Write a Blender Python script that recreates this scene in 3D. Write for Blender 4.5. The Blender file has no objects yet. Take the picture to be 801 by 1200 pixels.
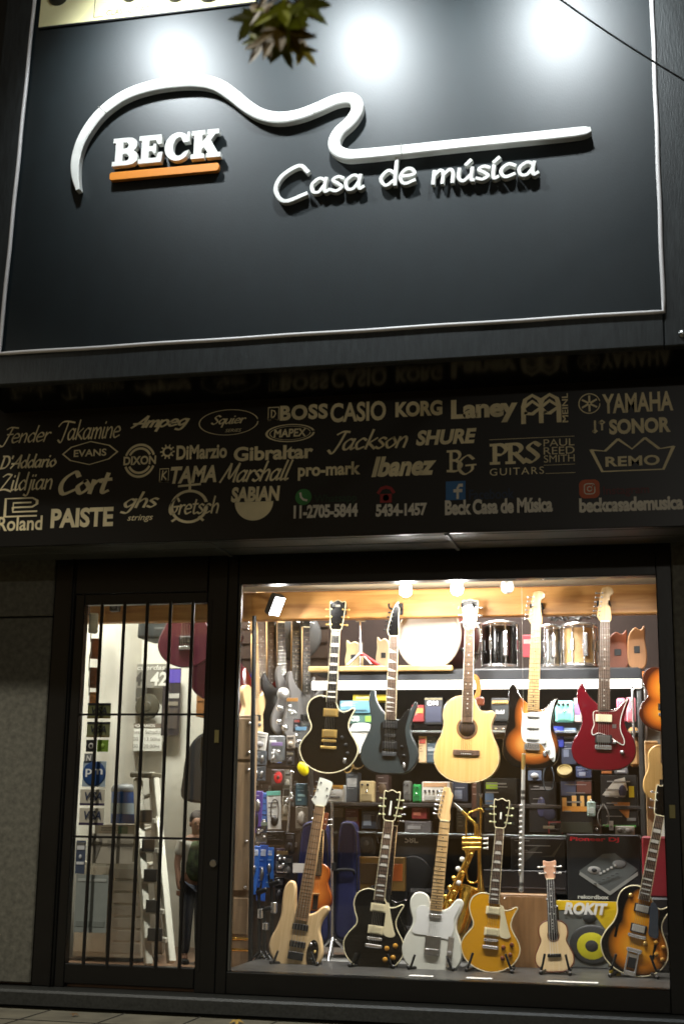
import bpy, bmesh, math, random
from mathutils import Vector, Matrix
SC = bpy.context.scene
COL = SC.collection
R = math.radians
random.seed(7)

# ------------------------------------------------------------------ camera
F_PX, PITCH, YAW, ROLL = 1619.5, R(12.5), R(13.0), R(.88)
CAM = Vector((0.0, -7.2, 0.98))
def _cam_axes():
    m = Matrix.Rotation(YAW, 3, 'Z') @ Matrix.Rotation(PITCH, 3, 'X') @ Matrix.Rotation(-ROLL, 3, 'Y')
    return m @ Vector((1, 0, 0)), m @ Vector((0, 0, 1)), m @ Vector((0, 1, 0))
RIGHT, UP, FWD = _cam_axes()
cam = bpy.data.cameras.new('camera')
cam.sensor_fit = 'VERTICAL'; cam.sensor_height = 36.0; cam.lens = F_PX * 36.0 / 1200.0
cam.clip_start = .05; cam.clip_end = 500
cam.dof.use_dof = True; cam.dof.focus_distance = 7.3; cam.dof.aperture_fstop = 3.2
camo = bpy.data.objects.new('camera', cam); COL.objects.link(camo)
camo.matrix_world = Matrix(((RIGHT.x, UP.x, -FWD.x, CAM.x), (RIGHT.y, UP.y, -FWD.y, CAM.y), (RIGHT.z, UP.z, -FWD.z, CAM.z), (0, 0, 0, 1)))
SC.camera = camo

# ------------------------------------------------------------------ world, exposure
w = bpy.data.worlds.new('World'); SC.world = w; w.use_nodes = True
wn = w.node_tree.nodes; wl = w.node_tree.links
sky = wn.new('ShaderNodeTexSky'); sky.sky_type = 'NISHITA'; sky.sun_disc = False
sky.sun_elevation = R(9.0); sky.sun_rotation = R(200)
wl.new(sky.outputs[0], wn['Background'].inputs[0]); wn['Background'].inputs[1].default_value = .0045
SC.view_settings.view_transform = 'Standard'; SC.view_settings.look = 'None'
SC.view_settings.exposure = 0.0; SC.view_settings.gamma = 1.0; SC.view_settings.use_curve_mapping = False
SC.render.engine = 'CYCLES'
SC.cycles.use_denoising = True
SC.cycles.max_bounces = 7; SC.cycles.diffuse_bounces = 3; SC.cycles.glossy_bounces = 3
SC.cycles.transparent_max_bounces = 14; SC.cycles.transmission_bounces = 4
SC.cycles.sample_clamp_indirect = 4.0; SC.cycles.caustics_reflective = False; SC.cycles.caustics_refractive = False
SC.cycles.filter_width = 1.7

# ------------------------------------------------------------------ pixel rays on real planes
def ray(px, py):
    return RIGHT * ((px - 400.5) / F_PX) + UP * (-(py - 600) / F_PX) + FWD
def at(px, py, Y):
    d = ray(px, py); return CAM + d * ((Y - CAM.y) / d.y)
def atx(px, py, X):
    d = ray(px, py); return CAM + d * ((X - CAM.x) / d.x)
def rect(x0, y0, x1, y1, Y):
    xc, yc = (x0 + x1) / 2, (y0 + y1) / 2
    return at(x0, yc, Y).x, at(x1, yc, Y).x, at(xc, y1, Y).z, at(xc, y0, Y).z     # X0 X1 Z0 Z1

# ------------------------------------------------------------------ materials
def lin(c):
    return tuple(((v / 255) / 12.92 if v / 255 <= .04045 else ((v / 255 + .055) / 1.055) ** 2.4) for v in c)
MATS = {}
def mat(name, col, rough=.5, metal=0.0, noise=None, bump=None, coat=0.0, emit=None, stretch=(1, 1, 1), spec=.5, rvar=0.0):
    """col: sRGB 0-255. noise=(scale, amount) mottles the colour, bump=(scale, strength), rvar varies the gloss"""
    if name in MATS: return MATS[name]
    m = bpy.data.materials.new(name); m.use_nodes = True
    nt = m.node_tree; b = nt.nodes['Principled BSDF']
    c = lin(col)
    b.inputs['Base Color'].default_value = (*c, 1); b.inputs['Roughness'].default_value = rough
    b.inputs['Metallic'].default_value = metal; b.inputs['Coat Weight'].default_value = coat
    b.inputs['Coat Roughness'].default_value = .06
    b.inputs['Specular IOR Level'].default_value = spec
    if emit:
        b.inputs['Emission Color'].default_value = (*lin(emit[0]), 1); b.inputs['Emission Strength'].default_value = emit[1]
    tc = None
    def coord():
        nonlocal tc
        if tc is None:
            t = nt.nodes.new('ShaderNodeTexCoord'); mp = nt.nodes.new('ShaderNodeMapping')
            mp.inputs['Scale'].default_value = stretch
            nt.links.new(t.outputs['Object'], mp.inputs[0]); tc = mp
        return tc.outputs[0]
    if noise:
        n = nt.nodes.new('ShaderNodeTexNoise'); n.inputs['Scale'].default_value = noise[0]; n.inputs['Detail'].default_value = 5
        nt.links.new(coord(), n.inputs['Vector'])
        r = nt.nodes.new('ShaderNodeMapRange'); r.inputs['From Min'].default_value = .3; r.inputs['From Max'].default_value = .7
        r.inputs['To Min'].default_value = 1 - noise[1]; r.inputs['To Max'].default_value = 1 + noise[1]
        nt.links.new(n.outputs['Fac'], r.inputs[0])
        v = nt.nodes.new('ShaderNodeVectorMath'); v.operation = 'SCALE'; v.inputs[0].default_value = c
        nt.links.new(r.outputs[0], v.inputs['Scale']); nt.links.new(v.outputs[0], b.inputs['Base Color'])
        if rvar:
            q = nt.nodes.new('ShaderNodeMapRange'); q.inputs['To Min'].default_value = rough - rvar; q.inputs['To Max'].default_value = rough + rvar
            nt.links.new(n.outputs['Fac'], q.inputs[0]); nt.links.new(q.outputs[0], b.inputs['Roughness'])
    if bump:
        n = nt.nodes.new('ShaderNodeTexNoise'); n.inputs['Scale'].default_value = bump[0]; n.inputs['Detail'].default_value = 4
        nt.links.new(coord(), n.inputs['Vector'])
        bm_ = nt.nodes.new('ShaderNodeBump'); bm_.inputs['Strength'].default_value = bump[1]; bm_.inputs['Distance'].default_value = .0045
        nt.links.new(n.outputs['Fac'], bm_.inputs['Height']); nt.links.new(bm_.outputs[0], b.inputs['Normal'])
    MATS[name] = m; return m
def glass_mat(name, tint=(255, 255, 255), haze=.022):
    if name in MATS: return MATS[name]
    m = bpy.data.materials.new(name); m.use_nodes = True; nt = m.node_tree; nt.nodes.clear()
    o = nt.nodes.new('ShaderNodeOutputMaterial'); tr = nt.nodes.new('ShaderNodeBsdfTransparent'); tr.inputs[0].default_value = (*lin(tint), 1)
    gl = nt.nodes.new('ShaderNodeBsdfGlossy'); gl.inputs['Roughness'].default_value = .01
    fr = nt.nodes.new('ShaderNodeFresnel'); fr.inputs[0].default_value = 1.45
    mx = nt.nodes.new('ShaderNodeMixShader'); nt.links.new(fr.outputs[0], mx.inputs[0]); nt.links.new(tr.outputs[0], mx.inputs[1]); nt.links.new(gl.outputs[0], mx.inputs[2])
    df = nt.nodes.new('ShaderNodeBsdfDiffuse'); df.inputs[0].default_value = (.75, .75, .72, 1)  # diffuse dust film, also raised as a veil that lifts the dark interior
    n = nt.nodes.new('ShaderNodeTexNoise'); n.inputs['Scale'].default_value = 3; n.inputs['Detail'].default_value = 6
    t = nt.nodes.new('ShaderNodeTexCoord'); nt.links.new(t.outputs['Object'], n.inputs['Vector'])
    r = nt.nodes.new('ShaderNodeMapRange'); r.inputs['From Min'].default_value = .4; r.inputs['From Max'].default_value = .75; r.inputs['To Min'].default_value = 0; r.inputs['To Max'].default_value = haze * 2
    nt.links.new(n.outputs['Fac'], r.inputs[0])
    m2 = nt.nodes.new('ShaderNodeMixShader'); nt.links.new(r.outputs[0], m2.inputs[0]); nt.links.new(mx.outputs[0], m2.inputs[1]); nt.links.new(df.outputs[0], m2.inputs[2])
    nt.links.new(m2.outputs[0], o.inputs[0]); MATS[name] = m; return m
def wood(name, a, b, scale=6, stretch=(1, 8, 8), rough=.45, coat=0.0, knots=False):
    if name in MATS: return MATS[name]
    m = mat(name, a, rough, coat=coat); nt = m.node_tree; bs = nt.nodes['Principled BSDF']
    t = nt.nodes.new('ShaderNodeTexCoord'); mp = nt.nodes.new('ShaderNodeMapping'); mp.inputs['Scale'].default_value = stretch
    nt.links.new(t.outputs['Object'], mp.inputs[0])
    n = nt.nodes.new('ShaderNodeTexNoise'); n.inputs['Scale'].default_value = scale; n.inputs['Detail'].default_value = 6; n.inputs['Distortion'].default_value = .6
    nt.links.new(mp.outputs[0], n.inputs['Vector'])
    cr = nt.nodes.new('ShaderNodeValToRGB'); cr.color_ramp.elements[0].position = .32; cr.color_ramp.elements[1].position = .68
    cr.color_ramp.elements[0].color = (*lin(a), 1); cr.color_ramp.elements[1].color = (*lin(b), 1)
    nt.links.new(n.outputs['Fac'], cr.inputs[0]); last = cr.outputs[0]
    if knots:
        vo = nt.nodes.new('ShaderNodeTexVoronoi'); vo.inputs['Scale'].default_value = 3.1
        m3 = nt.nodes.new('ShaderNodeMapping'); m3.inputs['Scale'].default_value = (.8, 1.5, 2.0); nt.links.new(t.outputs['Object'], m3.inputs[0]); nt.links.new(m3.outputs[0], vo.inputs['Vector'])
        r2 = nt.nodes.new('ShaderNodeMapRange'); r2.inputs['From Min'].default_value = .05; r2.inputs['From Max'].default_value = .16; r2.inputs['To Min'].default_value = .75; r2.inputs['To Max'].default_value = 0
        nt.links.new(vo.outputs['Distance'], r2.inputs[0])
        mx = nt.nodes.new('ShaderNodeMixRGB'); mx.inputs[2].default_value = (*lin((96, 52, 24)), 1)
        nt.links.new(r2.outputs[0], mx.inputs[0]); nt.links.new(last, mx.inputs[1]); last = mx.outputs[0]
    nt.links.new(last, bs.inputs['Base Color']); return m
def burst(name, inner, mid, outer, c1, r1, c2, r2, rough=.18):
    """a sunburst finish: two soft ellipses (upper and lower bout) in the body's own coordinates"""
    if name in MATS: return MATS[name]
    m = mat(name, inner, rough, coat=.6); nt = m.node_tree; bs = nt.nodes['Principled BSDF']
    t = nt.nodes.new('ShaderNodeTexCoord'); ds = []
    for c, r in ((c1, r1), (c2, r2)):
        mp = nt.nodes.new('ShaderNodeMapping'); mp.vector_type = 'POINT'
        mp.inputs['Location'].default_value = (-c[0] / r[0], -c[1] / r[1], 0); mp.inputs['Scale'].default_value = (1 / r[0], 1 / r[1], 0)
        nt.links.new(t.outputs['Object'], mp.inputs[0])
        l = nt.nodes.new('ShaderNodeVectorMath'); l.operation = 'LENGTH'; nt.links.new(mp.outputs[0], l.inputs[0]); ds.append(l.outputs['Value'])
    mn = nt.nodes.new('ShaderNodeMath'); mn.operation = 'SMOOTH_MIN'; mn.inputs[2].default_value = .3
    nt.links.new(ds[0], mn.inputs[0]); nt.links.new(ds[1], mn.inputs[1])
    cr = nt.nodes.new('ShaderNodeValToRGB'); e = cr.color_ramp.elements
    e[0].position = .25; e[0].color = (*lin(inner), 1); e[1].position = 1.0; e[1].color = (*lin(outer), 1)
    k = cr.color_ramp.elements.new(.68); k.color = (*lin(mid), 1)
    nt.links.new(mn.outputs[0], cr.inputs[0]); nt.links.new(cr.outputs[0], bs.inputs['Base Color']); return m

# ------------------------------------------------------------------ objects, labels
def tag(o, label=None, cat=None, group=None, kind=None):
    if label: o['label'] = label
    if cat: o['category'] = cat
    if group: o['group'] = group
    if kind: o['kind'] = kind
    return o
def thing(name, label, cat, loc=(0, 0, 0), group=None, matrix=None):
    o = bpy.data.objects.new(name, None); COL.objects.link(o); o.empty_display_size = .05
    if matrix is not None: o.matrix_world = matrix
    else: o.location = loc
    return tag(o, label, cat, group)
def copy_tree(o, parent=None):
    c = o.copy(); COL.objects.link(c); c.parent = parent
    for ch in list(o.children): copy_tree(ch, c)
    return c
class MB:
    def __init__(s): s.v = []; s.f = []; s.mi = []; s.sm = []
    def add(s, vs, fs, mi=0, smooth=False):
        n = len(s.v); s.v += [tuple(v) for v in vs]
        for f in fs: s.f.append(tuple(i + n for i in f)); s.mi.append(mi); s.sm.append(smooth)
        return s
    def box(s, c, d, b=0.0, mi=0, m=None):
        """bevelled box: centre c, full size d, chamfer b, optional 3x3/4x4 matrix about the centre"""
        hx, hy, hz = d[0] / 2, d[1] / 2, d[2] / 2; b = min(b, hx * .49, hy * .49, hz * .49)
        vs = []; fs = []
        if b <= 0:
            vs = [(x, y, z) for x in (-hx, hx) for y in (-hy, hy) for z in (-hz, hz)]
            fs = [(0, 1, 3, 2), (4, 6, 7, 5), (0, 4, 5, 1), (2, 3, 7, 6), (0, 2, 6, 4), (1, 5, 7, 3)]
        else:
            idx = {}
            for sx in (-1, 1):
                for sy in (-1, 1):
                    for sz in (-1, 1):
                        for a in range(3):
                            p = [sx * (hx - b), sy * (hy - b), sz * (hz - b)]; p[a] = (sx * hx, sy * hy, sz * hz)[a]
                            idx[sx, sy, sz, a] = len(vs); vs.append(tuple(p))
            g = lambda a, b_, c_, ax: idx[a, b_, c_, ax]
            for q in (-1, 1):
                fs.append([g(q, -1, -1, 0), g(q, 1, -1, 0), g(q, 1, 1, 0), g(q, -1, 1, 0)][::q])
                fs.append([g(-1, q, -1, 1), g(-1, q, 1, 1), g(1, q, 1, 1), g(1, q, -1, 1)][::q])
                fs.append([g(-1, -1, q, 2), g(1, -1, q, 2), g(1, 1, q, 2), g(-1, 1, q, 2)][::q])
            for p in (-1, 1):
                for q in (-1, 1):
                    fs.append([g(-1, p, q, 1), g(1, p, q, 1), g(1, p, q, 2), g(-1, p, q, 2)])
                    fs.append([g(p, -1, q, 0), g(p, 1, q, 0), g(p, 1, q, 2), g(p, -1, q, 2)])
                    fs.append([g(p, q, -1, 0), g(p, q, 1, 0), g(p, q, 1, 1), g(p, q, -1, 1)])
                    for r_ in (-1, 1): fs.append([g(p, q, r_, 0), g(p, q, r_, 1), g(p, q, r_, 2)])
        M_ = m if m is not None else Matrix.Identity(3)
        c = Vector(c); return s.add([c + M_ @ Vector(v) for v in vs], fs, mi)
    def tube(s, pts, r, n=8, mi=0, closed=False, caps=True):
        pts = [Vector(p) for p in pts]; k = len(pts); rs = r if isinstance(r, (list, tuple)) else [r] * k
        vs = []; fs = []; prev = None
        for i, p in enumerate(pts):
            a = pts[(i - 1) % k] if (closed or i > 0) else p; b = pts[(i + 1) % k] if (closed or i < k - 1) else p
            t = (b - a).normalized()
            if prev is None:
                u = t.cross(Vector((0, 0, 1)))
                if u.length < .1: u = t.cross(Vector((0, 1, 0)))
                u.normalize()
            else:
                u = prev - t * prev.dot(t)
                u = u.normalized() if u.length > 1e-6 else t.orthogonal().normalized()
            prev = u; w_ = t.cross(u)
            for j in range(n):
                an = 2 * math.pi * j / n; vs.append(p + (u * math.cos(an) + w_ * math.sin(an)) * rs[i])
        for i in range(k if closed else k - 1):
            for j in range(n):
                a = i * n + j; b = i * n + (j + 1) % n; i2 = (i + 1) % k
                fs.append((a, b, i2 * n + (j + 1) % n, i2 * n + j))
        s.add(vs, fs, mi, True)
        if caps and not closed:
            s.add(vs[:n], [tuple(range(n))[::-1]], mi); s.add(vs[-n:], [tuple(range(n))], mi)
        return s
    def lathe(s, prof, axis_o, axis_d, n=20, mi=0, smooth=True):
        """prof: (radius, height) pairs along axis_d from axis_o"""
        d = Vector(axis_d).normalized(); u = d.orthogonal().normalized(); w_ = d.cross(u); o = Vector(axis_o)
        vs = []; fs = []
        for r, h in prof:
            for j in range(n):
                an = 2 * math.pi * j / n; vs.append(o + d * h + (u * math.cos(an) + w_ * math.sin(an)) * max(r, 1e-5))
        for i in range(len(prof) - 1):
            for j in range(n): fs.append((i * n + j, i * n + (j + 1) % n, (i + 1) * n + (j + 1) % n, (i + 1) * n + j))
        return s.add(vs, fs, mi, smooth)
    def cyl(s, a, b, r, n=14, mi=0, ch=0.0):
        a = Vector(a); b = Vector(b); L = (b - a).length; ch = min(ch, L * .3, r * .4)
        s.lathe([(0, 0), (r - ch, 0)], a, b - a, n, mi, False)
        if ch: s.lathe([(r - ch, 0), (r, ch)], a, b - a, n, mi, False)
        s.lathe([(r, ch), (r, L - ch)], a, b - a, n, mi, True)
        if ch: s.lathe([(r, L - ch), (r - ch, L)], a, b - a, n, mi, False)
        s.lathe([(r - ch, L), (0, L)], a, b - a, n, mi, False); return s
    def ball(s, c, r, n=12, mi=0):
        rx, ry, rz = r if isinstance(r, (tuple, list)) else (r, r, r); c = Vector(c)
        vs = []; fs = []; h = n // 2
        for i in range(h + 1):
            th = math.pi * i / h
            for j in range(n):
                ph = 2 * math.pi * j / n
                vs.append(c + Vector((rx * math.sin(th) * math.cos(ph), ry * math.sin(th) * math.sin(ph), rz * math.cos(th))))
        for i in range(h):
            for j in range(n): fs.append((i * n + j, (i + 1) * n + j, (i + 1) * n + (j + 1) % n, i * n + (j + 1) % n))
        return s.add(vs, fs, mi, True)
    def prism(s, pts, z0, z1, bev=0.0, mi=0, smooth=True, frame=None):
        """outline (counter-clockwise x,y) extruded z0..z1 with a chamfered edge on both faces; frame: 4x4 to place it"""
        area = sum(a[0] * b[1] - b[0] * a[1] for a, b in zip(pts, pts[1:] + pts[:1]))
        if area < 0: pts = pts[::-1]
        n = len(pts); P = [Vector((p[0], p[1])) for p in pts]
        def inset(d):
            out = []
            for i in range(n):
                t = (P[(i + 1) % n] - P[i - 1]);
                if t.length < 1e-9: t = Vector((1, 0))
                t.normalize(); out.append(P[i] + Vector((-t.y, t.x)) * d)
            return out
        rings = [(P, z0), (P, z1)] if not bev else [(inset(bev), z0), (inset(bev * .3), z0 + bev * .3), (P, z0 + bev), (P, z1 - bev), (inset(bev * .3), z1 - bev * .3), (inset(bev), z1)]
        fr = frame or Matrix.Identity(4)
        vs = []; fs = []
        for ring, z in rings: vs += [fr @ Vector((q.x, q.y, z)) for q in ring]
        for k in range(len(rings) - 1):
            for i in range(n): fs.append((k * n + i, k * n + (i + 1) % n, (k + 1) * n + (i + 1) % n, (k + 1) * n + i))
        s.add(vs, fs, mi, smooth)
        from mathutils.geometry import tessellate_polygon
        for ring, z, flip in ((rings[0][0], rings[0][1], True), (rings[-1][0], rings[-1][1], False)):
            tri = tessellate_polygon([[Vector((q.x, q.y, 0)) for q in ring]])
            out = []
            for a, b, c in tri:
                cr = (ring[b] - ring[a]).cross(ring[c] - ring[a]) if hasattr(ring[a], 'cross') else 0
                f = (a, b, c) if (cr > 0) != flip else (c, b, a)
                out.append(f)
            s.add([fr @ Vector((q.x, q.y, z)) for q in ring], out, mi, False)
        return s
    def build(s, name, mats, parent=None, world=False, label=None):
        me = bpy.data.meshes.new(name)
        vs = s.v
        if world and parent is not None:
            inv = parent.matrix_world.inverted() if parent.matrix_world != Matrix.Identity(4) else Matrix.Translation(-Vector(parent.location))
            if parent.parent: inv = Matrix.Translation(-Vector(parent.parent.location))
            vs = [tuple(inv @ Vector(v)) for v in vs]
        me.from_pydata(vs, [], s.f)
        mats = mats if isinstance(mats, (list, tuple)) else [mats]
        for m in mats: me.materials.append(m)
        me.polygons.foreach_set('material_index', s.mi); me.polygons.foreach_set('use_smooth', s.sm)
        me.update()
        o = bpy.data.objects.new(name, me); COL.objects.link(o)
        if parent is not None: o.parent = parent
        if label: o['label'] = label
        return o
def wbox(name, x0, x1, y0, y1, z0, z1, m, b=.004, parent=None, kind=None):
    """world-space box as one object; origin at its base centre when top-level"""
    c = Vector(((x0 + x1) / 2, (y0 + y1) / 2, z0))
    mb = MB()
    if parent is None:
        mb.box((0, 0, (z1 - z0) / 2), (x1 - x0, y1 - y0, z1 - z0), b); o = mb.build(name, m); o.location = c
    else:
        mb.box((c.x, c.y, (z0 + z1) / 2), (x1 - x0, y1 - y0, z1 - z0), b); o = mb.build(name, m, parent, world=True)
    if kind: o['kind'] = kind
    return o
def smooth_path(pts, sub=6, closed=False):
    P = [Vector(p) for p in pts]; n = len(P); out = []
    if n < 3 and not closed: return P
    for i in range(n if closed else n - 1):
        p1, p2 = P[i], P[(i + 1) % n]
        p0 = P[i - 1] if (closed or i > 0) else p1 * 2 - p2
        p3 = P[(i + 2) % n] if (closed or i < n - 2) else p2 * 2 - p1
        for k in range(sub):
            t = k / sub
            out.append(.5 * ((2 * p1) + (p2 - p0) * t + (2 * p0 - 5 * p1 + 4 * p2 - p3) * t * t + (3 * p1 - p0 - 3 * p2 + p3) * t ** 3))
    if not closed: out.append(P[-1])
    return out
def oval(cx, cy, rx, ry, n=24, a0=0, a1=360):
    full = abs(a1 - a0) >= 360
    return [(cx + rx * math.cos(R(a0 + (a1 - a0) * i / (n if full else n - 1))), cy + ry * math.sin(R(a0 + (a1 - a0) * i / (n if full else n - 1)))) for i in range(n)]
def rrect(x0, y0, x1, y1, r, n=4):
    o = []
    for cx, cy, a in ((x1 - r, y1 - r, 0), (x0 + r, y1 - r, 90), (x0 + r, y0 + r, 180), (x1 - r, y0 + r, 270)):
        for i in range(n + 1): o.append((cx + r * math.cos(R(a + 90 * i / n)), cy + r * math.sin(R(a + 90 * i / n))))
    return o

# ------------------------------------------------------------------ lettering
def font_mesh(txt, bold=0.0, shear=0.0, extrude=0.0, spacing=1.0, bevel=0.0, res=4):
    cu = bpy.data.curves.new('lettering', 'FONT'); cu.body = txt; cu.offset = bold; cu.shear = shear
    cu.extrude = extrude; cu.space_character = spacing; cu.resolution_u = res; cu.bevel_depth = bevel; cu.bevel_resolution = 1
    o = bpy.data.objects.new('lettering', cu); COL.objects.link(o)
    dg = bpy.context.evaluated_depsgraph_get(); me = bpy.data.meshes.new_from_object(o.evaluated_get(dg))
    vs = [tuple(v.co) for v in me.vertices]; fs = [tuple(p.vertices) for p in me.polygons]
    bpy.data.objects.remove(o); bpy.data.curves.remove(cu); bpy.data.meshes.remove(me)
    return vs, fs
GL = {
 'a': (1.0, [[(.72,.86),(.42,1.0),(.1,.62),(.18,.1),(.48,.05),(.74,.55)], [(.78,1.0),(.73,.4),(.8,.02),(1.0,.15)]]),
 'b': (.9, [[(.1,1.8),(.1,.9),(.12,.02)], [(.12,.6),(.45,1.0),(.8,.6),(.55,.02),(.12,.05)]]),
 'c': (.86, [[(.72,.85),(.4,1.0),(.08,.55),(.3,.02),(.75,.2)]]),
 'd': (.95, [[(.72,.8),(.4,1.0),(.08,.5),(.35,.0),(.72,.3)], [(.78,1.8),(.76,.9),(.8,.0)]]),
 'e': (.88, [[(.1,.5),(.72,.6),(.6,.95),(.3,.97),(.07,.5),(.3,.02),(.8,.2)]]),
 'f': (.65, [[(.7,1.7),(.42,1.7),(.3,1.2),(.25,0),(.1,-.5)], [(.05,1),(.6,1.05)]]),
 'g': (.95, [[(.72,.85),(.4,1),(.08,.55),(.35,.08),(.72,.45)], [(.78,1),(.75,.0),(.55,-.6),(.1,-.5)]]),
 'h': (.9, [[(.12,1.8),(.1,.9),(.1,0)], [(.1,.55),(.45,1),(.7,.75),(.7,0)]]),
 'i': (.42, [[(.15,1),(.13,.4),(.2,.0),(.4,.1)], [(.16,1.38),(.2,1.5)]]),
 'j': (.5, [[(.35,1),(.33,0),(.2,-.6),(-.15,-.5)], [(.36,1.38),(.4,1.5)]]),
 'k': (.82, [[(.12,1.8),(.1,0)], [(.7,1),(.15,.5)], [(.2,.52),(.8,0)]]),
 'l': (.42, [[(.15,1.8),(.12,.5),(.2,0),(.42,.1)]]),
 'm': (1.22, [[(.1,1),(.1,0)], [(.1,.6),(.38,1),(.55,.75),(.55,0)], [(.55,.6),(.85,1),(1.02,.75),(1.04,0)]]),
 'n': (.88, [[(.1,1),(.1,0)], [(.1,.55),(.45,1),(.68,.75),(.7,0)]]),
 'o': (.9, [[(.45,1),(.08,.55),(.4,.0),(.8,.45),(.45,1)]]),
 'p': (.9, [[(.1,1),(.1,-.7)], [(.1,.6),(.45,1),(.8,.55),(.5,0),(.1,.15)]]),
 'q': (.92, [[(.72,.85),(.4,1),(.08,.5),(.35,.0),(.72,.4)], [(.78,1),(.75,-.7)]]),
 'r': (.62, [[(.1,1),(.1,0)], [(.1,.55),(.35,.95),(.6,.92)]]),
 's': (.7, [[(.62,.88),(.35,1),(.12,.78),(.4,.52),(.6,.25),(.35,0),(.05,.12)]]),
 't': (.62, [[(.25,1.5),(.22,.3),(.35,0),(.6,.12)], [(0,1.02),(.55,1.05)]]),
 'u': (.92, [[(.1,1),(.1,.3),(.35,0),(.68,.45)], [(.72,1),(.72,.1),(.85,0)]]),
 'z': (.78, [[(.08,.98),(.65,1)], [(.65,1),(.08,.02)], [(.08,.02),(.7,.02)]]),
 'F': (1.0, [[(.1,1.55),(.5,1.75),(1.3,1.65)], [(.7,1.7),(.55,.8),(.3,-.3),(-.1,-.25)], [(.35,.95),(.95,.98)]]),
 'T': (1.0, [[(-.3,1.3),(.0,1.65),(.5,1.75),(1.5,1.6)], [(.75,1.7),(.6,.6),(.4,-.2),(.0,.0)]]),
 'A': (1.25, [[(.0,0),(.5,.8),(.95,1.75)], [(.95,1.75),(1.0,.9),(1.05,0)], [(.0,.6),(1.3,.62)]]),
 'S': (1.05, [[(.95,1.5),(.6,1.75),(.25,1.35),(.6,.9),(.85,.45),(.45,0),(.05,.25)]]),
 'J': (1.0, [[(.2,1.5),(.6,1.75),(1.1,1.7)], [(.8,1.7),(.65,.5),(.4,-.3),(.0,.0)]]),
 'D': (1.25, [[(.25,1.7),(.2,0)], [(.05,1.7),(.8,1.6),(1.1,.9),(.8,.15),(.05,0)]]),
 'Z': (1.2, [[(.1,1.45),(.5,1.7),(1.0,1.6)], [(1.0,1.6),(.1,.05)], [(.1,.05),(.6,.12),(1.3,-.1)]]),
 'C': (1.15, [[(1.05,1.4),(.75,1.75),(.25,1.3),(.12,.6),(.45,.0),(1.1,.3)]]),
 'M': (1.35, [[(-.1,0),(.15,1.0),(.3,1.7)], [(.3,1.7),(.65,.3),(1.1,1.7)], [(1.1,1.7),(1.12,.8),(1.2,0)]]),
 'G': (1.25, [[(1.05,1.4),(.7,1.75),(.2,1.2),(.15,.5),(.5,0),(.95,.35),(1.0,.8)], [(.6,.8),(1.2,.85)]]),
 'I': (.6, [[(.3,1.7),(.3,0)], [(.02,1.68),(.58,1.68)], [(.02,.03),(.58,.03)]]),
 'P': (1.0, [[(.25,1.7),(.25,0)], [(.0,1.68),(.7,1.66),(.98,1.25),(.7,.8),(.27,.8)], [(.0,.02),(.5,.02)]]),
 'R': (1.15, [[(.25,1.7),(.25,0)], [(.0,1.68),(.7,1.66),(.95,1.27),(.7,.85),(.27,.85)], [(.55,.85),(1.15,.0)], [(.0,.02),(.5,.02)]]),
 'B': (1.1, [[(.25,1.7),(.25,0)], [(.0,1.68),(.7,1.66),(.9,1.3),(.65,.92),(.27,.92)], [(.6,.92),(1.02,.5),(.7,.02),(.0,.02)]]),
 ' ': (.55, []), "'": (.3, [[(.15,1.7),(.1,1.35)]]), '-': (.5, [[(.05,.5),(.45,.5)]]),
 '´u': (.92, [[(.1,1),(.1,.3),(.35,0),(.68,.45)], [(.72,1),(.72,.1),(.85,0)], [(.4,1.25),(.62,1.6)]]),
 '´i': (.42, [[(.15,1),(.13,.4),(.2,.0),(.4,.1)], [(.12,1.25),(.36,1.6)]]),
}
def pen(path, w, contrast=.6, nib=35, lift=0.0):
    """a pen stroke: ribbon along the path, broad across the nib and thin along it"""
    P = [Vector((p[0], p[1])) for p in path]; n = len(P); vs = []; fs = []
    nb = Vector((math.cos(R(nib)), math.sin(R(nib))))
    for i in range(n):
        t = P[min(i + 1, n - 1)] - P[max(i - 1, 0)]
        if t.length < 1e-9: t = Vector((1, 0))
        t.normalize(); no = Vector((-t.y, t.x))
        h = w / 2 * ((1 - contrast) + contrast * abs(t.x * nb.y - t.y * nb.x))
        p = P[i] + (t * (-w * .25 if i == 0 else w * .25 if i == n - 1 else 0))
        vs += [(p.x + no.x * h, p.y + no.y * h, lift), (p.x - no.x * h, p.y - no.y * h, lift)]
    for i in range(n - 1): fs.append((2 * i + 1, 2 * i + 3, 2 * i + 2, 2 * i))
    return vs, fs
def script_paths(txt, slant=.2, gap=0.0, big=None):
    x = 0.0; out = []; i = 0
    while i < len(txt):
        ch = txt[i]
        if ch == '´': ch = txt[i:i + 2]; i += 1
        i += 1
        adv, st = GL[ch]
        for s_ in st:
            q = [(p[0] + x + slant * p[1], p[1], 0) for p in s_]
            out.append([(v.x, v.y) for v in smooth_path(q, 5)])
        x += adv + gap
    return out
def script_mesh(txt, w=.2, slant=.2, contrast=.6, nib=35, gap=0.0):
    vs, fs = [], []
    for k, p in enumerate(script_paths(txt, slant, gap)):
        a, b = pen(p, w, contrast, nib, lift=.012 * k); n = len(vs); vs += a; fs += [tuple(i + n for i in f) for f in b]
    return vs, fs
def strokes(paths, w, contrast=0.0, closed=False):
    vs, fs = [], []
    for k, p in enumerate(paths):
        a, b = pen(list(p), w, contrast, 35, lift=.012 * k); n = len(vs); vs += a; fs += [tuple(i + n for i in f) for f in b]
    return vs, fs
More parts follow.
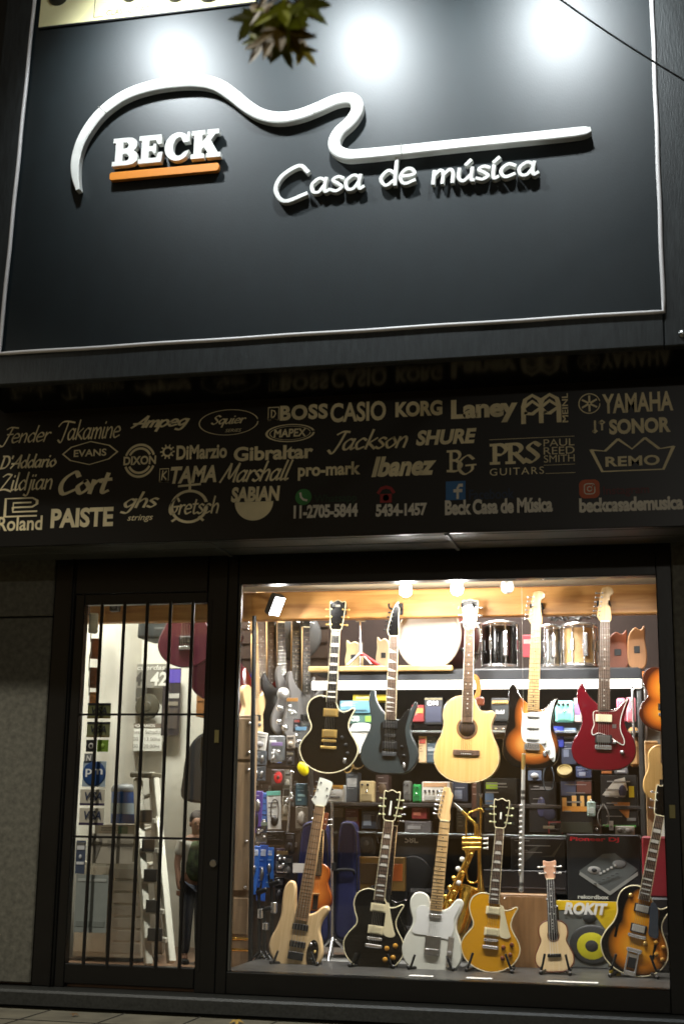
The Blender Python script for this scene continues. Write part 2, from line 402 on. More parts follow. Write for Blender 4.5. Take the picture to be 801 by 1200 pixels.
def fit(mesh, x0, x1, y0, y1, z0=0.0, dz=.0006):
    """scale a flat mesh into the rectangle; its own stroke layers become a thickness of about a millimetre"""
    vs, fs = mesh
    ax, bx = min(v[0] for v in vs), max(v[0] for v in vs); ay, by = min(v[1] for v in vs), max(v[1] for v in vs)
    az, bz = min(v[2] for v in vs), max(v[2] for v in vs)
    kz = dz / (bz - az) * min(1, (bz - az) / .012) if bz > az else 0
    return [(x0 + (v[0] - ax) / (bx - ax) * (x1 - x0), y0 + (v[1] - ay) / (by - ay) * (y1 - y0), z0 + (v[2] - az) * kz) for v in vs], fs

# ------------------------------------------------------------------ shared materials
M = dict(
 black=mat('black_paint', (11, 12, 12), .36, noise=(9, .25), bump=(60, .08)),
 blackm=mat('black_metal', (14, 14, 14), .38, metal=.0, bump=(90, .06)),
 plastic=mat('black_plastic', (20, 20, 21), .45),
 gloss=mat('gloss_black', (6, 6, 7), .12, coat=.3),
 grey=mat('grey_plastic', (92, 94, 96), .5),
 dgrey=mat('dark_grey_plastic', (52, 54, 56), .5, noise=(12, .15)),
 white=mat('white_plastic', (226, 226, 220), .4),
 paper=mat('white_paper', (222, 220, 212), .8, noise=(14, .04)),
 cream=mat('cream_plastic', (226, 214, 174), .35),
 chrome=mat('chrome', (226, 226, 226), .22, metal=.9),
 steel=mat('brushed_steel', (170, 170, 168), .32, metal=1.0, noise=(30, .12)),
 gold=mat('gold_plate', (236, 200, 120), .34, metal=.85),
 brass=mat('lacquered_brass', (232, 188, 92), .26, metal=1.0, noise=(20, .1)),
 string=mat('string_steel', (190, 186, 176), .3, metal=1.0),
 fret=mat('fret_wire', (196, 194, 186), .25, metal=1.0),
 pearl=mat('pearl_inlay', (228, 224, 212), .25, noise=(60, .08)),
 rosewood=wood('rosewood', (78, 58, 46), (104, 80, 62), 5, (9, 1.5, 9), .5),  # lightened to put the bulbs' glare on the fretboards into the wood colour
 ebony=mat('ebony', (20, 17, 16), .4),
 maple=wood('maple', (214, 172, 112), (230, 194, 138), 5, (9, 1.2, 9), .3, coat=.4),
 mahog=wood('mahogany', (92, 44, 26), (120, 62, 36), 5, (9, 1.2, 9), .35, coat=.3),
 pine=wood('pine', (170, 114, 54), (204, 150, 82), 3.2, (.7, 6, 9), .5, knots=True),
 plank=wood('shelf_pine', (206, 164, 100), (226, 190, 128), 4, (1, 8, 8), .5),
 red=mat('red_paint', (170, 26, 30), .4), blue=mat('blue_print', (30, 84, 176), .45), yellow=mat('yellow_print', (232, 196, 30), .45),
 green=mat('green_paint', (36, 140, 70), .4), orange=mat('orange_tag', (240, 130, 26), .6),
 rubber=mat('rubber', (16, 16, 16), .8),
)

# ------------------------------------------------------------------ ground
sw = MB()
sw.box((0, -4.4, -.06), (40, 8.3, .12), .01)
sidewalk = sw.build('sidewalk', mat('pavement_stone', (112, 106, 90), .8, noise=(7, .3), bump=(40, .5))); sidewalk['kind'] = 'structure'
jt = MB()
for i in range(-30, 31): jt.box((i * .4 + .11, -4.4, .0005), (.007, 8.3, .004))
for j in range(20): jt.box((0, -.62 - j * .4, .0008), (24, .007, .004))
jo = jt.build('pavement_joints', mat('joint_dirt', (44, 42, 38), .9)); jo['kind'] = 'structure'
rd = MB(); rd.box((0, -24, -.2), (120, 31, .12)); ro = rd.build('road', mat('asphalt', (58, 58, 60), .85, noise=(30, .3), bump=(120, .5))); ro['kind'] = 'structure'
kb = MB(); kb.box((0, -8.62, -.05), (40, .14, .13), .012); ko = kb.build('kerb', mat('kerb_stone', (120, 118, 110), .8, noise=(12, .2))); ko['kind'] = 'structure'

# ------------------------------------------------------------------ the building
GX0, GX1 = at(102, 707, 0).x, at(245, 707, 0).x      # door glass
WX0, WX1 = at(275, 900, 0).x, at(776, 900, 0).x      # window glass
WZ0, WZ1 = at(520, 1148, 0).z, at(520, 681, 0).z
DZ0, DZ1 = at(150, 1131, 0).z, at(150, 709, 0).z
JL = at(54, 920, 0).x                                 # left edge of the black frame
granite = mat('granite', (98, 96, 86), .65, noise=(34, .30), bump=(60, .3))
bld = thing('shop_building', 'dark street front of the music shop with speckled granite piers', 'building', (-1.6, .1, 0))
pier = MB(); pier.box((JL - 2.0, .1, .10 + .98), (4.0, .30, 1.96), .006); pier.box((JL - 2.0, .1, 2.068 + .22), (4.0, .30, .44), .006)
pier.build('granite_pier', granite, bld, world=True)
pier = MB(); pier.box((WX1 + .077 + 1.5, .1, 1.25), (3.0, .30, 2.5), .006); pier.build('granite_pier', granite, bld, world=True)
up = MB(); up.box((-1.6, .15, 6.2), (9, .3, 7.4), .01); up.build('upper_wall', mat('dark_render', (46, 44, 40), .85, noise=(4, .25), bump=(30, .3)), bld, world=True)
inwhite = mat('white_wall', (206, 202, 190), .8, noise=(2.2, .10), bump=(14, .15))
b = MB(); b.box((-1.6, 2.08, 1.7), (5.4, .1, 3.4)); b.build('back_wall', inwhite, bld, world=True)
b = MB(); b.box((-3.62, 1.1, 1.7), (.1, 2.0, 3.4)); b.build('side_wall', inwhite, bld, world=True)
b = MB(); b.box((.30, 1.1, 1.7), (.1, 2.0, 3.4)); b.build('side_wall', mat('brown_wall', (70, 54, 42), .8, noise=(5, .2)), bld, world=True)
b = MB(); b.box((-1.6, 1.1, 3.35), (5.0, 2.2, .1)); b.build('ceiling', inwhite, bld, world=True)
b = MB(); b.box((-1.6, 1.12, .06), (5.0, 2.2, .12)); b.build('shop_floor', mat('floor_tile', (120, 92, 72), .35, noise=(6, .2)), bld, world=True)
zb0, zb1 = at(500, 723, .76).z, at(500, 690, .76).z
b = MB(); b.box((-1.65, .80, (zb0 + zb1) / 2), (3.8, .08, zb1 - zb0), .006); b.build('ceiling_beam', M['pine'], bld, world=True)
b = MB(); b.box((-1.65, .46, zb1 + .04), (3.8, .82, .04), .003); b.build('display_ceiling', mat('cream_plaster', (214, 204, 176), .8, noise=(5, .08)), bld, world=True)

# step
stp = MB(); sz = at(34, 1160, -.2).z; stp.box((-1.6, -.03, sz / 2), (9, .36, sz), .012)
so = stp.build('door_step', mat('dark_granite', (48, 49, 47), .42, noise=(70, .35), bump=(120, .15))); tag(so, 'long black stone step running under the door and window', 'step')

# ------------------------------------------------------------------ door
door = thing('shop_door', 'black metal shop door with glass and vertical security bars', 'door', ((GX0 + GX1) / 2, 0, sz))
f = MB(); T = 2.45
f.box(((JL + GX0 - .055) / 2 + .0, .01, (sz + T) / 2), (GX0 - .055 - JL, .10, T - sz), .006)           # outer jamb
f.box(((JL + GX0 - .055) / 2 + .045, -.046, (sz + T) / 2), (.012, .014, T - sz), .003)
f.box((GX0 - .0275, .0, (sz + DZ1 + .06) / 2), (.055, .06, DZ1 + .06 - sz), .004)                        # leaf stile
f.box(((GX1 + GX0) / 2, .0, (sz + .02 + DZ0) / 2), (GX1 - GX0, .058, DZ0 - sz - .02), .004)           # bottom rail
f.box(((GX1 + GX0) / 2, .0, DZ1 + .03), (GX1 - GX0, .058, .06), .004)                                    # top rail
f.box(((GX1 + GX0) / 2 - .03, .012, (DZ1 + .063 + T) / 2), (GX1 - GX0 + .06, .09, T - DZ1 - .063), .004)      # head
f.build('frame', M['black'], door, world=True)
f = MB(); f.box(((GX1 + WX0 - .06) / 2, 0, (sz + T) / 2), (WX0 - .062 - GX1, .06, T - sz), .005); f.build('stile', M['black'], door, world=True)
g = MB(); g.box(((GX0 + GX1) / 2, .02, (DZ0 + DZ1) / 2), (GX1 - GX0 + .01, .006, DZ1 - DZ0 + .01)); g.build('glass', glass_mat('door_glass', (236, 238, 234), .03), door, world=True)
topx = [122.5, 148.7, 175.5, 203, 229.5, 249]; botx = [94.6, 122.7, 150.8, 179, 206.4, 230.7]
for a, c in zip(topx, botx):
    x = (at(a, 707, -.03).x + at(c, 1131, -.03).x) / 2
    q = MB(); q.box((x, -.026, (DZ0 + DZ1) / 2), (.017, .013, DZ1 - DZ0 + .03), .002); q.build('security_bar', M['blackm'], door, world=True)
for yy in (837, 982):
    z = at(175, yy, -.03).z; q = MB(); q.box(((GX0 + GX1) / 2, -.0165, z), (GX1 - GX0 + .02, .006, .012), .001); q.build('cross_bar', M['blackm'], door, world=True)
p = at(254, 863, -.035); q = MB(); q.box((p.x, -.034, p.z), (.026, .006, .068), .002); q.build('latch_plate', mat('old_brass', (150, 142, 96), .4, metal=.6), door, world=True)
p = at(250, 1012, -.035); q = MB(); q.cyl((p.x, -.03, p.z), (p.x, -.044, p.z), .02, 18, ch=.003); q.build('lock', M['steel'], door, world=True)
p = at(238, 890, .06); q = MB(); q.tube(smooth_path([(p.x + .05, .06, p.z + .17), (p.x - .01, .09, p.z + .13), (p.x - .02, .10, p.z), (p.x, .09, p.z - .1), (p.x + .05, .06, p.z - .13)], 5), .011, 8); q.build('handle', M['plastic'], door, world=True)

# ------------------------------------------------------------------ display window
win = thing('display_window', 'wide shop display window in a black metal frame', 'window', ((WX0 + WX1) / 2, 0, sz))
f = MB()
f.box((WX0 - .029, .006, (sz + T) / 2), (.061, .09, T - sz), .005)
f.box((WX1 + .037, .006, (sz + T) / 2), (.079, .09, T - sz), .005)
f.box(((WX0 + WX1) / 2, .004, (sz + .002 + WZ0) / 2), (WX1 - WX0, .082, WZ0 - sz - .004), .004)
f.box(((WX0 + WX1) / 2, .004, (WZ1 + T) / 2), (WX1 - WX0, .082, T - WZ1), .004)
f.build('frame', M['black'], win, world=True)
f = MB(); f.box((WX0 + .008, -.012, (WZ0 + WZ1) / 2), (.014, .03, WZ1 - WZ0), .003); f.build('glazing_bead', mat('dull_aluminium', (120, 122, 120), .4, metal=.8), win, world=True)
g = MB(); g.box(((WX0 + WX1) / 2, .012, (WZ0 + WZ1) / 2), (WX1 - WX0 - .002, .006, WZ1 - WZ0 - .002)); g.build('glass', glass_mat('shop_glass'), win, world=True)
p = at(787, 951, -.045); q = MB(); q.box((p.x, -.042, p.z), (.03, .006, .066), .002); q.build('latch_plate', MATS['old_brass'], win, world=True)
dk = MB(); dk.box(((WX0 + WX1) / 2, .6, WZ0 - .03), (WX1 - WX0 + .1, 1.06, .05), .004); dk.build('display_deck', mat('grey_deck', (58, 57, 54), .4, noise=(8, .2)), win, world=True)

# ------------------------------------------------------------------ canopy with the fascia of brand marks
FY = -.60
fz0 = at(534, 624.5, FY).z; fz1 = 3.115
can = thing('shop_canopy', 'black canopy over the shop front printed with rows of beige brand marks', 'canopy', (-1.6, -.3, fz0))
b = MB(); b.box((-1.6, FY + .02, (fz0 + fz1) / 2), (8.6, .04, fz1 - fz0), .003); b.build('fascia_panel', mat('fascia_vinyl', (5, 6, 6), .36, noise=(3, .2)), can, world=True)
sof = MB()
sof.box((-1.6, -.49, fz0 + .012), (8.6, .17, .03), .006)
sof.box((-1.6, -.29, fz0 + .016), (8.6, .17, .03), .006)
sof.box((-1.6, -.13, fz0 + .045), (8.6, .2, .03), .004)
sof.build('soffit', mat('soffit_metal', (84, 84, 76), .55, metal=.3, noise=(6, .2)), can, world=True)
b = MB(); b.box((-1.6, -.3, fz0 + .36), (8.6, .54, .5)); b.build('canopy_core', M['plastic'], can, world=True)
for px in (250, 526):
    p = at(px, 640, -.5); b = MB(); b.box((p.x, -.39, fz0 - .006), (.022, .40, .008), .002); b.build('joint_cover', MATS['soffit_metal'], can, world=True)

BEIGE = mat('beige_vinyl', (228, 214, 172), .55, noise=(5, .2))
def logo(mesh, x0, x1, y0, y1, m=None, name='brand_mark', lab=None, z=0.0):
    X0, X1, Z0, Z1 = rect(x0, y0, x1, y1, FY)
    vs, fs = fit(mesh, X0, X1, Z0, Z1, 0, .0012)
    mb = MB(); mb.add([(v[0], FY - .0015 - z - v[2], v[1]) for v in vs], fs)
    return mb.build(name, m or BEIGE, can, world=True, label=lab)
def merge(*parts):
    vs, fs = [], []
    for a, b in parts: n = len(vs); vs += list(a); fs += [tuple(i + n for i in f) for f in b]
    return vs, fs
def put(mesh, x0, x1, y0, y1): return fit(mesh, x0, x1, y0, y1, 0, .012)
def loop(pts, w): return strokes([[*pts, pts[0], pts[1]]], w)
S_ = lambda t, w=.22, sl=.25, c=.55, gap=0.0: script_mesh(t, w, sl, c, 35, gap)
T_ = lambda t, b=.02, sh=0, sp=1.0: font_mesh(t, b, sh, spacing=sp)
logo(S_('Fender', .2, .3), 0, 61, 499, 523)
logo(S_('Takamine', .2, .25), 68, 142, 491, 518)
logo(S_('Ampeg', .32, .35, .3), 153, 223, 486, 506)
logo(merge(put(S_('Squier', .3, .3), .2, .8, .3, .8), loop(oval(.5, .5, .49, .49, 40), .02), put(T_('SERIES', .0, .3), .45, .72, .12, .24)), 233, 303, 480, 510)
logo(T_('BOSS', .045, 0, 1.1), 328, 384, 474, 492)
logo(merge(loop([(0, 0), (1, 0), (1, 1), (0, 1)], .1), strokes([[(.3, .2), (.3, .8), (.6, .7), (.7, .5), (.55, .25), (.3, .2)]], .12)), 314, 327, 477, 493)
logo(T_('CASIO', .03), 387, 452, 471, 494)
logo(T_('KORG', .05), 463, 518, 470, 488)
logo(T_('Laney', .045, 0, .95), 528, 606, 467, 496)
logo(strokes([[(.05, 0), (.05, .6), (.1, .85), (.28, 1), (.45, .85), (.5, .6), (.55, .85), (.72, 1), (.9, .85), (.95, .6), (.95, 0)], [(.5, 0), (.5, .6)], [(.1, .35), (.05, .55), (.28, .78), (.5, .55), (.28, .32), (.1, .35)], [(.6, .35), (.5, .55), (.72, .78), (.95, .55), (.72, .32), (.6, .35)]], .12), 610, 657, 461, 496)
mv, mf = T_('MEINL', .02); logo(([(-v[1], v[0], v[2]) for v in mv], mf), 658, 665, 461, 495)
logo(merge(loop(oval(.5, .5, .46, .46, 36), .05), strokes([[(.5 + .06 * math.cos(R(a)), .5 + .06 * math.sin(R(a))), (.5 + .36 * math.cos(R(a)), .5 + .36 * math.sin(R(a)))] for a in range(30, 390, 60)], .09)), 677, 703, 461, 485)
logo(T_('YAMAHA', .03), 705, 788, 460, 483)
def serif_text(t, b=.035):
    vs, fs = T_(t, b); return vs, fs
logo(serif_text('SONOR', .045), 713, 785, 490, 508)
logo(strokes([[(.2, .1), (.2, .95)], [(.75, .2), (.75, .7)], [(.05, .1), (.2, .25), (.35, .1), (.2, 0), (.05, .1)], [(.55, .8), (.75, .95), (.95, .8), (.75, .65), (.55, .8)]], .16), 693, 709, 492, 508)
logo(S_("D'Addario", .3, .25, .5), 0, 67, 532, 549)
logo(merge(put(T_('EVANS', .02), .2, .8, .36, .66), strokes([[(.0, .5), (.15, .78), (.5, .98), (.85, .78), (1, .5)], [(0, .5), (.15, .22), (.5, .02), (.85, .22), (1, .5)]], .035)), 73, 139, 517, 545)
logo(merge(put(T_('DIXON', .035), -.02, 1.02, .38, .64), strokes([oval(.5, .5, .47, .47, 20, 22, 158), oval(.5, .5, .47, .47, 20, 202, 338), oval(.5, .5, .36, .36, 20, 30, 150), oval(.5, .5, .36, .36, 20, 210, 330)], .07)), 145, 183, 520, 560)
logo(T_('DiMarzio', .035), 207, 266, 521, 538)
logo(merge(loop(oval(.5, .5, .3, .3, 24), .14), strokes([[(.5 + .36 * math.cos(R(a)), .5 + .36 * math.sin(R(a))), (.5 + .5 * math.cos(R(a)), .5 + .5 * math.sin(R(a)))] for a in range(0, 360, 36)], .1)), 188, 205, 521, 538)
logo(merge(put(T_('MAPEX', .03, .1), .16, .84, .28, .74), loop(oval(.5, .5, .49, .48, 40), .05), loop(oval(.5, .5, .42, .38, 40), .02)), 311, 369, 497, 518)
logo(T_('Gibraltar', .035), 274, 367, 522, 539)
logo(S_('Jackson', .24, .35, .45), 383, 478, 503, 531)
logo(T_('SHURE', .045, .2), 487, 558, 503, 521)
logo(T_('TAMA', .04, .2), 200, 254, 546, 566)
logo(merge(loop([(0, 0), (1, 0), (1, 1), (0, 1)], .09), strokes([[(.25, .15), (.35, .85)], [(.35, .5), (.75, .8)], [(.35, .5), (.75, .15)]], .12)), 187, 198, 549, 565)
logo(S_('Marshall', .26, .4, .5), 257, 344, 540, 565)
logo(T_('pro-mark', .035), 349, 422, 542, 562)
logo(merge(T_('Ibanez', .045, .28)), 435, 511, 534, 558)
logo(merge(put(S_('B', .26, 0, .6), 0, .55, .12, 1), put(S_('G', .22, 0, .6), .35, 1, 0, .8)), 523, 558, 527, 557)
logo(merge(put(S_('PRS', .34, 0, .65), 0, .62, .3, .9), put(T_('PAUL', .0), .64, 1, .74, .93), put(T_('REED', .0), .64, 1, .53, .72), put(T_('SMITH', .0), .64, 1, .32, .51), put(T_('GUITARS', .0, 0, 1.2), 0, .64, .03, .22), strokes([[(.0, .985), (1, .985)], [(.64, .25), (1, .25)], [(.66, .03), (1, .03)]], .012)), 573, 673, 513, 556)
logo(merge(put(T_('REMO', .03, 0, 1.05), .17, .83, .16, .46), strokes([[(.0, .68), (.13, .03), (.87, .03), (1, .68)], [(0, .68), (.17, .63), (.33, .97)], [(.33, .97), (.5, .66), (.66, .97)], [(.66, .97), (.83, .63), (1, .68)]], .045)), 690, 791, 513, 552)
logo(S_('Zildjian', .22, .2, .5), 0, 62, 553, 582)
logo(S_('Cort', .34, .25, .5), 69, 132, 551, 580)
logo(T_('Roland', .02), -2, 50, 605, 622)
logo(strokes([[(0, 0), (0, 1), (.85, 1), (1, .85), (1, .65), (.85, .5), (.25, .5), (.25, .75), (.8, .75)], [(.25, .5), (.25, .25), (1, .25)], [(.0, .0), (.45, .0), (1, .0)]], .09), 5, 45, 583, 606)
logo(T_('PAISTE', .04), 60, 133, 595, 618)
logo(merge(put(S_('ghs', .26, .3, .5), 0, 1, .3, 1), put(T_('strings', .01, .3), .2, .85, .02, .26)), 141, 187, 576, 612)
logo(merge(put(S_('Gretsch', .24, .2, .5), .02, 1, .26, .68), loop(oval(.42, .45, .34, .36, 30), .06), strokes([[(.2, .93), (.62, .96)], [(.42, .8), (.42, .98)], [(.1, .12), (.2, .2)], [(.7, .12), (.62, .2)]], .05)), 198, 257, 566, 613)
logo(T_('SABIAN', .05, .1), 271, 328, 570, 588)
hd = oval(.5, 1, .5, 1, 30, 180, 360); logo(([(a, b, 0) for a, b in hd], [tuple(range(len(hd)))]), 275, 320, 588, 610)
WH = mat('white_vinyl', (222, 216, 200), .5)
CND = lambda t: font_mesh(t, .045, 0, spacing=.95)
logo(CND('11-2705-5844'), 344, 419, 591, 607, WH, 'phone_number')
logo(CND('5434-1457'), 440, 500, 590, 605, WH, 'phone_number')
logo(CND('Beck Casa de Música'), 521, 647, 584, 602, WH, 'page_name')
logo(CND('beckcasademusica'), 678, 800, 582, 599, WH, 'page_name')
DG = mat('dark_green_vinyl', (22, 52, 30), .5); DR = mat('dark_red_vinyl', (82, 18, 18), .5); DB = mat('dark_blue_vinyl', (20, 40, 66), .5)
def disc(n=28): q = oval(.5, .5, .5, .5, n); return [(a, b, 0) for a, b in q], [tuple(range(n))]
def quad(): return [(0, 0, 0), (1, 0, 0), (1, 1, 0), (0, 1, 0)], [(0, 1, 2, 3)]
logo(disc(), 346, 365, 573, 592, mat('green_vinyl', (56, 128, 62), .5), 'phone_icon', 'green round call icon')
logo(strokes([[(.1, .9), (.2, .4), (.5, .1), (.9, .0)]], .26), 350.5, 360.5, 577, 588, WH, 'phone_icon', z=.002)
logo(T_('Whatsapp', .02), 368, 418, 579, 591, DG, 'faint_word')
logo(merge(put(quad(), .12, .88, 0, .55), strokes([[(0, .62), (.2, .9), (.5, .98), (.8, .9), (1, .62)]], .2), put(disc(), .3, .7, .1, .5)), 441, 463, 569, 589, mat('red_vinyl', (150, 30, 30), .5), 'phone_icon', 'red telephone icon')
logo(quad(), 522, 545, 564, 586, mat('blue_vinyl', (44, 104, 160), .5), 'page_icon', 'blue square page icon')
logo(strokes([[(.9, .95), (.6, .95), (.45, .75), (.45, .0)], [(.1, .55), (.85, .55)]], .24), 531, 542, 567, 585, WH, 'page_icon', z=.002)
logo(T_('Facebook', .02), 549, 602, 573, 585, DB, 'faint_word')
rr = rrect(0, 0, 1, 1, .28); logo(([(a, b, 0) for a, b in rr], [tuple(range(len(rr)))]), 678, 702, 562, 584, mat('orange_red_vinyl', (186, 84, 40), .5), 'page_icon', 'orange rounded camera icon')
logo(merge(loop(rrect(0, 0, 1, 1, .25), .1), loop(oval(.5, .5, .22, .22, 20), .1), put(disc(10), .72, .82, .74, .84)), 683.5, 697, 566.5, 579.5, WH, 'page_icon', z=.002)
logo(T_('Instagram', .02), 706, 760, 569, 582, DR, 'faint_word')

# ------------------------------------------------------------------ the big sign box, leaning back a little
TILT = R(3.15)
SO = Vector((0, -1.0, at(390, 392, -1.0).z))
SU, SN = Vector((0, math.sin(TILT), math.cos(TILT))), Vector((0, -math.cos(TILT), math.sin(TILT)))
SM = Matrix(((1, 0, 0, SO.x), (0, SU.y, SN.y, SO.y), (0, SU.z, SN.z, SO.z), (0, 0, 0, 1)))
def S(px, py, e=0.0):
    d = ray(px, py); o = SO + SN * e; k = (o - CAM).dot(SN) / d.dot(SN); q = CAM + d * k - SO
    return Vector((q.x, q.dot(SU)))
sign = thing('shop_sign', 'large dark framed sign with a white guitar outline and shop name', 'sign', matrix=SM)
uL = (S(42, 10).x + S(2, 415).x) / 2; uR = (S(761, 0).x + S(779, 369).x) / 2
panel = mat('sign_vinyl', (14, 25, 28), .44, noise=(7, .14), bump=(90, .07), stretch=(1.6, .8, 1))
b = MB(); b.box(((uL + uR) / 2, 1.1, -.015), (uR - uL, 2.24, .03)); b.build('panel', panel, sign)
fr = mat('frame_vinyl', (38, 42, 42), .5, noise=(14, .35), bump=(40, .3), stretch=(4, .6, 1))
oL = S(4, 60).x
b = MB()
b.box(((oL + uL) / 2, 1.06, -.005), (uL - oL, 2.46, .05), .006); b.box(((uR + uR + .4) / 2, 1.06, -.005), (.4, 2.46, .05), .006)
b.box(((uL + uR) / 2, -.086, -.005), (uR - uL - .002, .166, .05), .006); b.box(((uL + uR) / 2, 2.25, -.005), (uR - uL - .002, .08, .05), .006)
b.build('frame', fr, sign)
b = MB(); b.box(((oL + uR + .4) / 2, 1.06, -.24), (uR + .4 - oL - .01, 2.44, .40), .004); b.build('casing', mat('casing_gloss', (9, 9, 9), .17, spec=.32, bump=(14, .04)), sign)
tr = []
for i in range(41): tr.append((uL + .0012 * math.sin(i * .7), 2.2 - 2.2 * i / 40, .024))
for i in range(1, 61): tr.append((uL + (uR - uL) * i / 60, .0012 * math.sin(i * .5), .024))
for i in range(1, 41): tr.append((uR + .0012 * math.sin(i * .8), 2.2 * i / 40, .024))
b = MB(); b.tube(tr, .0105, 8); b.build('rope_trim', mat('trim_white', (234, 230, 228), .35), sign)
p = S(799, 391, .02); b = MB(); b.lathe([(0, .012), (.012, .010), (.02, .002), (.02, 0)], (p.x, p.y, .02), (0, 0, 1), 14); b.build('bolt', M['steel'], sign)

def poly_holes(outer, holes, z0, z1, mb, place):
    from mathutils.geometry import tessellate_polygon
    loops = [outer] + holes; flat = [Vector((x, y, 0)) for l in loops for x, y in l]
    tri = tessellate_polygon([[Vector((x, y, 0)) for x, y in l] for l in loops])
    for z in (z0, z1): mb.add([(*place(q.x, q.y), z) for q in flat], tri)
    for l in loops:
        n = len(l); vs = [(*place(x, y), z0) for x, y in l] + [(*place(x, y), z1) for x, y in l]
        mb.add(vs, [(i, (i + 1) % n, n + (i + 1) % n, n + i) for i in range(n)])
ca = [(.5 + .48 * math.cos(R(a)), .5 + .51 * math.sin(R(a))) for a in range(48, 320, 12)]
ci = [(.55 + .22 * math.cos(R(a)), .5 + .34 * math.sin(R(a))) for a in range(300, 70, -16)]
BL = [
 (.95, [(0,0),(.55,0),(.78,.03),(.92,.13),(.95,.28),(.9,.43),(.78,.52),(.88,.6),(.9,.74),(.84,.9),(.7,.98),(.55,1),(0,1),(0,.84),(.1,.84),(.1,.16),(0,.16)], [[(.38,.61),(.5,.61),(.57,.66),(.58,.74),(.5,.84),(.38,.84)], [(.38,.16),(.52,.16),(.61,.2),(.62,.32),(.52,.42),(.38,.42)]]),
 (.92, [(0,0),(.85,0),(.9,.36),(.74,.36),(.66,.18),(.38,.18),(.38,.42),(.52,.42),(.54,.34),(.64,.34),(.64,.68),(.54,.68),(.52,.6),(.38,.6),(.38,.82),(.62,.82),(.7,.66),(.84,.66),(.82,1),(0,1),(0,.84),(.1,.84),(.1,.16),(0,.16)], []),
 (.98, ca + [(.93, .34)] + [(.78, .3)] + ci + [(.7, .64), (.92, .64), (.92, 1), (.84, 1)], []),
 (1.08, [(0,0),(.48,0),(.48,.16),(.38,.16),(.38,.32),(.46,.4),(.62,.16),(.56,.16),(.56,0),(1.08,0),(1.08,.16),(.98,.16),(.7,.62),(.86,.84),(.98,.84),(.98,1),(.56,1),(.56,.84),(.62,.84),(.38,.56),(.38,.84),(.48,.84),(.48,1),(0,1),(0,.84),(.1,.84),(.1,.16),(0,.16)], []),
]
LW = mat('letter_white', (226, 226, 220), .4, noise=(9, .12), bump=(20, .06))
e0 = .045
x0 = S(131, 195, e0); x1 = S(258, 182, e0); yb = (S(131, 195, e0).y + S(248, 184, e0).y) / 2; yt = (S(134, 163, e0).y + S(252, 151, e0).y) / 2
tot = sum(l[0] for l in BL) + .02 * 3; kx = (x1.x - x0.x) / tot; xx = x0.x
for wd, o, h in BL:
    mb = MB(); poly_holes(o, h, .012, e0, mb, lambda x, y, xx=xx: (xx + x * kx, yb + y * (yt - yb))); mb.build('letter', LW, sign); xx += (wd + .02) * kx
a = S(129, 204, .03); c = S(257, 189, .03); v0 = (S(190, 204, .03).y + S(190, 199.5, .03).y) / 2; hh = (S(190, 194, .03).y - S(190, 203.5, .03).y) / 2
b = MB(); b.prism(rrect(a.x, v0 - hh, c.x, v0 + hh, hh * .6), .008, .035, .003); b.build('underline', mat('orange_acrylic', (226, 138, 44), .35), sign)
def ribbon3(paths_w, z0, z1, mb, place=lambda x, y: (x, y)):
    for k, (path, ws) in enumerate(paths_w):
        P = [Vector(place(*p)) for p in path]; n = len(P); vs = []; fs = []; zt = z1 + .0004 * k
        for i in range(n):
            t = (P[min(i + 1, n - 1)] - P[max(i - 1, 0)]).normalized(); no = Vector((-t.y, t.x)); h = ws[i] / 2
            p = P[i] + (t * (-h * .5 if i == 0 else h * .5 if i == n - 1 else 0))
            l, r_ = p + no * h, p - no * h; c_ = h * .25; l2, r2 = p + no * (h - c_), p - no * (h - c_)
            vs += [(l.x, l.y, z0), (l.x, l.y, zt - c_ * .6), (l2.x, l2.y, zt), (r2.x, r2.y, zt), (r_.x, r_.y, zt - c_ * .6), (r_.x, r_.y, z0)]
        for i in range(n - 1):
            for j in range(5): fs.append((6 * i + j, 6 * i + j + 1, 6 * i + 7 + j, 6 * i + 6 + j))
        fs += [(0, 1, 2, 3, 4, 5)[::-1], tuple(6 * (n - 1) + j for j in range(6))]
        mb.add(vs, fs)
gp = [(91,221,5),(88,206,9),(88,188,11),(94,166,12),(106,145,13),(122,127,13),(145,111,13.5),(172,101,14),(205,95,15),(235,94,16),(255,99,16),(272,110,15.5),(288,123,15),(305,133,14.5),(325,137,14.5),(348,134,14),(370,126,14),(392,116.5,14),(408,114,14),(417,119,14),(417,130,14),(409,142,14),(397,153,14),(391,165,14),(394,175,14),(406,180.5,14),(424,180,13.5),(470,175.5,13),(530,169,12.5),(590,163,12),(640,158,12),(672,154.5,12),(686,152.5,10),(690,151.5,6)]
q = smooth_path([(*S(px, py, .05), wpx) for px, py, wpx in gp], 4)
pxm = (S(401, 150, .05) - S(400, 150, .05)).x
mb = MB(); ribbon3([([(v.x, v.y) for v in q], [v.z * pxm for v in q])], .006, .05, mb); mb.build('guitar_outline', LW, sign)
for sx_, sy_, an_ in ((370, 126, -20), (470, 175.5, 5), (120, 128.5, 48)):
    p = S(sx_, sy_, .05); b = MB(); b.box((p.x, p.y, .0508), (.0035, 15 * pxm, .003), 0, 0, Matrix.Rotation(R(an_), 3, 'Z')); b.build('seam', mat('seam_grime', (120, 118, 110), .7), sign)
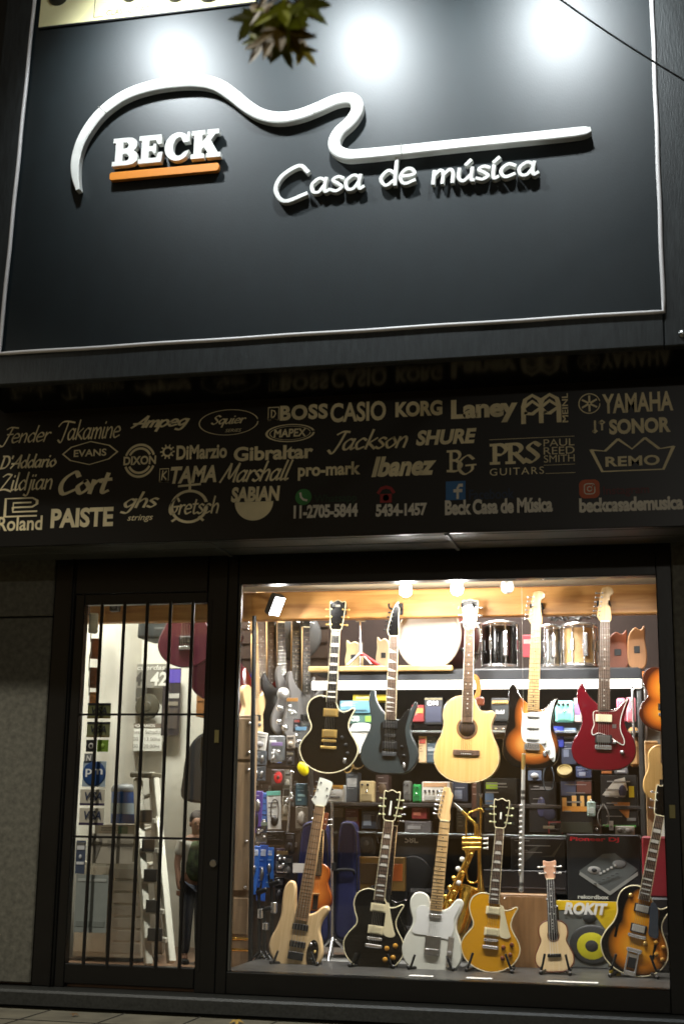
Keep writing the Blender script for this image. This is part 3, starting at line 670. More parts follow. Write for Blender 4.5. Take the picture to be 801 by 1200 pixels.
def word(t, x0, x1, yb, yt, wpx, e=.035):
    ps = script_paths(t, .06); ax = min(p[0] for s_ in ps for p in s_); bx = max(p[0] for s_ in ps for p in s_); ay = min(p[1] for s_ in ps for p in s_); by = max(p[1] for s_ in ps for p in s_)
    xc = (x0 + x1) / 2; U0, U1, V0, V1 = S(x0, (yb + yt) / 2, e).x, S(x1, (yb + yt) / 2, e).x, S(xc, yb, e).y, S(xc, yt, e).y
    pl = lambda x, y: (U0 + (x - ax) / (bx - ax) * (U1 - U0), V0 + (y - ay) / (by - ay) * (V1 - V0))
    mb = MB(); ribbon3([(s_, [wpx * pxm] * len(s_)) for s_ in ps], .006, e, mb, pl); mb.build('lettering', LW, sign)
word('C', 323, 360, 235, 195, 5); word('asa', 365, 426, 223.5, 207, 4.1); word('de', 446, 486, 216, 185, 4.1); word('m´us´ica', 507, 630, 210, 186, 4.1)

# cream printed panel at the top of the sign
bn = thing('amplifier_banner', 'cream amplifier panel picture fixed at the top left of the sign', 'banner', matrix=SM)
b0 = S(46, 34); b1 = S(300, 4); zb = S(150, 21.5).y
b = MB(); b.box(((b0.x + b1.x) / 2 + .0, zb + .32, .006), (b1.x - b0.x, .64, .01), .002); b.build('print', mat('cream_print', (240, 232, 176), .6, noise=(3, .06)), bn)
b = MB(); b.box(((b0.x + b1.x) / 2, zb - .004, .007), (b1.x - b0.x, .012, .014), .002); b.build('edge_strip', M['plastic'], bn)
p = S(68, -5, .02); b = MB(); b.lathe([(.0, .05), (.046, .05), (.05, .045), (.058, .012), (.058, .011)], (p.x, p.y, 0), (0, 0, 1), 24); b.build('dial', M['plastic'], bn)
for px in (152, 205, 243):
    p = S(px, -7, .02); b = MB(); b.lathe([(.0, .05), (.036, .05), (.04, .045), (.046, .012), (.046, .011)], (p.x, p.y, 0), (0, 0, 1), 24); b.build('dial', M['plastic'], bn)
tm = fit(font_mesh('CLASSIC GAIN', .004), S(126, 16).x, S(179, 10).x, S(152, 17).y, S(152, 10.5).y)
INK = mat('faded_ink', (64, 58, 30), .6); b = MB(); b.add([(v[0], v[1], .0125) for v in tm[0]], tm[1]); b.build('lettering', INK, bn)
b = MB(); r0, r1 = S(111, 22), S(193, 10)
b.add(*[( [(x, y, .0123) for x, y, _ in m_[0]], m_[1]) for m_ in [strokes([[(r0.x, r0.y + .3), (r0.x, r0.y)], [(r0.x, r0.y), (S(122, 19).x, r0.y)], [(S(182, 15).x, r0.y), (r1.x, r0.y)], [(r1.x, r0.y), (r1.x, r0.y + .3)]], .004)]][0]); b.build('printed_pattern', INK, bn)

# floodlights that light the sign: on arms from its top edge, mirrored by the glossy panel
def flood(px, py, d, power):
    Hh = S(px, py); hw = SM @ Vector((Hh.x, Hh.y, 0)); v = (hw - CAM).normalized(); r_ = v - SN * 2 * v.dot(SN); L = hw + r_ * (d / r_.dot(SN))
    fl = thing('sign_floodlight', 'floodlight on a thin arm above the dark sign', 'floodlight', L, 'floodlights along the top of the sign')
    aim = SM @ Vector((Hh.x, Hh.y - .15, 0)); dr = (aim - L).normalized()
    hb = MB(); hb.lathe([(0, -.13), (.05, -.13), (.075, -.06), (.082, 0), (.078, 0), (.07, -.05)], (0, 0, 0), dr, 20); hb.build('housing', M['plastic'], fl)
    lb = MB(); lb.lathe([(0, -.012), (.068, -.012), (.068, -.02), (0, -.02)], (0, 0, 0), dr, 20); lb.build('lens', mat('flood_lens', (255, 255, 250), .4, emit=((236, 246, 255), 60)), fl)
    top = SM @ Vector((Hh.x, 2.34, -.1)); ar = MB(); ar.tube(smooth_path([L - dr * .12, (L + top) / 2 + Vector((0, 0, .12)), top], 6), .014, 8); ar.build('arm', M['plastic'], fl, world=True)
    ld = bpy.data.lights.new('sign_flood', 'SPOT'); ld.energy = power; ld.spot_size = R(106); ld.spot_blend = 1.0; ld.shadow_soft_size = .07; ld.color = (.89, .965, 1.0)
    lo = bpy.data.objects.new('lamp', ld); COL.objects.link(lo); lo.parent = fl; lo.rotation_euler = dr.to_track_quat('-Z', 'Y').to_euler(); lo.location = dr * .02
for k, (px, py) in enumerate(((214, 78), (437, 62), (655, 36))): flood(px, py, .85, 180)
for i, o in enumerate([o for o in bpy.data.objects if o.name.startswith('sign_floodlight')]):
    o['label'] = ['floodlight on a thin arm above the left end of the guitar outline', 'floodlight on a thin arm above the middle of the sign', 'floodlight on a thin arm at the right end of the sign top'][i]

# overhead cable
cb = MB(); a, c = at(560, -70, -1.9), at(860, 130, -1.25)
cb.tube(smooth_path([a, (a + c) / 2 + Vector((0, 0, -.03)), c], 8), .0045, 6)
co = cb.build('overhead_cable', mat('grey_cable', (64, 68, 70), .6)); tag(co, 'thin dark cable crossing the upper right corner of the sign', 'cable')

# street lamps behind the photographer light the street
def street_lamp(x, y, h, arm, power, lab, col=(1.0, .95, .82), size=.25):
    t = thing('street_lamp', lab, 'street lamp', (x, y, -.14 if y < -8.6 else 0), 'street lamps by the road')
    b = MB(); b.lathe([(0, 0), (.12, 0), (.12, .4), (.075, .5), (.05, h - .4)], (0, 0, 0), (0, 0, 1), 14); b.tube(smooth_path([(0, 0, h - .5), (0, arm * .2, h), (0, arm, h + .1)], 6), .035, 8); b.build('post', M['dgrey'], t)
    b = MB(); b.ball((0, arm + .2, h + .12), (.14, .34, .08), 14); b.build('lamp_head', M['grey'], t)
    b = MB(); b.ball((0, arm + .22, h + .06), (.1, .24, .06), 14); b.build('lamp_glass', mat('lamp_glass', (255, 230, 190), .4, emit=((255, 214, 160), 12)), t)
    ld = bpy.data.lights.new('street_lamp', 'SPOT' if size < .3 else 'POINT'); ld.energy = power
    if size < .3: ld.spot_size = R(88); ld.spot_blend = .3
    ld.color = col; ld.shadow_soft_size = min(size, .25)
    lo = bpy.data.objects.new('lamp', ld); COL.objects.link(lo); lo.parent = t; lo.location = (0, arm + .22, h - .1 - size)
street_lamp(-4.6, -8.3, 7.6, 3.6, 1500, 'street lamp on the kerb arching over the pavement')
street_lamp(5.0, -24, 6.5, 1.5, 1000, 'street lamp on the far side of the road', size=.35, col=(1, .95, .84))

# ------------------------------------------------------------------ lamps inside the shop
def bulb(px, py, Y, power, lab, spot=None, lit=True, col=(1.0, .98, .94)):
    p = at(px, py, Y); t = thing('window_spotlight', lab, 'spotlight', p, 'lamps along the top of the display')
    b = MB(); b.cyl((0, 0, .11), (0, 0, .045), .022, 14, ch=.003); b.build('socket', M['white'], t)
    b = MB(); b.lathe([(.02, .05), (.03, .03), (.036, 0), (.03, -.022), (.015, -.034), (0, -.036)], (0, 0, 0), (0, 0, 1), 16)
    b.build('globe', mat('lit_globe', (255, 250, 240), .4, emit=((255, 246, 230), 45)) if lit else M['white'], t)
    if lit:
        ld = bpy.data.lights.new('window_bulb', 'SPOT' if spot else 'POINT'); ld.energy = power; ld.color = col; ld.shadow_soft_size = .035
        lo = bpy.data.objects.new('lamp', ld); COL.objects.link(lo); lo.parent = t
        if spot: ld.spot_size = R(150); ld.spot_blend = .8; lo.location = (0, 0, -.04); lo.rotation_euler = Vector(spot).to_track_quat('-Z', 'Y').to_euler()
        else: lo.location = (0, 0, -.075)
    return t
bulb(475, 692, .30, 17, 'brightly lit bare bulb above the teal guitar')
bulb(535, 690, .30, 17, 'brightly lit bare bulb above the natural acoustic guitar')
bulb(594, 688, .30, 0, 'unlit white bulb right of the two lit bulbs', lit=False)
# floodlight clipped to the beam, shining to the right
p = at(325, 711, .62); t = thing('clamp_floodlight', 'black clamp floodlight glowing on the pine beam at the left', 'floodlight', p)
ax = (RIGHT * .55 - UP * .38 - FWD * .75).normalized()
fm = ax.to_track_quat('Z', 'Y').to_matrix()
b = MB(); b.box(ax * -.03, (.085, .13, .05), .008, 0, fm); b.build('housing', M['plastic'], t)
b = MB(); b.box(ax * -.003, (.07, .115, .006), .002, 0, fm); b.build('lens', mat('led_lens', (255, 255, 255), .4, emit=((250, 250, 255), 20)), t)
b = MB(); b.tube(smooth_path([ax * -.05, ax * -.07 + Vector((0, .04, .05)), Vector((0, .13, .03))], 5), .009, 8); b.build('clamp', M['plastic'], t)
ld = bpy.data.lights.new('clamp_flood', 'AREA'); ld.energy = 5; ld.size = .08; ld.color = (1, .97, .92); lo = bpy.data.objects.new('lamp', ld); COL.objects.link(lo); lo.parent = t
lo.location = ax * .012; lo.rotation_euler = ax.to_track_quat('-Z', 'Y').to_euler()
# unseen spot rail added above the window head to brighten the instruments
t = thing('added_spot_rail', 'added rail of unseen spotlights brightening the instruments from above the window head', 'spotlights', (-1.1, .06, 2.34))
b = MB(); b.box((0, 0, .022), (2.2, .03, .016), .003); b.build('rail', M['white'], t)
for i in range(5):
    x = -.92 + i * .46
    b = MB(); dr = Vector((0, .5, -1)).normalized(); b.lathe([(0, -.05), (.02, -.05), (.026, -.04), (.026, .0), (.022, .0)], (x, 0, 0), dr, 14); b.build('spot_head', M['white'], t)
    ld = bpy.data.lights.new('added_rail_spot', 'SPOT'); ld.energy = 62; ld.spot_size = R(120); ld.spot_blend = .7; ld.shadow_soft_size = .03; ld.color = (1, .985, .95)
    lo = bpy.data.objects.new('lamp', ld); COL.objects.link(lo); lo.parent = t; lo.location = (x, .012, -.02); lo.rotation_euler = dr.to_track_quat('-Z', 'Y').to_euler()
def led_panel(x, y, z, power, sx, sy, lab, col=(1, .985, .955)):
    t = thing('ceiling_panel_light', lab, 'ceiling light', (x, y, z), 'panel lights on the shop ceiling')
    b = MB(); b.box((0, 0, .02), (sx + .04, sy + .04, .03), .004); b.build('frame', M['white'], t)
    b = MB(); b.box((0, 0, .003), (sx, sy, .006), .001); b.build('diffuser', mat('panel_diffuser', (255, 255, 250), .5, emit=((255, 246, 228), 6)), t)
    ld = bpy.data.lights.new('panel', 'AREA'); ld.shape = 'RECTANGLE'; ld.size = sx; ld.size_y = sy; ld.energy = power; ld.color = col
    lo = bpy.data.objects.new('lamp', ld); COL.objects.link(lo); lo.parent = t; lo.location = (0, 0, -.004)
led_panel(-1.2, 1.15, 3.26, 120, 1.2, .3, 'long panel light on the ceiling behind the pine beam')
led_panel(-3.15, 1.0, 3.26, 120, .5, .3, 'short panel light on the ceiling behind the door')

# ------------------------------------------------------------------ guitars
OUT = {
 'single': [(0,0),(.08,.017),(.142,.062),(.172,.13),(.157,.185),(.123,.235),(.108,.27),(.112,.305),(.128,.345),(.14,.37),(.128,.377),(.10,.360),(.07,.353),(.045,.365),(.03,.395),(.012,.425),(-.03,.437),(-.08,.438),(-.127,.41),(-.143,.36),(-.131,.31),(-.113,.27),(-.117,.235),(-.155,.185),(-.173,.13),(-.146,.062),(-.08,.016)],
 'strat': [(0,0),(.09,.012),(.135,.05),(.147,.10),(.135,.17),(.112,.23),(.106,.28),(.118,.34),(.134,.376),(.130,.393),(.11,.386),(.085,.355),(.06,.33),(.035,.325),(0,.335),(-.045,.366),(-.075,.393),(-.092,.425),(-.105,.452),(-.120,.460),(-.136,.44),(-.141,.40),(-.137,.33),(-.137,.27),(-.15,.20),(-.162,.13),(-.155,.06),(-.10,.012)],
 'pac': [(0,0),(.09,.010),(.15,.05),(.171,.11),(.155,.175),(.12,.225),(.107,.27),(.118,.33),(.132,.375),(.124,.388),(.105,.372),(.08,.342),(.05,.325),(0,.33),(-.057,.37),(-.085,.40),(-.105,.438),(-.118,.46),(-.130,.452),(-.144,.41),(-.140,.355),(-.122,.30),(-.112,.262),(-.128,.205),(-.16,.15),(-.167,.095),(-.145,.04),(-.085,.006)],
 'super': [(0,0),(.09,.006),(.145,.045),(.169,.11),(.155,.175),(.128,.225),(.116,.27),(.128,.33),(.148,.39),(.150,.42),(.138,.423),(.118,.385),(.09,.345),(.062,.322),(0,.325),(-.055,.372),(-.08,.405),(-.097,.445),(-.104,.482),(-.116,.49),(-.130,.475),(-.138,.43),(-.130,.37),(-.119,.31),(-.128,.25),(-.155,.19),(-.174,.13),(-.166,.065),(-.12,.018),(-.06,0)],
 'tele': [(0,0),(.085,.014),(.142,.055),(.162,.12),(.146,.185),(.12,.24),(.118,.29),(.137,.345),(.142,.378),(.128,.398),(.10,.392),(.07,.352),(.038,.334),(0,.335),(-.032,.36),(-.05,.395),(-.085,.412),(-.125,.40),(-.145,.36),(-.136,.31),(-.12,.265),(-.124,.23),(-.15,.175),(-.163,.115),(-.142,.052),(-.085,.013)],
 'bass': [(0,0),(.09,.012),(.145,.055),(.160,.115),(.142,.185),(.120,.245),(.126,.30),(.148,.345),(.157,.372),(.142,.392),(.11,.380),(.075,.345),(.03,.325),(-.03,.318),(-.048,.355),(-.058,.41),(-.068,.47),(-.088,.503),(-.118,.498),(-.140,.455),(-.142,.38),(-.135,.30),(-.15,.22),(-.174,.155),(-.174,.09),(-.13,.03),(-.06,.004)],
 'acoustic': [(0,0),(.09,.015),(.155,.06),(.182,.125),(.172,.20),(.142,.265),(.132,.315),(.142,.355),(.152,.385),(.138,.402),(.105,.398),(.07,.405),(.045,.44),(.03,.472),(-.03,.482),(-.085,.468),(-.125,.43),(-.137,.38),(-.132,.325),(-.142,.268),(-.172,.20),(-.182,.125),(-.155,.06),(-.09,.014)],
 'uke': [(0,0),(.05,.005),(.088,.04),(.092,.085),(.075,.13),(.062,.165),(.07,.2),(.066,.24),(.04,.265),(0,.27),(-.04,.265),(-.066,.24),(-.07,.2),(-.062,.165),(-.075,.13),(-.092,.085),(-.088,.04),(-.05,.005)],
 'arch': [(0,0),(.085,.017),(.15,.062),(.182,.13),(.168,.20),(.13,.265),(.12,.31),(.135,.36),(.15,.40),(.14,.41),(.10,.385),(.06,.40),(.03,.44),(-.03,.478),(-.085,.470),(-.128,.43),(-.140,.37),(-.128,.315),(-.138,.26),(-.172,.195),(-.184,.13),(-.15,.06),(-.085,.016)],
}
HEADS = {
 'open': [(-.021,0),(-.03,.03),(-.038,.13),(-.036,.165),(-.022,.16),(0,.172),(.022,.16),(.036,.165),(.038,.13),(.03,.03),(.021,0)],
 'fender': [(-.021,0),(-.034,.022),(-.036,.035),(-.020,.165),(-.004,.185),(.018,.187),(.034,.172),(.033,.15),(.020,.135),(.019,.10),(.025,.05),(.028,.02),(.021,0)],
 'tele': [(-.021,0),(-.033,.02),(-.034,.04),(-.022,.165),(-.008,.178),(.010,.172),(.016,.155),(.026,.14),(.024,.11),(.018,.06),(.022,.02),(.021,0)],
 'hook': [(-.021,0),(-.032,.025),(-.03,.05),(-.008,.16),(.015,.205),(.022,.17),(.02,.10),(.024,.03),(.021,0)],
 'bass': [(-.024,0),(-.042,.02),(-.05,.03),(-.036,.06),(-.026,.16),(-.014,.168),(.028,.158),(.046,.145),(.042,.10),(.034,.04),(.024,0)],
 'slot': [(-.022,0),(-.03,.03),(-.038,.15),(-.02,.158),(0,.166),(.02,.158),(.038,.15),(.03,.03),(.022,0)],
 'uke': [(-.018,0),(-.024,.02),(-.031,.09),(-.022,.098),(0,.092),(.022,.098),(.031,.09),(.024,.02),(.018,0)],
}
def curve(name, sub=5): return [(v.x, v.y) for v in smooth_path([(x, y, 0) for x, y in (OUT if name in OUT else HEADS)[name]], sub, True)]
def outline2(pts, sub=5): return [(v.x, v.y) for v in smooth_path([(x, y, 0) for x, y in pts], sub, True)]
G_HANG, G_STAND = 'guitars hanging in a row in the display', 'guitars standing along the front of the display'
def guitar(name, label, cat, pb, Yb, pt, Yt, s, group=None, turn=0.0):
    B, T_ = at(*pb, Yb), at(*pt, Yt); L = (T_ - B).length; sc = L / s['len']
    y = (T_ - B).normalized(); z = (Vector((0, -1, 0)) - y * Vector((0, -1, 0)).dot(y)).normalized(); x = y.cross(z)
    if turn: q = Matrix.Rotation(R(turn), 3, y); x = q @ x; z = q @ z
    m = Matrix(((x.x * sc, y.x * sc, z.x * sc, B.x), (x.y * sc, y.y * sc, z.y * sc, B.y), (x.z * sc, y.z * sc, z.z * sc, B.z), (0, 0, 0, 1)))
    t = thing(name, label, cat, group=group, matrix=m)
    th = s.get('thick', .044); o = [(a_ * s.get('wide', 1), c_) for a_, c_ in curve(s['out'])]
    b = MB(); b.prism(o, -th, 0, s.get('round', .006)); b.build('body', s['body'], t)
    if 'binding' in s:
        b = MB(); b.tube([(px_, py_, -.002) for px_, py_ in o], .0035, 6, closed=True); b.build('binding', s['binding'], t)
    y0, y1, w0, w1 = s['neck']; w0 *= 1.16; w1 *= 1.2
    nm, fb = s['neckmat'], s['board']; hb = s.get('lift', .004)
    b = MB(); b.prism([(-w0 / 2 + .001, y0 + .02), (w0 / 2 - .001, y0 + .02), (w1 / 2 - .001, y1 + .004), (-w1 / 2 + .001, y1 + .004)], hb - .024, hb, .004); b.build('neck', nm, t)
    bo = [(-w0 / 2, y0), (w0 / 2, y0), (w1 / 2, y1), (-w1 / 2, y1)]
    b = MB(); b.prism(bo, hb, hb + .006, .001, smooth=False); fo = b.build('fretboard', fb, t)
    wa = lambda yy: w0 + (w1 - w0) * (yy - y0) / (y1 - y0)
    sl = s['scale']; b = MB(); fr_y = []
    for k in range(1, 26):
        yy = y1 - sl * (1 - 2 ** (-k / 12))
        if yy < y0 + .004: break
        fr_y.append(yy); ww = wa(yy); b.box((0, yy, hb + .0065), (ww - .002, .0022, .002))
    b.build('fret_pattern', M['fret'], fo)
    if s.get('edge'):
        b = MB()
        for q in (-1, 1): b.prism([(q * w0 / 2, y0), (q * (w0 / 2 - .0028), y0), (q * (w1 / 2 - .0028), y1), (q * w1 / 2, y1)], hb + .0005, hb + .0068)
        b.build('edge_binding', s['edge'], fo)
    il = s.get('inlay')
    if il:
        b = MB(); ys = [y1] + fr_y; sp = [3, 5, 7, 9, 12, 15, 17, 19, 21]
        if il in ('block', 'trap'): sp = ([1] if il == 'block' and s.get('first', 1) else []) + sp
        for k in sp:
            if k >= len(ys): continue
            ya, yb_ = ys[k], ys[k - 1]; yc = (ya + yb_) / 2; ww = wa(yc); h = (yb_ - ya)
            if il == 'dot':
                for dx in ((-ww * .22, ww * .22) if k == 12 else (0,)): b.cyl((dx, yc, hb + .005), (dx, yc, hb + .0068), .0034, 10)
            elif il == 'shark': b.prism([(-ww * .4, ya + h * .12), (ww * .4, ya + h * .12), (-ww * .4, yb_ - h * .12)], hb + .005, hb + .0068, smooth=False)
            else:
                a_ = .36; c_ = .36 if il == 'block' else .26
                b.prism([(-ww * a_, ya + h * .2), (ww * a_, ya + h * .2), (ww * c_, yb_ - h * .2), (-ww * c_, yb_ - h * .2)], hb + .005, hb + .0068, smooth=False)
        b.build('inlay_pattern', s.get('inlaymat', M['pearl']), fo)
    b = MB(); b.box((0, y1 + .003, hb + .004), (w1, .006, .010), .001); b.build('nut', M['cream'], t)
    hk = s['head']; ho = [(px_ * s.get('hs', 1.2), py_ * s.get('hl', 1) + y1 + .006) for px_, py_ in HEADS[hk]]
    ho = outline2(ho, 3)
    b = MB(); b.prism(ho, hb - .016, hb + .001, .002); hd = b.build('headstock', s['headmat'], t)
    if s.get('headedge'):
        b = MB(); b.tube([(px_, py_, hb) for px_, py_ in ho], .0028, 6, closed=True); b.build('head_binding', s['headedge'], hd)
    if s.get('logo'):
        b = MB(); b.prism([(v[0], v[1] + y1 + .006) for v in s['logo']], hb + .001, hb + .0022, smooth=False); b.build('head_inlay', s.get('logomat', M['pearl']), hd)
    for tx, ty, side in s['tuners']:
        b = MB(); yy = y1 + .006 + ty; b.cyl((tx * 1.2, yy, hb + .001), (tx * 1.2, yy, hb + .010), .0048, 12, ch=.001); b.cyl((tx * 1.2, yy, hb - .008), (tx * 1.2 + side * .026, yy, hb - .008), .003, 8)
        b.ball((tx * 1.2 + side * .032, yy, hb - .008), (.008, .0065, .005), 10); b.build('tuner', s.get('tunermat', M['chrome']), t)
    for pg in s.get('guard', []):
        b = MB(); b.prism(outline2(pg[0], 4), .001, pg[2] if len(pg) > 2 else .0035, .0008); b.build('pickguard', pg[1], t)
        if len(pg) > 3:
            b = MB(); b.tube([(a_, c_, .003) for a_, c_ in outline2(pg[0], 4)], .0022, 6, closed=True); b.build('pickguard_edge', pg[3], t)
    gz = s.get('gz', .0)
    for yc, kind, m_ in s.get('pickups', []):
        b = MB()
        if kind == 'hum':
            b.box((0, yc, gz + .003), (.088, .046, .006), .002); po = b.build('pickup', s.get('ring', M['plastic']), t)
            b = MB(); b.box((0, yc, gz + .007), (.070, .036, .008), .0025)
            for k in range(6): b.cyl((-.025 + .01 * k, yc + .008, gz + .010), (-.025 + .01 * k, yc + .008, gz + .0122), .0024, 8)
            b.build('pickup_cover', m_, po)
        elif kind == 'p90':
            b.box((0, yc, gz + .005), (.086, .040, .010), .003)
            for k in range(6): b.cyl((-.025 + .01 * k, yc, gz + .009), (-.025 + .01 * k, yc, gz + .0112), .0024, 8)
            b.build('pickup', m_, t)
        elif kind == 'soap':
            b.box((0, yc, gz + .005), (.098, .036, .012), .005)
            b.build('pickup', m_, t)
        else:
            b.prism(rrect(-.035, yc - .009, .035, yc + .009, .0088), gz, gz + .008, .002)
            for k in range(6): b.cyl((-.025 + .01 * k, yc, gz + .007), (-.025 + .01 * k, yc, gz + .0092), .0024, 8)
            b.build('pickup', m_, t)
    for bx in s.get('hardware', []):
        nm_, pieces, m_ = bx
        b = MB()
        for c_, d_, bv in pieces: b.box(c_, d_, bv)
        b.build(nm_, m_, t)
    for kx, ky, kr, m_ in s.get('knobs', []):
        b = MB(); b.lathe([(0, .014), (kr * .75, .014), (kr * .85, .012), (kr, .001), (kr, 0)], (kx, ky, gz), (0, 0, 1), 16); b.build('knob', m_, t)
    for rx_, ry_, rr_, m_ in s.get('discs', []):
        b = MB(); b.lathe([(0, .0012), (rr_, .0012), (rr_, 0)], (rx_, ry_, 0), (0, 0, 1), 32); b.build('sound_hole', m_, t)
    for rx_, ry_, rr_, m_ in s.get('rings', []):
        b = MB(); b.tube([(rx_ + rr_ * math.cos(R(a)), ry_ + rr_ * math.sin(R(a)), .0006) for a in range(0, 360, 10)], .0022, 6, closed=True); b.build('rosette', m_, t)
    ns, yb_, wb = s['strings']; b = MB()
    for k in range(ns):
        f_ = k / (ns - 1) - .5
        b.tube([(f_ * wb, yb_, gz + .012), (f_ * (w1 - .008), y1 + .003, hb + .0092)], (.0011 - .0007 * k / ns) * s.get('gauge', 1), 5)
    b.build('strings', s.get('stringmat', M['string']), t)
    if s.get('jack'):
        jx, jy = s['jack']; b = MB(); b.ball((jx, jy, .001), (.011, .018, .005), 12); b.build('jack_plate', M['chrome'], t)
    return t
T33 = [(-.024, .03, -1), (-.027, .075, -1), (-.029, .12, -1), (.024, .03, 1), (.027, .075, 1), (.029, .12, 1)]
T6 = [(-.027 + .0026 * k, .030 + .0245 * k, -1) for k in range(6)]
lac = dict(
 blk=mat('black_lacquer', (7, 7, 8), .14, coat=.25), teal=mat('teal_satin', (46, 53, 54), .34, noise=(40, .06), coat=.2),
 nat=wood('spruce_top', (214, 170, 98), (226, 186, 118), 3, (26, .8, 1), .3, coat=.5), ash=wood('ash_body', (206, 172, 120), (224, 194, 146), 4, (14, 1.2, 1), .4, coat=.2),
 wine=mat('wine_lacquer', (92, 8, 22), .14, coat=.8), wht=mat('white_lacquer', (222, 222, 208), .15, coat=.6),
 gtop=mat('mustard_gold', (204, 146, 26), .22, coat=.6, noise=(90, .06)), uke=wood('pale_top', (228, 196, 142), (236, 208, 160), 3, (24, 1, 1), .45),
 sb=burst('sunburst_two_horn', (216, 158, 78), (158, 84, 30), (14, 10, 8), (0, .135), (.15, .115), (-.005, .29), (.10, .15)),
 ab=burst('sunburst_archtop', (240, 168, 44), (214, 128, 26), (14, 10, 9), (.02, .16), (.17, .15), (.0, .33), (.10, .15)),
)
LPH = lambda a, bm, kn: dict()
crm = M['cream']
fpg = mat('white_guard', (232, 232, 226), .25, coat=.3)
specs = {}
specs['black_hang'] = dict(len=1.0, out='single', body=lac['blk'], binding=crm, neck=(.405, .822, .054, .043), neckmat=M['mahog'], board=M['ebony'], edge=crm, scale=.63, inlay='block', head='open', headmat=lac['blk'], headedge=crm, hl=1.02,
  logo=[(-.018, .135), (.018, .135), (.014, .148), (-.014, .148)], tuners=T33, tunermat=M['gold'], pickups=[(.345, 'hum', M['gold']), (.225, 'hum', M['gold'])], ring=M['gold'],
  hardware=[('bridge', [((0, .183, .006), (.085, .014, .012), .003)], M['gold']), ('tailpiece', [((0, .145, .007), (.095, .016, .013), .005)], M['gold'])],
  knobs=[(.075, .205, .0115, M['plastic']), (.1, .165, .0115, M['plastic']), (.112, .118, .0115, M['plastic'])], strings=(6, .145, .052), jack=(.098, .075))
specs['teal'] = dict(len=1.02, out='super', body=lac['teal'], neck=(.315, .808, .057, .043), neckmat=M['maple'], board=M['rosewood'], edge=crm, scale=.635, inlay='shark', head='hook', headmat=lac['blk'], headedge=crm, tuners=[(-.024 + .005 * k, .035 + .026 * k, -1) for k in range(6)], tunermat=M['plastic'],
  guard=[([(-.052, .30), (-.06, .26), (-.055, .20), (-.062, .13), (0, .115), (.04, .12), (.075, .055), (.10, .02), (.118, .06), (.118, .12), (.098, .2), (.09, .27), (.105, .34), (.112, .38), (.09, .37), (.05, .315), (0, .312)], mat('black_guard', (14, 15, 16), .2, coat=.4))],
  gz=.0035, pickups=[(.285, 'hum', M['plastic']), (.222, 'single', M['plastic']), (.165, 'hum', M['plastic'])], hardware=[('bridge', [((0, .115, .008), (.086, .026, .014), .003)], M['dgrey'])], knobs=[(.075, .16, .009, M['plastic']), (.088, .11, .009, M['plastic'])], strings=(6, .115, .05), jack=(.09, .05))
specs['acoustic'] = dict(len=1.04, out='acoustic', body=lac['nat'], binding=mat('maple_binding', (216, 190, 140), .3), thick=.095, neck=(.335, .865, .056, .044), neckmat=M['mahog'], board=M['rosewood'], edge=mat('ivory_binding', (230, 224, 204), .3), scale=.65, inlay='dot', head='slot', headmat=M['ebony'], headedge=crm,
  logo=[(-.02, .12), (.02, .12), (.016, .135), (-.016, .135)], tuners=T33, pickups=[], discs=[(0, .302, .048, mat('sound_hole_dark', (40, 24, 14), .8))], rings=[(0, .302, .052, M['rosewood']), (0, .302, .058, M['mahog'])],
  hardware=[('bridge', [((0, .165, .005), (.15, .03, .009), .004), ((0, .168, .011), (.075, .004, .006), .001)], M['rosewood']), ('bridge_pins', [((-.026 + .0104 * k, .158, .012), (.005, .005, .006), .001) for k in range(6)], M['pearl'])], strings=(6, .165, .055), stringmat=M['brass'])
specs['burst'] = dict(len=.985, out='strat', body=lac['sb'], neck=(.318, .793, .056, .043), neckmat=M['maple'], board=M['maple'], scale=.648, inlay='dot', inlaymat=M['plastic'], head='fender', headmat=M['maple'], tuners=T6,
  guard=[([(-.052, .30), (-.065, .335), (-.06, .285), (-.062, .2), (-.045, .145), (0, .138), (.045, .138), (.075, .10), (.115, .045), (.128, .06), (.125, .12), (.098, .21), (.1, .29), (.118, .37), (.128, .388), (.105, .37), (.06, .318), (0, .312)], fpg)], gz=.0035,
  pickups=[(.29, 'single', fpg), (.228, 'single', fpg), (.165, 'single', fpg)], hardware=[('bridge', [((0, .118, .007), (.084, .034, .010), .003)], M['chrome']), ('pickup_switch', [((.07, .165, .008), (.006, .018, .008), .002)], fpg)],
  knobs=[(.062, .145, .0125, fpg), (.085, .105, .0125, fpg), (.108, .068, .0125, fpg)], strings=(6, .118, .052), jack=(.07, .085))
specs['wine'] = dict(len=.985, out='pac', body=lac['wine'], neck=(.318, .793, .056, .043), neckmat=M['maple'], board=M['rosewood'], scale=.648, inlay='dot', head='fender', headmat=M['maple'], tuners=T6,
  guard=[([(-.05, .31), (-.055, .275), (-.05, .24), (-.062, .205), (-.055, .185), (-.03, .195), (.0, .19), (.045, .17), (.085, .145), (.105, .14), (.108, .165), (.088, .215), (.088, .27), (.105, .335), (.122, .378), (.1, .36), (.06, .318), (0, .312)], mat('tortoise_guard', (96, 34, 34), .2, coat=.4), .0035, M['pearl'])], gz=.0035,
  pickups=[(.275, 'p90', crm), (.165, 'hum', M['steel'])], hardware=[('bridge', [((0, .122, .007), (.088, .022, .012), .003)], M['chrome']), ('guard_badge', [((.055, .235, .0042), (.02, .02, .002), .001)], M['steel'])],
  knobs=[(.058, .15, .0115, M['chrome']), (.098, .10, .0115, M['chrome'])], strings=(6, .122, .052))
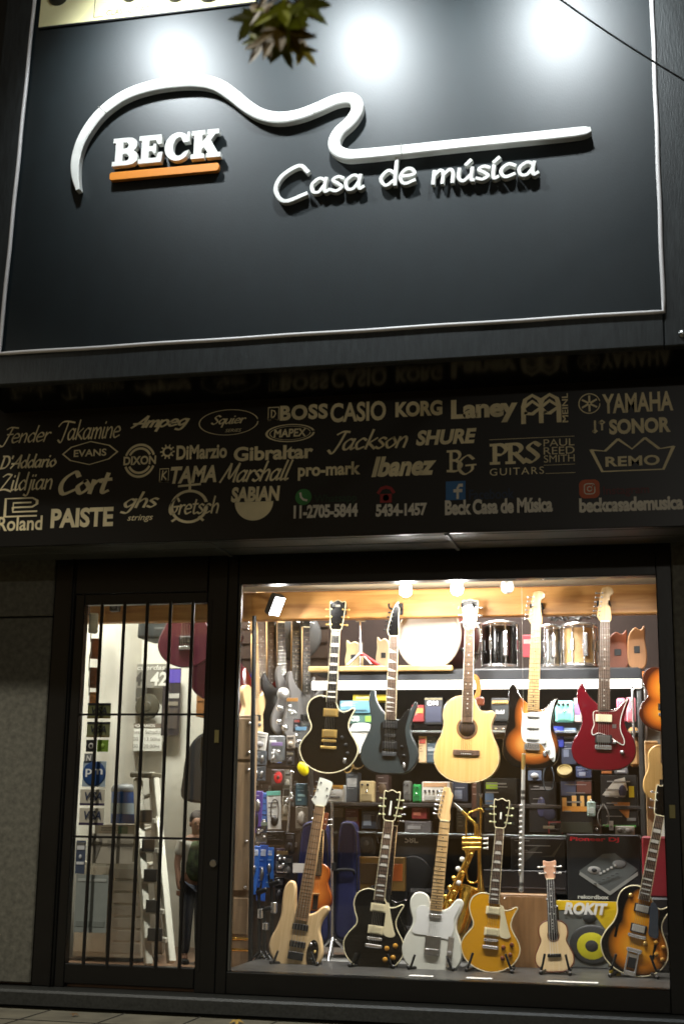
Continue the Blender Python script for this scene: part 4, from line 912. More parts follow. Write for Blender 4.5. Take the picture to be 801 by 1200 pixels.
specs['bass'] = dict(len=1.14, out='bass', body=lac['ash'], round=.012, neck=(.285, .965, .072, .048), neckmat=M['maple'], board=wood('brown_board', (140, 106, 74), (166, 130, 94), 5, (9, 1.2, 9), .45), scale=.864, inlay='dot', head='bass', headmat=lac['wht'], tuners=[(-.03, .05, -1), (-.024, .095, -1), (-.012, .14, -1), (.024, .11, 1), (.03, .065, 1)], tunermat=M['dgrey'],
  pickups=[(.245, 'soap', M['plastic']), (.145, 'soap', M['plastic'])], hardware=[('bridge', [((0, .078, .008), (.095, .045, .014), .003)], M['plastic'])],
  guard=[(oval(.098, .108, .036, .078, 24), mat('control_plate', (26, 22, 20), .2, coat=.4))], knobs=[(.082, .158, .010, M['chrome']), (.105, .165, .010, M['plastic']), (.112, .12, .010, M['gold']), (.095, .075, .010, M['plastic']), (.112, .06, .010, M['plastic'])], strings=(5, .08, .078), gauge=2)
kg = mat('amber_knob', (196, 142, 54), .25, coat=.3)
specs['black_stand'] = dict(len=1.0, out='single', body=lac['blk'], binding=crm, neck=(.385, .822, .055, .043), neckmat=M['mahog'], board=M['rosewood'], edge=crm, scale=.625, inlay='trap', head='open', headmat=lac['blk'], headedge=crm,
  logo=[(-.006, .03), (.006, .03), (.004, .11), (-.004, .11)], tuners=T33, tunermat=mat('green_key', (196, 200, 150), .3, coat=.2), pickups=[(.345, 'hum', crm), (.225, 'hum', crm)], ring=crm,
  guard=[([(.04, .375), (.058, .372), (.07, .33), (.10, .24), (.112, .21), (.09, .195), (.05, .205), (.045, .25), (.045, .32)], crm, .006)],
  hardware=[('bridge', [((0, .178, .006), (.085, .014, .012), .003)], M['chrome']), ('tailpiece', [((0, .138, .008), (.095, .018, .015), .005)], M['chrome'])], knobs=[(.075, .135, .0145, kg), (.12, .155, .0145, kg), (.072, .075, .0145, kg), (.115, .092, .0145, kg)], strings=(6, .138, .052))
specs['gold_stand'] = dict(specs['black_stand']); specs['gold_stand'].update(body=lac['gtop'], headmat=lac['blk'], logo=[(-.005, .05), (.005, .05), (.005, .09), (-.005, .09)], knobs=[(.075, .145, .0135, M['mahog']), (.122, .165, .0135, M['mahog']), (.075, .085, .0135, M['mahog']), (.118, .108, .0135, M['mahog'])], inlay='trap')
specs['white_stand'] = dict(len=.985, out='tele', body=lac['wht'], neck=(.325, .793, .056, .043), neckmat=M['maple'], board=M['maple'], scale=.648, inlay='dot', inlaymat=M['plastic'], head='tele', headmat=M['maple'], tuners=T6,
  guard=[([(-.035, .335), (-.075, .345), (-.105, .32), (-.1, .26), (-.115, .215), (-.1, .195), (-.03, .195), (.045, .19), (.085, .19), (.105, .24), (.1, .29), (.125, .36), (.11, .37), (.06, .33), (0, .328)], fpg)], gz=.0035,
  pickups=[(.298, 'single', M['chrome'])], hardware=[('bridge', [((0, .145, .004), (.082, .10, .006), .002), ((0, .115, .010), (.072, .028, .01), .003)], M['steel']), ('control_plate', [((.095, .125, .0025), (.03, .155, .004), .0018)], M['chrome'])],
  knobs=[(.095, .12, .0105, M['chrome']), (.095, .075, .0105, M['chrome'])], strings=(6, .12, .052))
specs['uke'] = dict(len=.6, out='uke', wide=1.12, body=lac['uke'], thick=.065, binding=M['mahog'], neck=(.205, .488, .047, .036), neckmat=M['mahog'], board=mat('grey_board', (66, 62, 60), .5), scale=.38, inlay='dot', head='uke', headmat=mat('pink_wood', (206, 156, 124), .4, noise=(12, .1)), tuners=[(-.02, .03, -1), (-.024, .065, -1), (.02, .03, 1), (.024, .065, 1)], tunermat=M['pearl'],
  discs=[(0, .19, .027, MATS['sound_hole_dark'])], rings=[(0, .19, .031, M['mahog'])], hardware=[('bridge', [((0, .085, .005), (.074, .018, .009), .003), ((0, .089, .011), (.05, .004, .004), .001)], M['ebony'])], strings=(4, .086, .04), stringmat=M['white'])
specs['arch'] = dict(len=1.06, out='arch', body=lac['ab'], binding=crm, thick=.075, neck=(.41, .885, .056, .043), neckmat=M['mahog'], board=M['rosewood'], edge=crm, scale=.63, inlay='block', first=0, head='open', headmat=lac['blk'], headedge=crm, tuners=T33,
  pickups=[(.365, 'hum', mat('silver_cover', (214, 212, 204), .3, metal=.6)), (.255, 'hum', mat('silver_cover', (214, 212, 204), .3, metal=.6))], ring=M['plastic'],
  guard=[([(.04, .40), (.062, .41), (.085, .38), (.10, .30), (.112, .245), (.10, .225), (.06, .235), (.05, .30)], mat('slate_guard', (60, 66, 74), .25, coat=.4), .014)],
  hardware=[('bridge', [((0, .212, .008), (.10, .018, .014), .006)], M['chrome']), ('tailpiece', [((0, .135, .012), (.085, .022, .02), .009), ((-.03, .07, .008), (.010, .13, .008), .003), ((.026, .07, .008), (.010, .13, .008), .003), ((-.002, .012, .006), (.062, .024, .012), .005), ((-.002, .105, .008), (.05, .02, .008), .003)], M['chrome']), ('tailpiece_badge', [((-.002, .07, .008), (.042, .06, .006), .002)], M['plastic']),
            ('sound_hole', [((-.115, .225, .0005), (.014, .09, .002), .0008), ((.105, .16, .0005), (.014, .09, .002), .0008)], M['gloss'])],
  knobs=[(.105, .205, .0135, kg), (.12, .145, .0135, kg), (-.075, .42, .013, M['gold']), (.15, .19, .0125, kg), (.155, .125, .0125, kg), (.05, .185, .011, M['gold'])], strings=(6, .135, .052))
HY = .62
guitar('electric_guitar', 'glossy black single cutaway guitar with white binding and gold hardware hanging in the window', 'guitar', (383, 906), HY, (396, 704), HY, specs['black_hang'], G_HANG)
guitar('electric_guitar', 'dark teal two horned guitar with sharktooth inlays hanging in the window', 'guitar', (455, 907), HY, (463, 705), HY, specs['teal'], G_HANG)
guitar('acoustic_guitar', 'natural blond acoustic guitar with a cutaway hanging in the middle of the window', 'guitar', (545, 917), HY, (551, 702), HY, specs['acoustic'], G_HANG)
guitar('electric_guitar', 'sunburst guitar with white pickguard and maple neck hanging in the window', 'guitar', (622, 901), HY, (629, 693), HY, specs['burst'], G_HANG)
guitar('electric_guitar', 'wine red guitar with a cream neck pickup hanging at the right of the window', 'guitar', (706, 903), HY, (709, 688), HY, specs['wine'], G_HANG)
SY, TY = .50, .60
guitar('bass_guitar', 'natural wood five string bass guitar with white headstock on the display deck', 'bass guitar', (344, 1136), SY, (380, 912), TY, specs['bass'], G_STAND)
guitar('electric_guitar', 'black single cutaway guitar with cream pickguard and amber knobs standing in the window', 'guitar', (434, 1139), SY, (460, 926), TY, specs['black_stand'], G_STAND)
guitar('electric_guitar', 'white single cutaway guitar with maple neck standing in the window', 'guitar', (503, 1142), SY, (525, 921), TY, specs['white_stand'], G_STAND)
guitar('electric_guitar', 'mustard gold single cutaway guitar standing in the window', 'guitar', (572, 1139), SY, (588, 936), TY, specs['gold_stand'], G_STAND)
guitar('ukulele', 'small pale ukulele standing in front of the yellow speaker carton', 'ukulele', (650, 1139), SY, (643, 1007), TY, specs['uke'])
guitar('archtop_guitar', 'sunburst hollow body guitar with chrome vibrato tailpiece at the right end of the deck', 'guitar', (737, 1143), SY, (779, 921), TY, specs['arch'], G_STAND)

# black tube stands that hold the standing guitars
def stand(px, py, lab, w=.12):
    p = at(px, py, SY); z0 = WZ0 - .004; t = thing('guitar_stand', lab, 'guitar stand', (p.x, SY, z0), 'tube stands holding the guitars')
    h = p.z - z0
    b = MB(); b.tube([(0, .30, .02), (0, .11, .34), ], .009, 8); b.tube(smooth_path([(-w * .8, .09, h + .03), (-w * .4, .09, h + .012), (0, .085, h + .012), (w * .4, .09, h + .012), (w * .8, .09, h + .03)], 4), .008, 8); b.build('frame', M['blackm'], t)
    for q in (-1, 1):
        b = MB(); b.tube(smooth_path([(q * w * .8, .09, h + .03), (q * w * 1.05, .02, h + .012), (q * w * .95, -.035, h + .012), (q * w * .72, -.045, h + .085)], 5), .0065, 8); b.build('cradle_arm', M['rubber'], t)
        b = MB(); b.tube([(q * w * .4, .09, h + .01), (q * w * 1.0, -.05, .008)], .008, 8); b.ball((q * w * 1.0, -.05, .009), .012, 8); b.build('leg', M['blackm'], t)
    return t
stand(347, 1133, 'black tube stand under the natural wood bass guitar', .13)
stand(437, 1136, 'black tube stand under the black guitar')
stand(506, 1138, 'black tube stand under the white guitar')
stand(574, 1136, 'black tube stand under the mustard gold guitar')
stand(651, 1137, 'small black stand under the pale ukulele', .075)
stand(742, 1138, 'black tube stand under the sunburst hollow body guitar')
# hangers on the beam
for px, py, lab in ((402, 700, 'black'), (468, 700, 'teal'), (552, 699, 'natural acoustic'), (631, 700, 'sunburst'), (708, 697, 'wine red')):
    p = at(px, py + 14, .758); t = thing('guitar_hanger', f'black wall hanger on the beam behind the {lab} guitar', 'hanger', p, 'hangers on the pine beam')
    b = MB(); b.box((0, -.01, 0), (.045, .02, .07), .004); b.build('base', M['plastic'], t)
    for q in (-1, 1):
        b = MB(); b.tube(smooth_path([(0, -.02, 0), (q * .02, -.07, -.01), (q * .033, -.10, -.012), (q * .033, -.165, -.008), (q * .03, -.18, .006)], 4), .006, 8); b.build('prong', M['rubber'], t)

# ------------------------------------------------------------------ generic goods
def cm(c, rough=.5, metal=0.0): return mat('goods_%d_%d_%d_%d' % (*c, int(rough * 100)), c, rough, metal, noise=(18, .06))
def goods(name, label, cat, r, Y, depth, col, acc=(), txt=(), group=None, rough=.5, bev=.004, body='carton', roll=0, mats=None):
    """a boxed article on a shelf: body plus printed or moulded parts on its face; r is where its face stands in the photograph"""
    x0, x1, z0, z1 = rect(*r, Y); W, H = x1 - x0, z1 - z0
    t = thing(name, label, cat, ((x0 + x1) / 2, Y, z0), group)
    if roll: t.rotation_euler = (0, R(roll), 0)
    b = MB(); b.box((0, depth / 2, H / 2), (W, depth, H), bev); b.build(body, mats or cm(col, rough), t)
    for ia, a in enumerate(acc):
        L_ = .0009 * ia
        k, u0, v0, u1, v1, c = a[:6]; nm = a[6] if len(a) > 6 else 'printed_panel'
        X0, X1, Z0, Z1 = -W / 2 + u0 * W, -W / 2 + u1 * W, v0 * H, v1 * H; b = MB(); m_ = c if not isinstance(c, tuple) else cm(c)
        cx, cz = (X0 + X1) / 2, (Z0 + Z1) / 2
        if k == 'p': b.box((cx, -.001 - L_, cz), (X1 - X0, .004, Z1 - Z0), .001)
        elif k == 'o': b.lathe([(0, .004), (.9, .004), (1, .002), (1, -.002)], (0, 0, 0), (0, -1, 0), 20); b.v = [(cx + v[0] * (X1 - X0) / 2, v[1] - L_, cz + v[2] * (Z1 - Z0) / 2) for v in b.v]
        elif k == 'k': b.cyl((cx, 0, cz), (cx, -.018, cz), (X1 - X0) / 2, 14, ch=.003)
        elif k == 'b': b.ball((cx, -.004, cz), ((X1 - X0) / 2, .014, (Z1 - Z0) / 2), 12)
        elif k == 't':
            q = a[7]; b.prism([(X0 + x * (X1 - X0), Z0 + y * (Z1 - Z0)) for x, y in q], -.001, .003, smooth=False, frame=Matrix(((1, 0, 0, 0), (0, 0, -1, -L_), (0, 1, 0, 0), (0, 0, 0, 1))))
        b.build(nm, m_, t)
    if not txt and body in ('carton', 'card', 'pouch') and mats is None:
        rg = random.Random(hash(label) if 0 else sum(ord(ch) * (i + 1) for i, ch in enumerate(label))); b = MB(); lum = sum(col) / 3
        cc = tuple(int(min(255, v * .55 + 120)) for v in col) if lum < 130 else tuple(int(v * .5) for v in col)
        yv = rg.uniform(.86, .92)
        for k in range(rg.randint(3, 6)):
            u = rg.uniform(.06, .2); wv = rg.uniform(.2, .7); b.box((-W / 2 + (u + wv / 2) * W, -.0022 - .0009 * len(acc), yv * H), (wv * W, .0012, H * rg.uniform(.012, .03))); yv -= rg.uniform(.05, .2)
            if yv < .1: break
        b.build('print', cm(cc), t)
    for s_, u0, v0, u1, v1, c, bold, sh in txt:
        vs, fs = fit(font_mesh(s_, bold, sh), -W / 2 + u0 * W, -W / 2 + u1 * W, v0 * H, v1 * H); b = MB(); b.add([(v[0], -.0050 - .0009 * len(acc), v[1]) for v in vs], fs); b.build('lettering', c if not isinstance(c, tuple) else cm(c), t)
    return t
def pole(name, label, cat, p0, p1, Y0, Y1, r, m, foot=True):
    a, c = at(*p0, Y0), at(*p1, Y1); t = thing(name, label, cat, c)
    b = MB(); b.tube([a - c, (0, 0, 0)], r, 10); b.build('tube', m, t)
    return t, a - c

# ------------------------------------------------------------------ shelving behind the display
RY = 1.0
sx0, sx1 = at(362, 850, RY).x, at(753, 850, RY).x
def zz(y, Y=RY, x=560): return at(x, y, Y).z
sh = thing('display_shelving', 'dark shelving across the back of the display with a white light strip', 'shelving', ((sx0 + sx1) / 2, RY, WZ0))
wd = mat('shelf_dark', (52, 48, 45), .5, noise=(7, .2)); 
b = MB(); b.box(((sx0 + sx1) / 2, 1.46, (WZ0 + zz(782)) / 2), (sx1 - sx0, .02, zz(782) - WZ0 - .01)); b.build('back_panel', wd, sh, world=True)
levels = [(783, .42), (858, .40), (942, .42), (979, .38)]
for k, (yy, dp) in enumerate(levels):
    z = zz(yy); b = MB(); b.box(((sx0 + sx1) / 2, RY + .02 + dp / 2, z - .011), (sx1 - sx0 - .03, dp, .022), .003); b.build('shelf', wd if k != 3 else M['dgrey'], sh, world=True)
xa, xb = at(362, 782, RY - .04).x, at(530, 782, RY - .04).x
b = MB(); b.box(((xa + xb) / 2, RY - .03, zz(783.5, RY - .04, 450)), (xb - xa, .06, .03), .004); b.build('shelf', M['plank'], sh, world=True, label='pale pine shelf edge under the bass drum')
xa = at(395, 790, RY).x; b = MB(); b.box(((xa + sx1) / 2, RY - .004, (zz(785) + zz(797)) / 2), (sx1 - xa, .03, zz(785) - zz(797)), .003); b.build('fascia_board', mat('slate_board', (44, 47, 52), .4), sh, world=True)
b = MB(); x = at(366, 802, RY).x; b.box(((x + sx1) / 2, RY - .01, zz(802.5)), (sx1 - x, .03, zz(797.5) - zz(808)), .006); b.build('light_strip', mat('light_strip', (240, 240, 232), .5, emit=((255, 252, 240), 2.0)), sh, world=True)
ld = bpy.data.lights.new('strip_light', 'AREA'); ld.shape = 'RECTANGLE'; ld.size = sx1 - x - .06; ld.size_y = .02; ld.energy = 16; ld.color = (1, .98, .94)
lo = bpy.data.objects.new('lamp', ld); COL.objects.link(lo); lo.parent = sh; lo.location = Vector(((x + sx1) / 2, RY - .03, zz(809))) - Vector(sh.location); lo.rotation_euler = (R(-12), 0, 0)
for px in (364, 560, 751):
    x = at(px, 900, RY).x; b = MB(); b.box((x, RY + .015, (WZ0 + zz(808)) / 2), (.026, .026, zz(808) - WZ0), .003); b.build('upright', mat('grey_tube', (96, 98, 98), .35, metal=.7) if px > 700 else wd, sh, world=True)
for px in (742, 757):
    x = at(px, 860, RY - .03).x; b = MB(); b.box((x, RY - .03, (zz(806) + zz(872)) / 2), (.012, .012, zz(806) - zz(872)), .002); b.build('glass_rail', M['steel'], sh, world=True)

# left back: dark slatwall and tan furniture
sl = thing('slatwall', 'dark brown slatwall board behind the accessories at the left of the display', 'panel', (-2.6, 1.5, .12))
xa, xb = at(268, 900, 1.5).x, at(372, 900, 1.5).x
b = MB(); b.box(((xa + xb) / 2, 1.53, 1.7), (xb - xa + .1, .03, 3.16)); 
for k in range(30): b.box(((xa + xb) / 2, 1.512, .2 + k * .1), (xb - xa + .1, .008, .008))
b.build('board', mat('slatwall_brown', (66, 52, 42), .5, noise=(6, .2)), sl, world=True)
b = MB(); b.box(((sx0 + sx1) / 2, 1.9, 2.45), (sx1 - sx0 + .5, .04, 1.6)); bb = b.build('dark_backdrop', mat('backdrop_brown', (58, 44, 38), .8, noise=(3, .3))); tag(bb, 'dark brown back board behind the drums on the top shelf', 'board')
x0_, x1_ = at(271, 1000, .75).x, at(294, 1000, .75).x; zt = at(282, 838, .75).z; zm = at(282, 1048, .75).z
cb_ = thing('wooden_cabinet', 'narrow tan wooden cabinet just inside the left edge of the window', 'cabinet', ((x0_ + x1_) / 2, .75, .12))
tan = wood('tan_wood', (120, 100, 76), (142, 120, 92), 4, (8, 1, 1), .5)
b = MB(); b.box(((x0_ + x1_) / 2 - .06, .79, (.12 + zt) / 2), (x1_ - x0_ + .12, .07, zt - .12), .004); b.build('carcass', tan, cb_, world=True)
for za, zb_ in ((zt - .26, zt - .02), (zm + .02, zt - .28), (.32, zm - .02)):
    b = MB(); b.box(((x0_ + x1_) / 2, .747, (za + zb_) / 2), (x1_ - x0_ - .012, .012, zb_ - za), .004); b.build('door_panel', tan, cb_, world=True)
for za in (zt - .05, zt - .22, zt - .32, zm + .3, zm + .04):
    b = MB(); b.ball((x1_ - .025, .735, za), .009, 8); b.build('screw_knob', M['chrome'], cb_, world=True)
b = MB(); b.tube([(x0_ + .01, .70, .24), (x1_ + .02, .70, .24)], .008, 8); b.tube([(x0_ + .01, .70, .30), (x1_ + .02, .70, .30)], .008, 8); b.build('foot_rail', M['brass'], cb_, world=True)
t, d_ = pole('display_pole', 'black upright display pole at the left of the window', 'pole', (298, 722), (293, 1134), .62, .62, .014, M['blackm'])
b = MB(); b.lathe([(0, .0), (.06, .0), (.06, .008), (.02, .02), (.014, .03)], (0, 0, 0), (0, 0, 1), 18); b.build('foot', M['blackm'], t)

# guitars hanging on the slatwall in the shade: necks above, bodies below
def simple_guitar(name, label, pb, pt, Y, o, body, board, L=.98, group=None, head=None, turn=0, thick=.044, y0=.33):
    s_ = dict(len=L, out=o, body=body, neck=(y0, L - .18, .056, .043), neckmat=M['maple'], board=board, scale=.64, head=head or 'fender', headmat=M['maple'] if head is None else lac['blk'], tuners=T6 if head is None else T33, inlay='dot',
        pickups=[(.17, 'hum', M['plastic'])], hardware=[('bridge', [((0, .12, .006), (.085, .02, .01), .003)], M['chrome'])], strings=(6, .12, .052), thick=thick)
    return guitar(name, label, 'guitar', pb, Y, pt, Y, s_, group, turn)
GB = 'guitars packed along the back wall'
simple_guitar('electric_guitar', 'dark red guitar packed on the slatwall left of the blue one', (308, 862), (304, 694), 1.30, 'strat', mat('dark_red_lac', (110, 18, 22), .2, coat=.5), M['rosewood'], group=GB, turn=38)
simple_guitar('electric_guitar', 'bright blue guitar packed on the slatwall right of the dark red one', (319, 866), (316, 698), 1.36, 'strat', mat('blue_lac', (24, 52, 150), .2, coat=.5), M['rosewood'], group=GB, turn=42)
simple_guitar('electric_guitar', 'black guitar with chrome hardware packed on the slatwall behind the floodlight', (332, 868), (328, 700), 1.34, 'pac', lac['blk'], M['ebony'], group=GB, turn=30)
simple_guitar('electric_guitar', 'first of two grey pointed guitars on the slatwall, nearer the lamp', (346, 866), (346, 698), 1.38, 'super', mat('grey_lac', (124, 122, 120), .35), M['ebony'], group=GB, turn=38, head='hook')
simple_guitar('electric_guitar', 'second of two grey pointed guitars on the slatwall, beside the black hanging guitar', (359, 870), (358, 706), 1.36, 'super', MATS['grey_lac'], M['ebony'], group=GB, turn=38, head='hook')
simple_guitar('electric_guitar', 'natural guitar low on the slatwall with a pale body and violet tag', (301, 868), (298, 716), 1.22, 'tele', lac['ash'], M['maple'], group=GB, turn=64)

# accessories on hooks at the left
PK = 'packs on hooks at the left of the display'
hk_ = M['steel']
goods('accessory_pack', 'grey pouch pack with a white label hanging on the slatwall', 'pack', (314, 862, 333, 892), 1.1, .03, (104, 108, 110), [('p', .1, .72, .5, .82, (220, 220, 216)), ('b', .3, .1, .7, .4, (130, 132, 132))], group=PK, body='pouch', bev=.012)
goods('accessory_pack', 'white zigzag card pack hanging left of the grey pouch', 'pack', (298, 858, 311, 879), 1.08, .012, (222, 220, 212), [('b', .2, .15, .8, .5, (150, 150, 150)), ('p', .2, .7, .8, .76, (120, 120, 120))], group=PK, body='card', roll=8)
goods('accessory_pack', 'upper grey clip pack with two metal hooks under the zigzag card', 'pack', (297, 880, 312, 897), 1.08, .012, (92, 98, 104), [('b', .15, .2, .4, .7, hk_), ('b', .55, .2, .85, .7, hk_)], group=PK, body='card')
goods('accessory_pack', 'lower grey clip pack above the purple cards', 'pack', (298, 898, 311, 915), 1.08, .012, (86, 92, 98), [('b', .15, .2, .4, .7, hk_), ('b', .55, .2, .85, .7, hk_)], group=PK, body='card')
goods('accessory_pack', 'dark pack with a round red coil above the white cable card', 'pack', (318, 902, 333, 920), 1.06, .012, (74, 60, 54), [('o', .2, .1, .85, .9, (190, 40, 40), 'coil'), ('o', .4, .35, .65, .65, (74, 40, 36))], group=PK, body='card')
goods('accessory_pack', 'violet hanging card with a metal clamp beside the black pole', 'pack', (296, 927, 306, 976), 1.0, .01, (92, 70, 150), [('b', .2, .5, .8, .8, hk_, 'clamp'), ('b', .35, .1, .65, .5, M['plastic'], 'clamp')], group=PK, body='card', roll=2)
goods('accessory_pack', 'light blue hanging card right of the violet card', 'pack', (305, 929, 313, 976), 1.02, .01, (84, 128, 200), [('b', .1, .05, .9, .35, hk_, 'clamp')], group=PK, body='card', roll=3)
goods('cable_pack', 'white card with a green header and a black looped cable', 'pack', (314, 927, 330, 972), 1.0, .01, (226, 226, 220), [('p', 0, .88, 1, 1, (110, 190, 170)), ('b', .25, .08, .8, .35, M['plastic'], 'plug')], group=PK, body='card', roll=-3)
p0 = at(322, 950, .985); c_ = thing('cable_loop', 'black cable looped on the white card with green header', 'cable', p0); b = MB(); b.tube(smooth_path([(-.02, 0, -.06), (-.025, 0, .02), (-.012, 0, .06), (.01, 0, .06), (.022, 0, .02), (.02, 0, -.06)], 5), .003, 6); b.build('cable', M['rubber'], c_)
goods('accessory_pack', 'beige translucent pack right of the white cable card', 'pack', (330, 933, 339, 962), 1.03, .02, (150, 136, 112), [('b', .2, .2, .8, .7, (190, 180, 160))], group=PK, body='pouch')
goods('accessory_pack', 'teal printed pack hanging left of the bass headstock', 'pack', (346, 918, 360, 944), 1.04, .012, (52, 82, 92), [('p', .2, .4, .8, .5, (130, 160, 160)), ('p', .2, .2, .5, .3, (130, 160, 160))], group=PK, body='card')
goods('accessory_pack', 'clear plastic bag pack under the teal printed pack', 'pack', (346, 945, 361, 972), 1.05, .02, (124, 114, 98), [('b', .2, .2, .8, .8, (170, 162, 148))], group=PK, body='pouch', bev=.01)
for k, (r_, lab, c) in enumerate([((290, 991, 300, 1048), 'leftmost long blue card in the lower row behind the pole', (52, 108, 198)), ((301, 990, 311, 1056), 'middle long blue card in the lower row with a metal clamp', (40, 92, 186)), ((311, 993, 321, 1040), 'right long blue card in the lower row beside the bass body', (58, 120, 210))]):
    goods('accessory_pack', lab, 'pack', r_, .98 + .02 * k, .01, c, [('p', .2, .8, .8, .92, (200, 210, 230)), ('b', .25, .35, .75, .6, hk_, 'clamp'), ('b', .35, .1, .6, .35, M['plastic'], 'clamp')], group=PK, body='card', roll=5 - 3 * k)
goods('accessory_pack', 'dark pack with silver screws between the blue cards and the bass', 'pack', (322, 994, 333, 1024), 1.02, .01, (58, 44, 66), [('b', .1, .2, .5, .5, hk_), ('b', .4, .5, .9, .8, hk_)], group=PK, body='card')
goods('hardware_box', 'small black box under the white cable card', 'box', (311, 974, 333, 990), 1.1, .08, (24, 22, 22), [('p', .1, .3, .9, .4, (60, 50, 50))], body='carton')
# microphone stands and clips standing low at the left
for k, (px, top, lab) in enumerate(((303, 1040, 'black folded microphone stand with silver clutch left of the bass'), (318, 1030, 'black folded microphone stand closest to the bass body'), (309, 1062, 'short black microphone stand between the two taller ones'))):
    t, d_ = pole('microphone_stand', lab, 'microphone stand', (px, top), (px + 1, 1136), .72, .72, .011, M['blackm']); t['group'] = 'microphone stands at the left of the deck'
    for j in range(3):
        a = R(90 + 120 * j); b = MB(); b.tube([(0, 0, .10), (.10 * math.cos(a), .10 * math.sin(a), .008)], .008, 8); b.build('leg', M['blackm'], t)
    b = MB(); b.cyl((0, 0, d_.z * .62), (0, 0, d_.z * .74), .02, 12, ch=.003); b.build('clutch', M['chrome'], t)
    b = MB(); b.cyl((-.03, 0, d_.z * .93), (.035, -.01, d_.z * .98), .014, 10, ch=.003); b.build('clip', M['plastic'], t)
# more small packs filling the hooks behind the lamp and the bass
for r_, c, a_, lab in (((335, 880, 345, 897), (60, 56, 54), (150, 140, 120), 'dark brown small pack with a pale label beside the yellow shaker'), ((336, 862, 346, 877), (150, 140, 126), (80, 76, 70), 'cream small pack on the hook above the yellow shaker'), ((343, 842, 352, 858), (46, 46, 50), (170, 60, 50), 'charcoal small pack with a red label beside the black hanging guitar'),
        ((349, 872, 356, 888), (120, 112, 100), (220, 214, 200), 'taupe small pack half hidden by the black hanging guitar'), ((333, 902, 341, 926), (112, 108, 96), (60, 58, 54), 'olive grey narrow pack beside the red coil pack'), ((362, 921, 372, 946), (88, 66, 44), (180, 150, 96), 'brown narrow pack left of the bass headstock'),
        ((363, 950, 371, 974), (170, 120, 70), (90, 60, 40), 'tan narrow pack under the brown narrow pack'), ((334, 976, 345, 1000), (38, 38, 42), (110, 110, 112), 'black narrow pack above the dark screw pack'), ((334, 1003, 344, 1030), (64, 60, 58), (130, 122, 110), 'grey brown narrow pack right of the dark screw pack'), ((322, 1028, 333, 1060), (30, 30, 34), (140, 140, 140), 'black long pack below the dark screw pack')):
    goods('accessory_pack', lab, 'pack', r_, 1.12, .014, c, [('p', .15, .72, .85, .88, a_), ('b', .2, .15, .8, .55, tuple(min(255, int(v * 1.3) + 14) for v in c))], group=PK, body='card', roll=random.uniform(-5, 5))
# chrome hooks of the slatwall and the clear bags that hang on some of them
hk0 = thing('slatwall_hook', 'small chrome hook on the dark slatwall at the left of the display', 'hook', at(300, 870, 1.49), 'chrome hooks on the slatwall')
b = MB(); b.tube(smooth_path([(0, 0, 0), (0, -.02, 0), (0, -.16, -.004), (0, -.185, .006), (0, -.19, .02)], 4), .0032, 6); b.build('rod', M['chrome'], hk0); b = MB(); b.box((0, .005, 0), (.02, .008, .03), .002); b.build('plate', M['steel'], hk0)
for k in range(30):
    o = copy_tree(hk0); o.location = at(301 + (k % 5) * 15 + (k // 5 % 2) * 6, 846 + (k // 5) * 33 + (k % 3) * 6, 1.49)
for k, (px, py, lab) in enumerate(((342, 832, 'clear bag of bright metal parts high on the slatwall'), (352, 866, 'clear bag of bright metal parts beside the black hanging guitar'), (338, 934, 'clear bag of bright metal parts left of the teal printed pack'), (306, 978, 'clear bag of bright metal parts above the lower blue cards'), (330, 1012, 'clear bag of bright metal parts right of the lower blue cards'), (324, 884, 'clear bag of bright metal parts on the grey pouch'))):
    t = thing('parts_bag', lab, 'bag', at(px, py, 1.0), 'clear bags of metal parts'); rg = random.Random(k)
    b = MB(); b.box((0, .004, 0), (.07, .008, .10), .003); b.build('bag', glass_mat('clear_bag', (230, 232, 232), .12), t)
    b = MB(); b.box((0, .004, .062), (.07, .006, .022), .002); b.build('header', cm((rg.randint(60, 190), rg.randint(60, 150), rg.randint(50, 160))), t)
    for j in range(6):
        b = MB(); c_ = (rg.uniform(-.025, .025), -.006, rg.uniform(-.04, .03)); b.lathe([(0, .006), (.006, .006), (.010, .001), (.010, 0)], c_, (rg.uniform(-.5, .5), -1, rg.uniform(-.5, .5)), 10); b.build('metal_part', M['chrome'], t)
# round metal bits in the middle left: hooks with tuners, small cymbals
for k, (px, py, r_, lab) in enumerate(((332, 813, .040, 'larger round silver shaker under the lamp'), (328, 830, .022, 'small round silver jingle left of the black hanging guitar'), (327, 846, .018, 'small oval silver jingle under the first one'), (334, 853, .02, 'lowest small oval silver jingle above the grey pouch'))):
    p = at(px, py, 1.08); b = MB(); b.lathe([(0, .012), (r_ * .5, .010), (r_, .0), (r_, -.004), (0, -.004)], (0, 0, 0), (.25, -1, .1), 18); o = b.build('round_jingle', M['chrome'] if k else mat('satin_silver', (188, 186, 180), .35, metal=.7)); o.location = p; tag(o, lab, 'jingle', 'round silver jingles on the slatwall')
p = at(355, 901, .95); b = MB(); b.ball((0, 0, 0), (.032, .02, .045), 16); o = b.build('yellow_shaker', mat('bright_yellow', (244, 224, 20), .35)); o.location = p; o.rotation_euler = (0, R(-28), 0); tag(o, 'bright yellow egg shaped shaker beside the black hanging guitar', 'shaker')
t, d_ = pole('chrome_stand', 'thin chrome hook rod left of the bass headstock', 'rod', (342, 905), (337, 975), 1.0, 1.0, .006, M['chrome']); b = MB(); b.ball(tuple(d_), .014, 10); b.build('tip', M['chrome'], t)

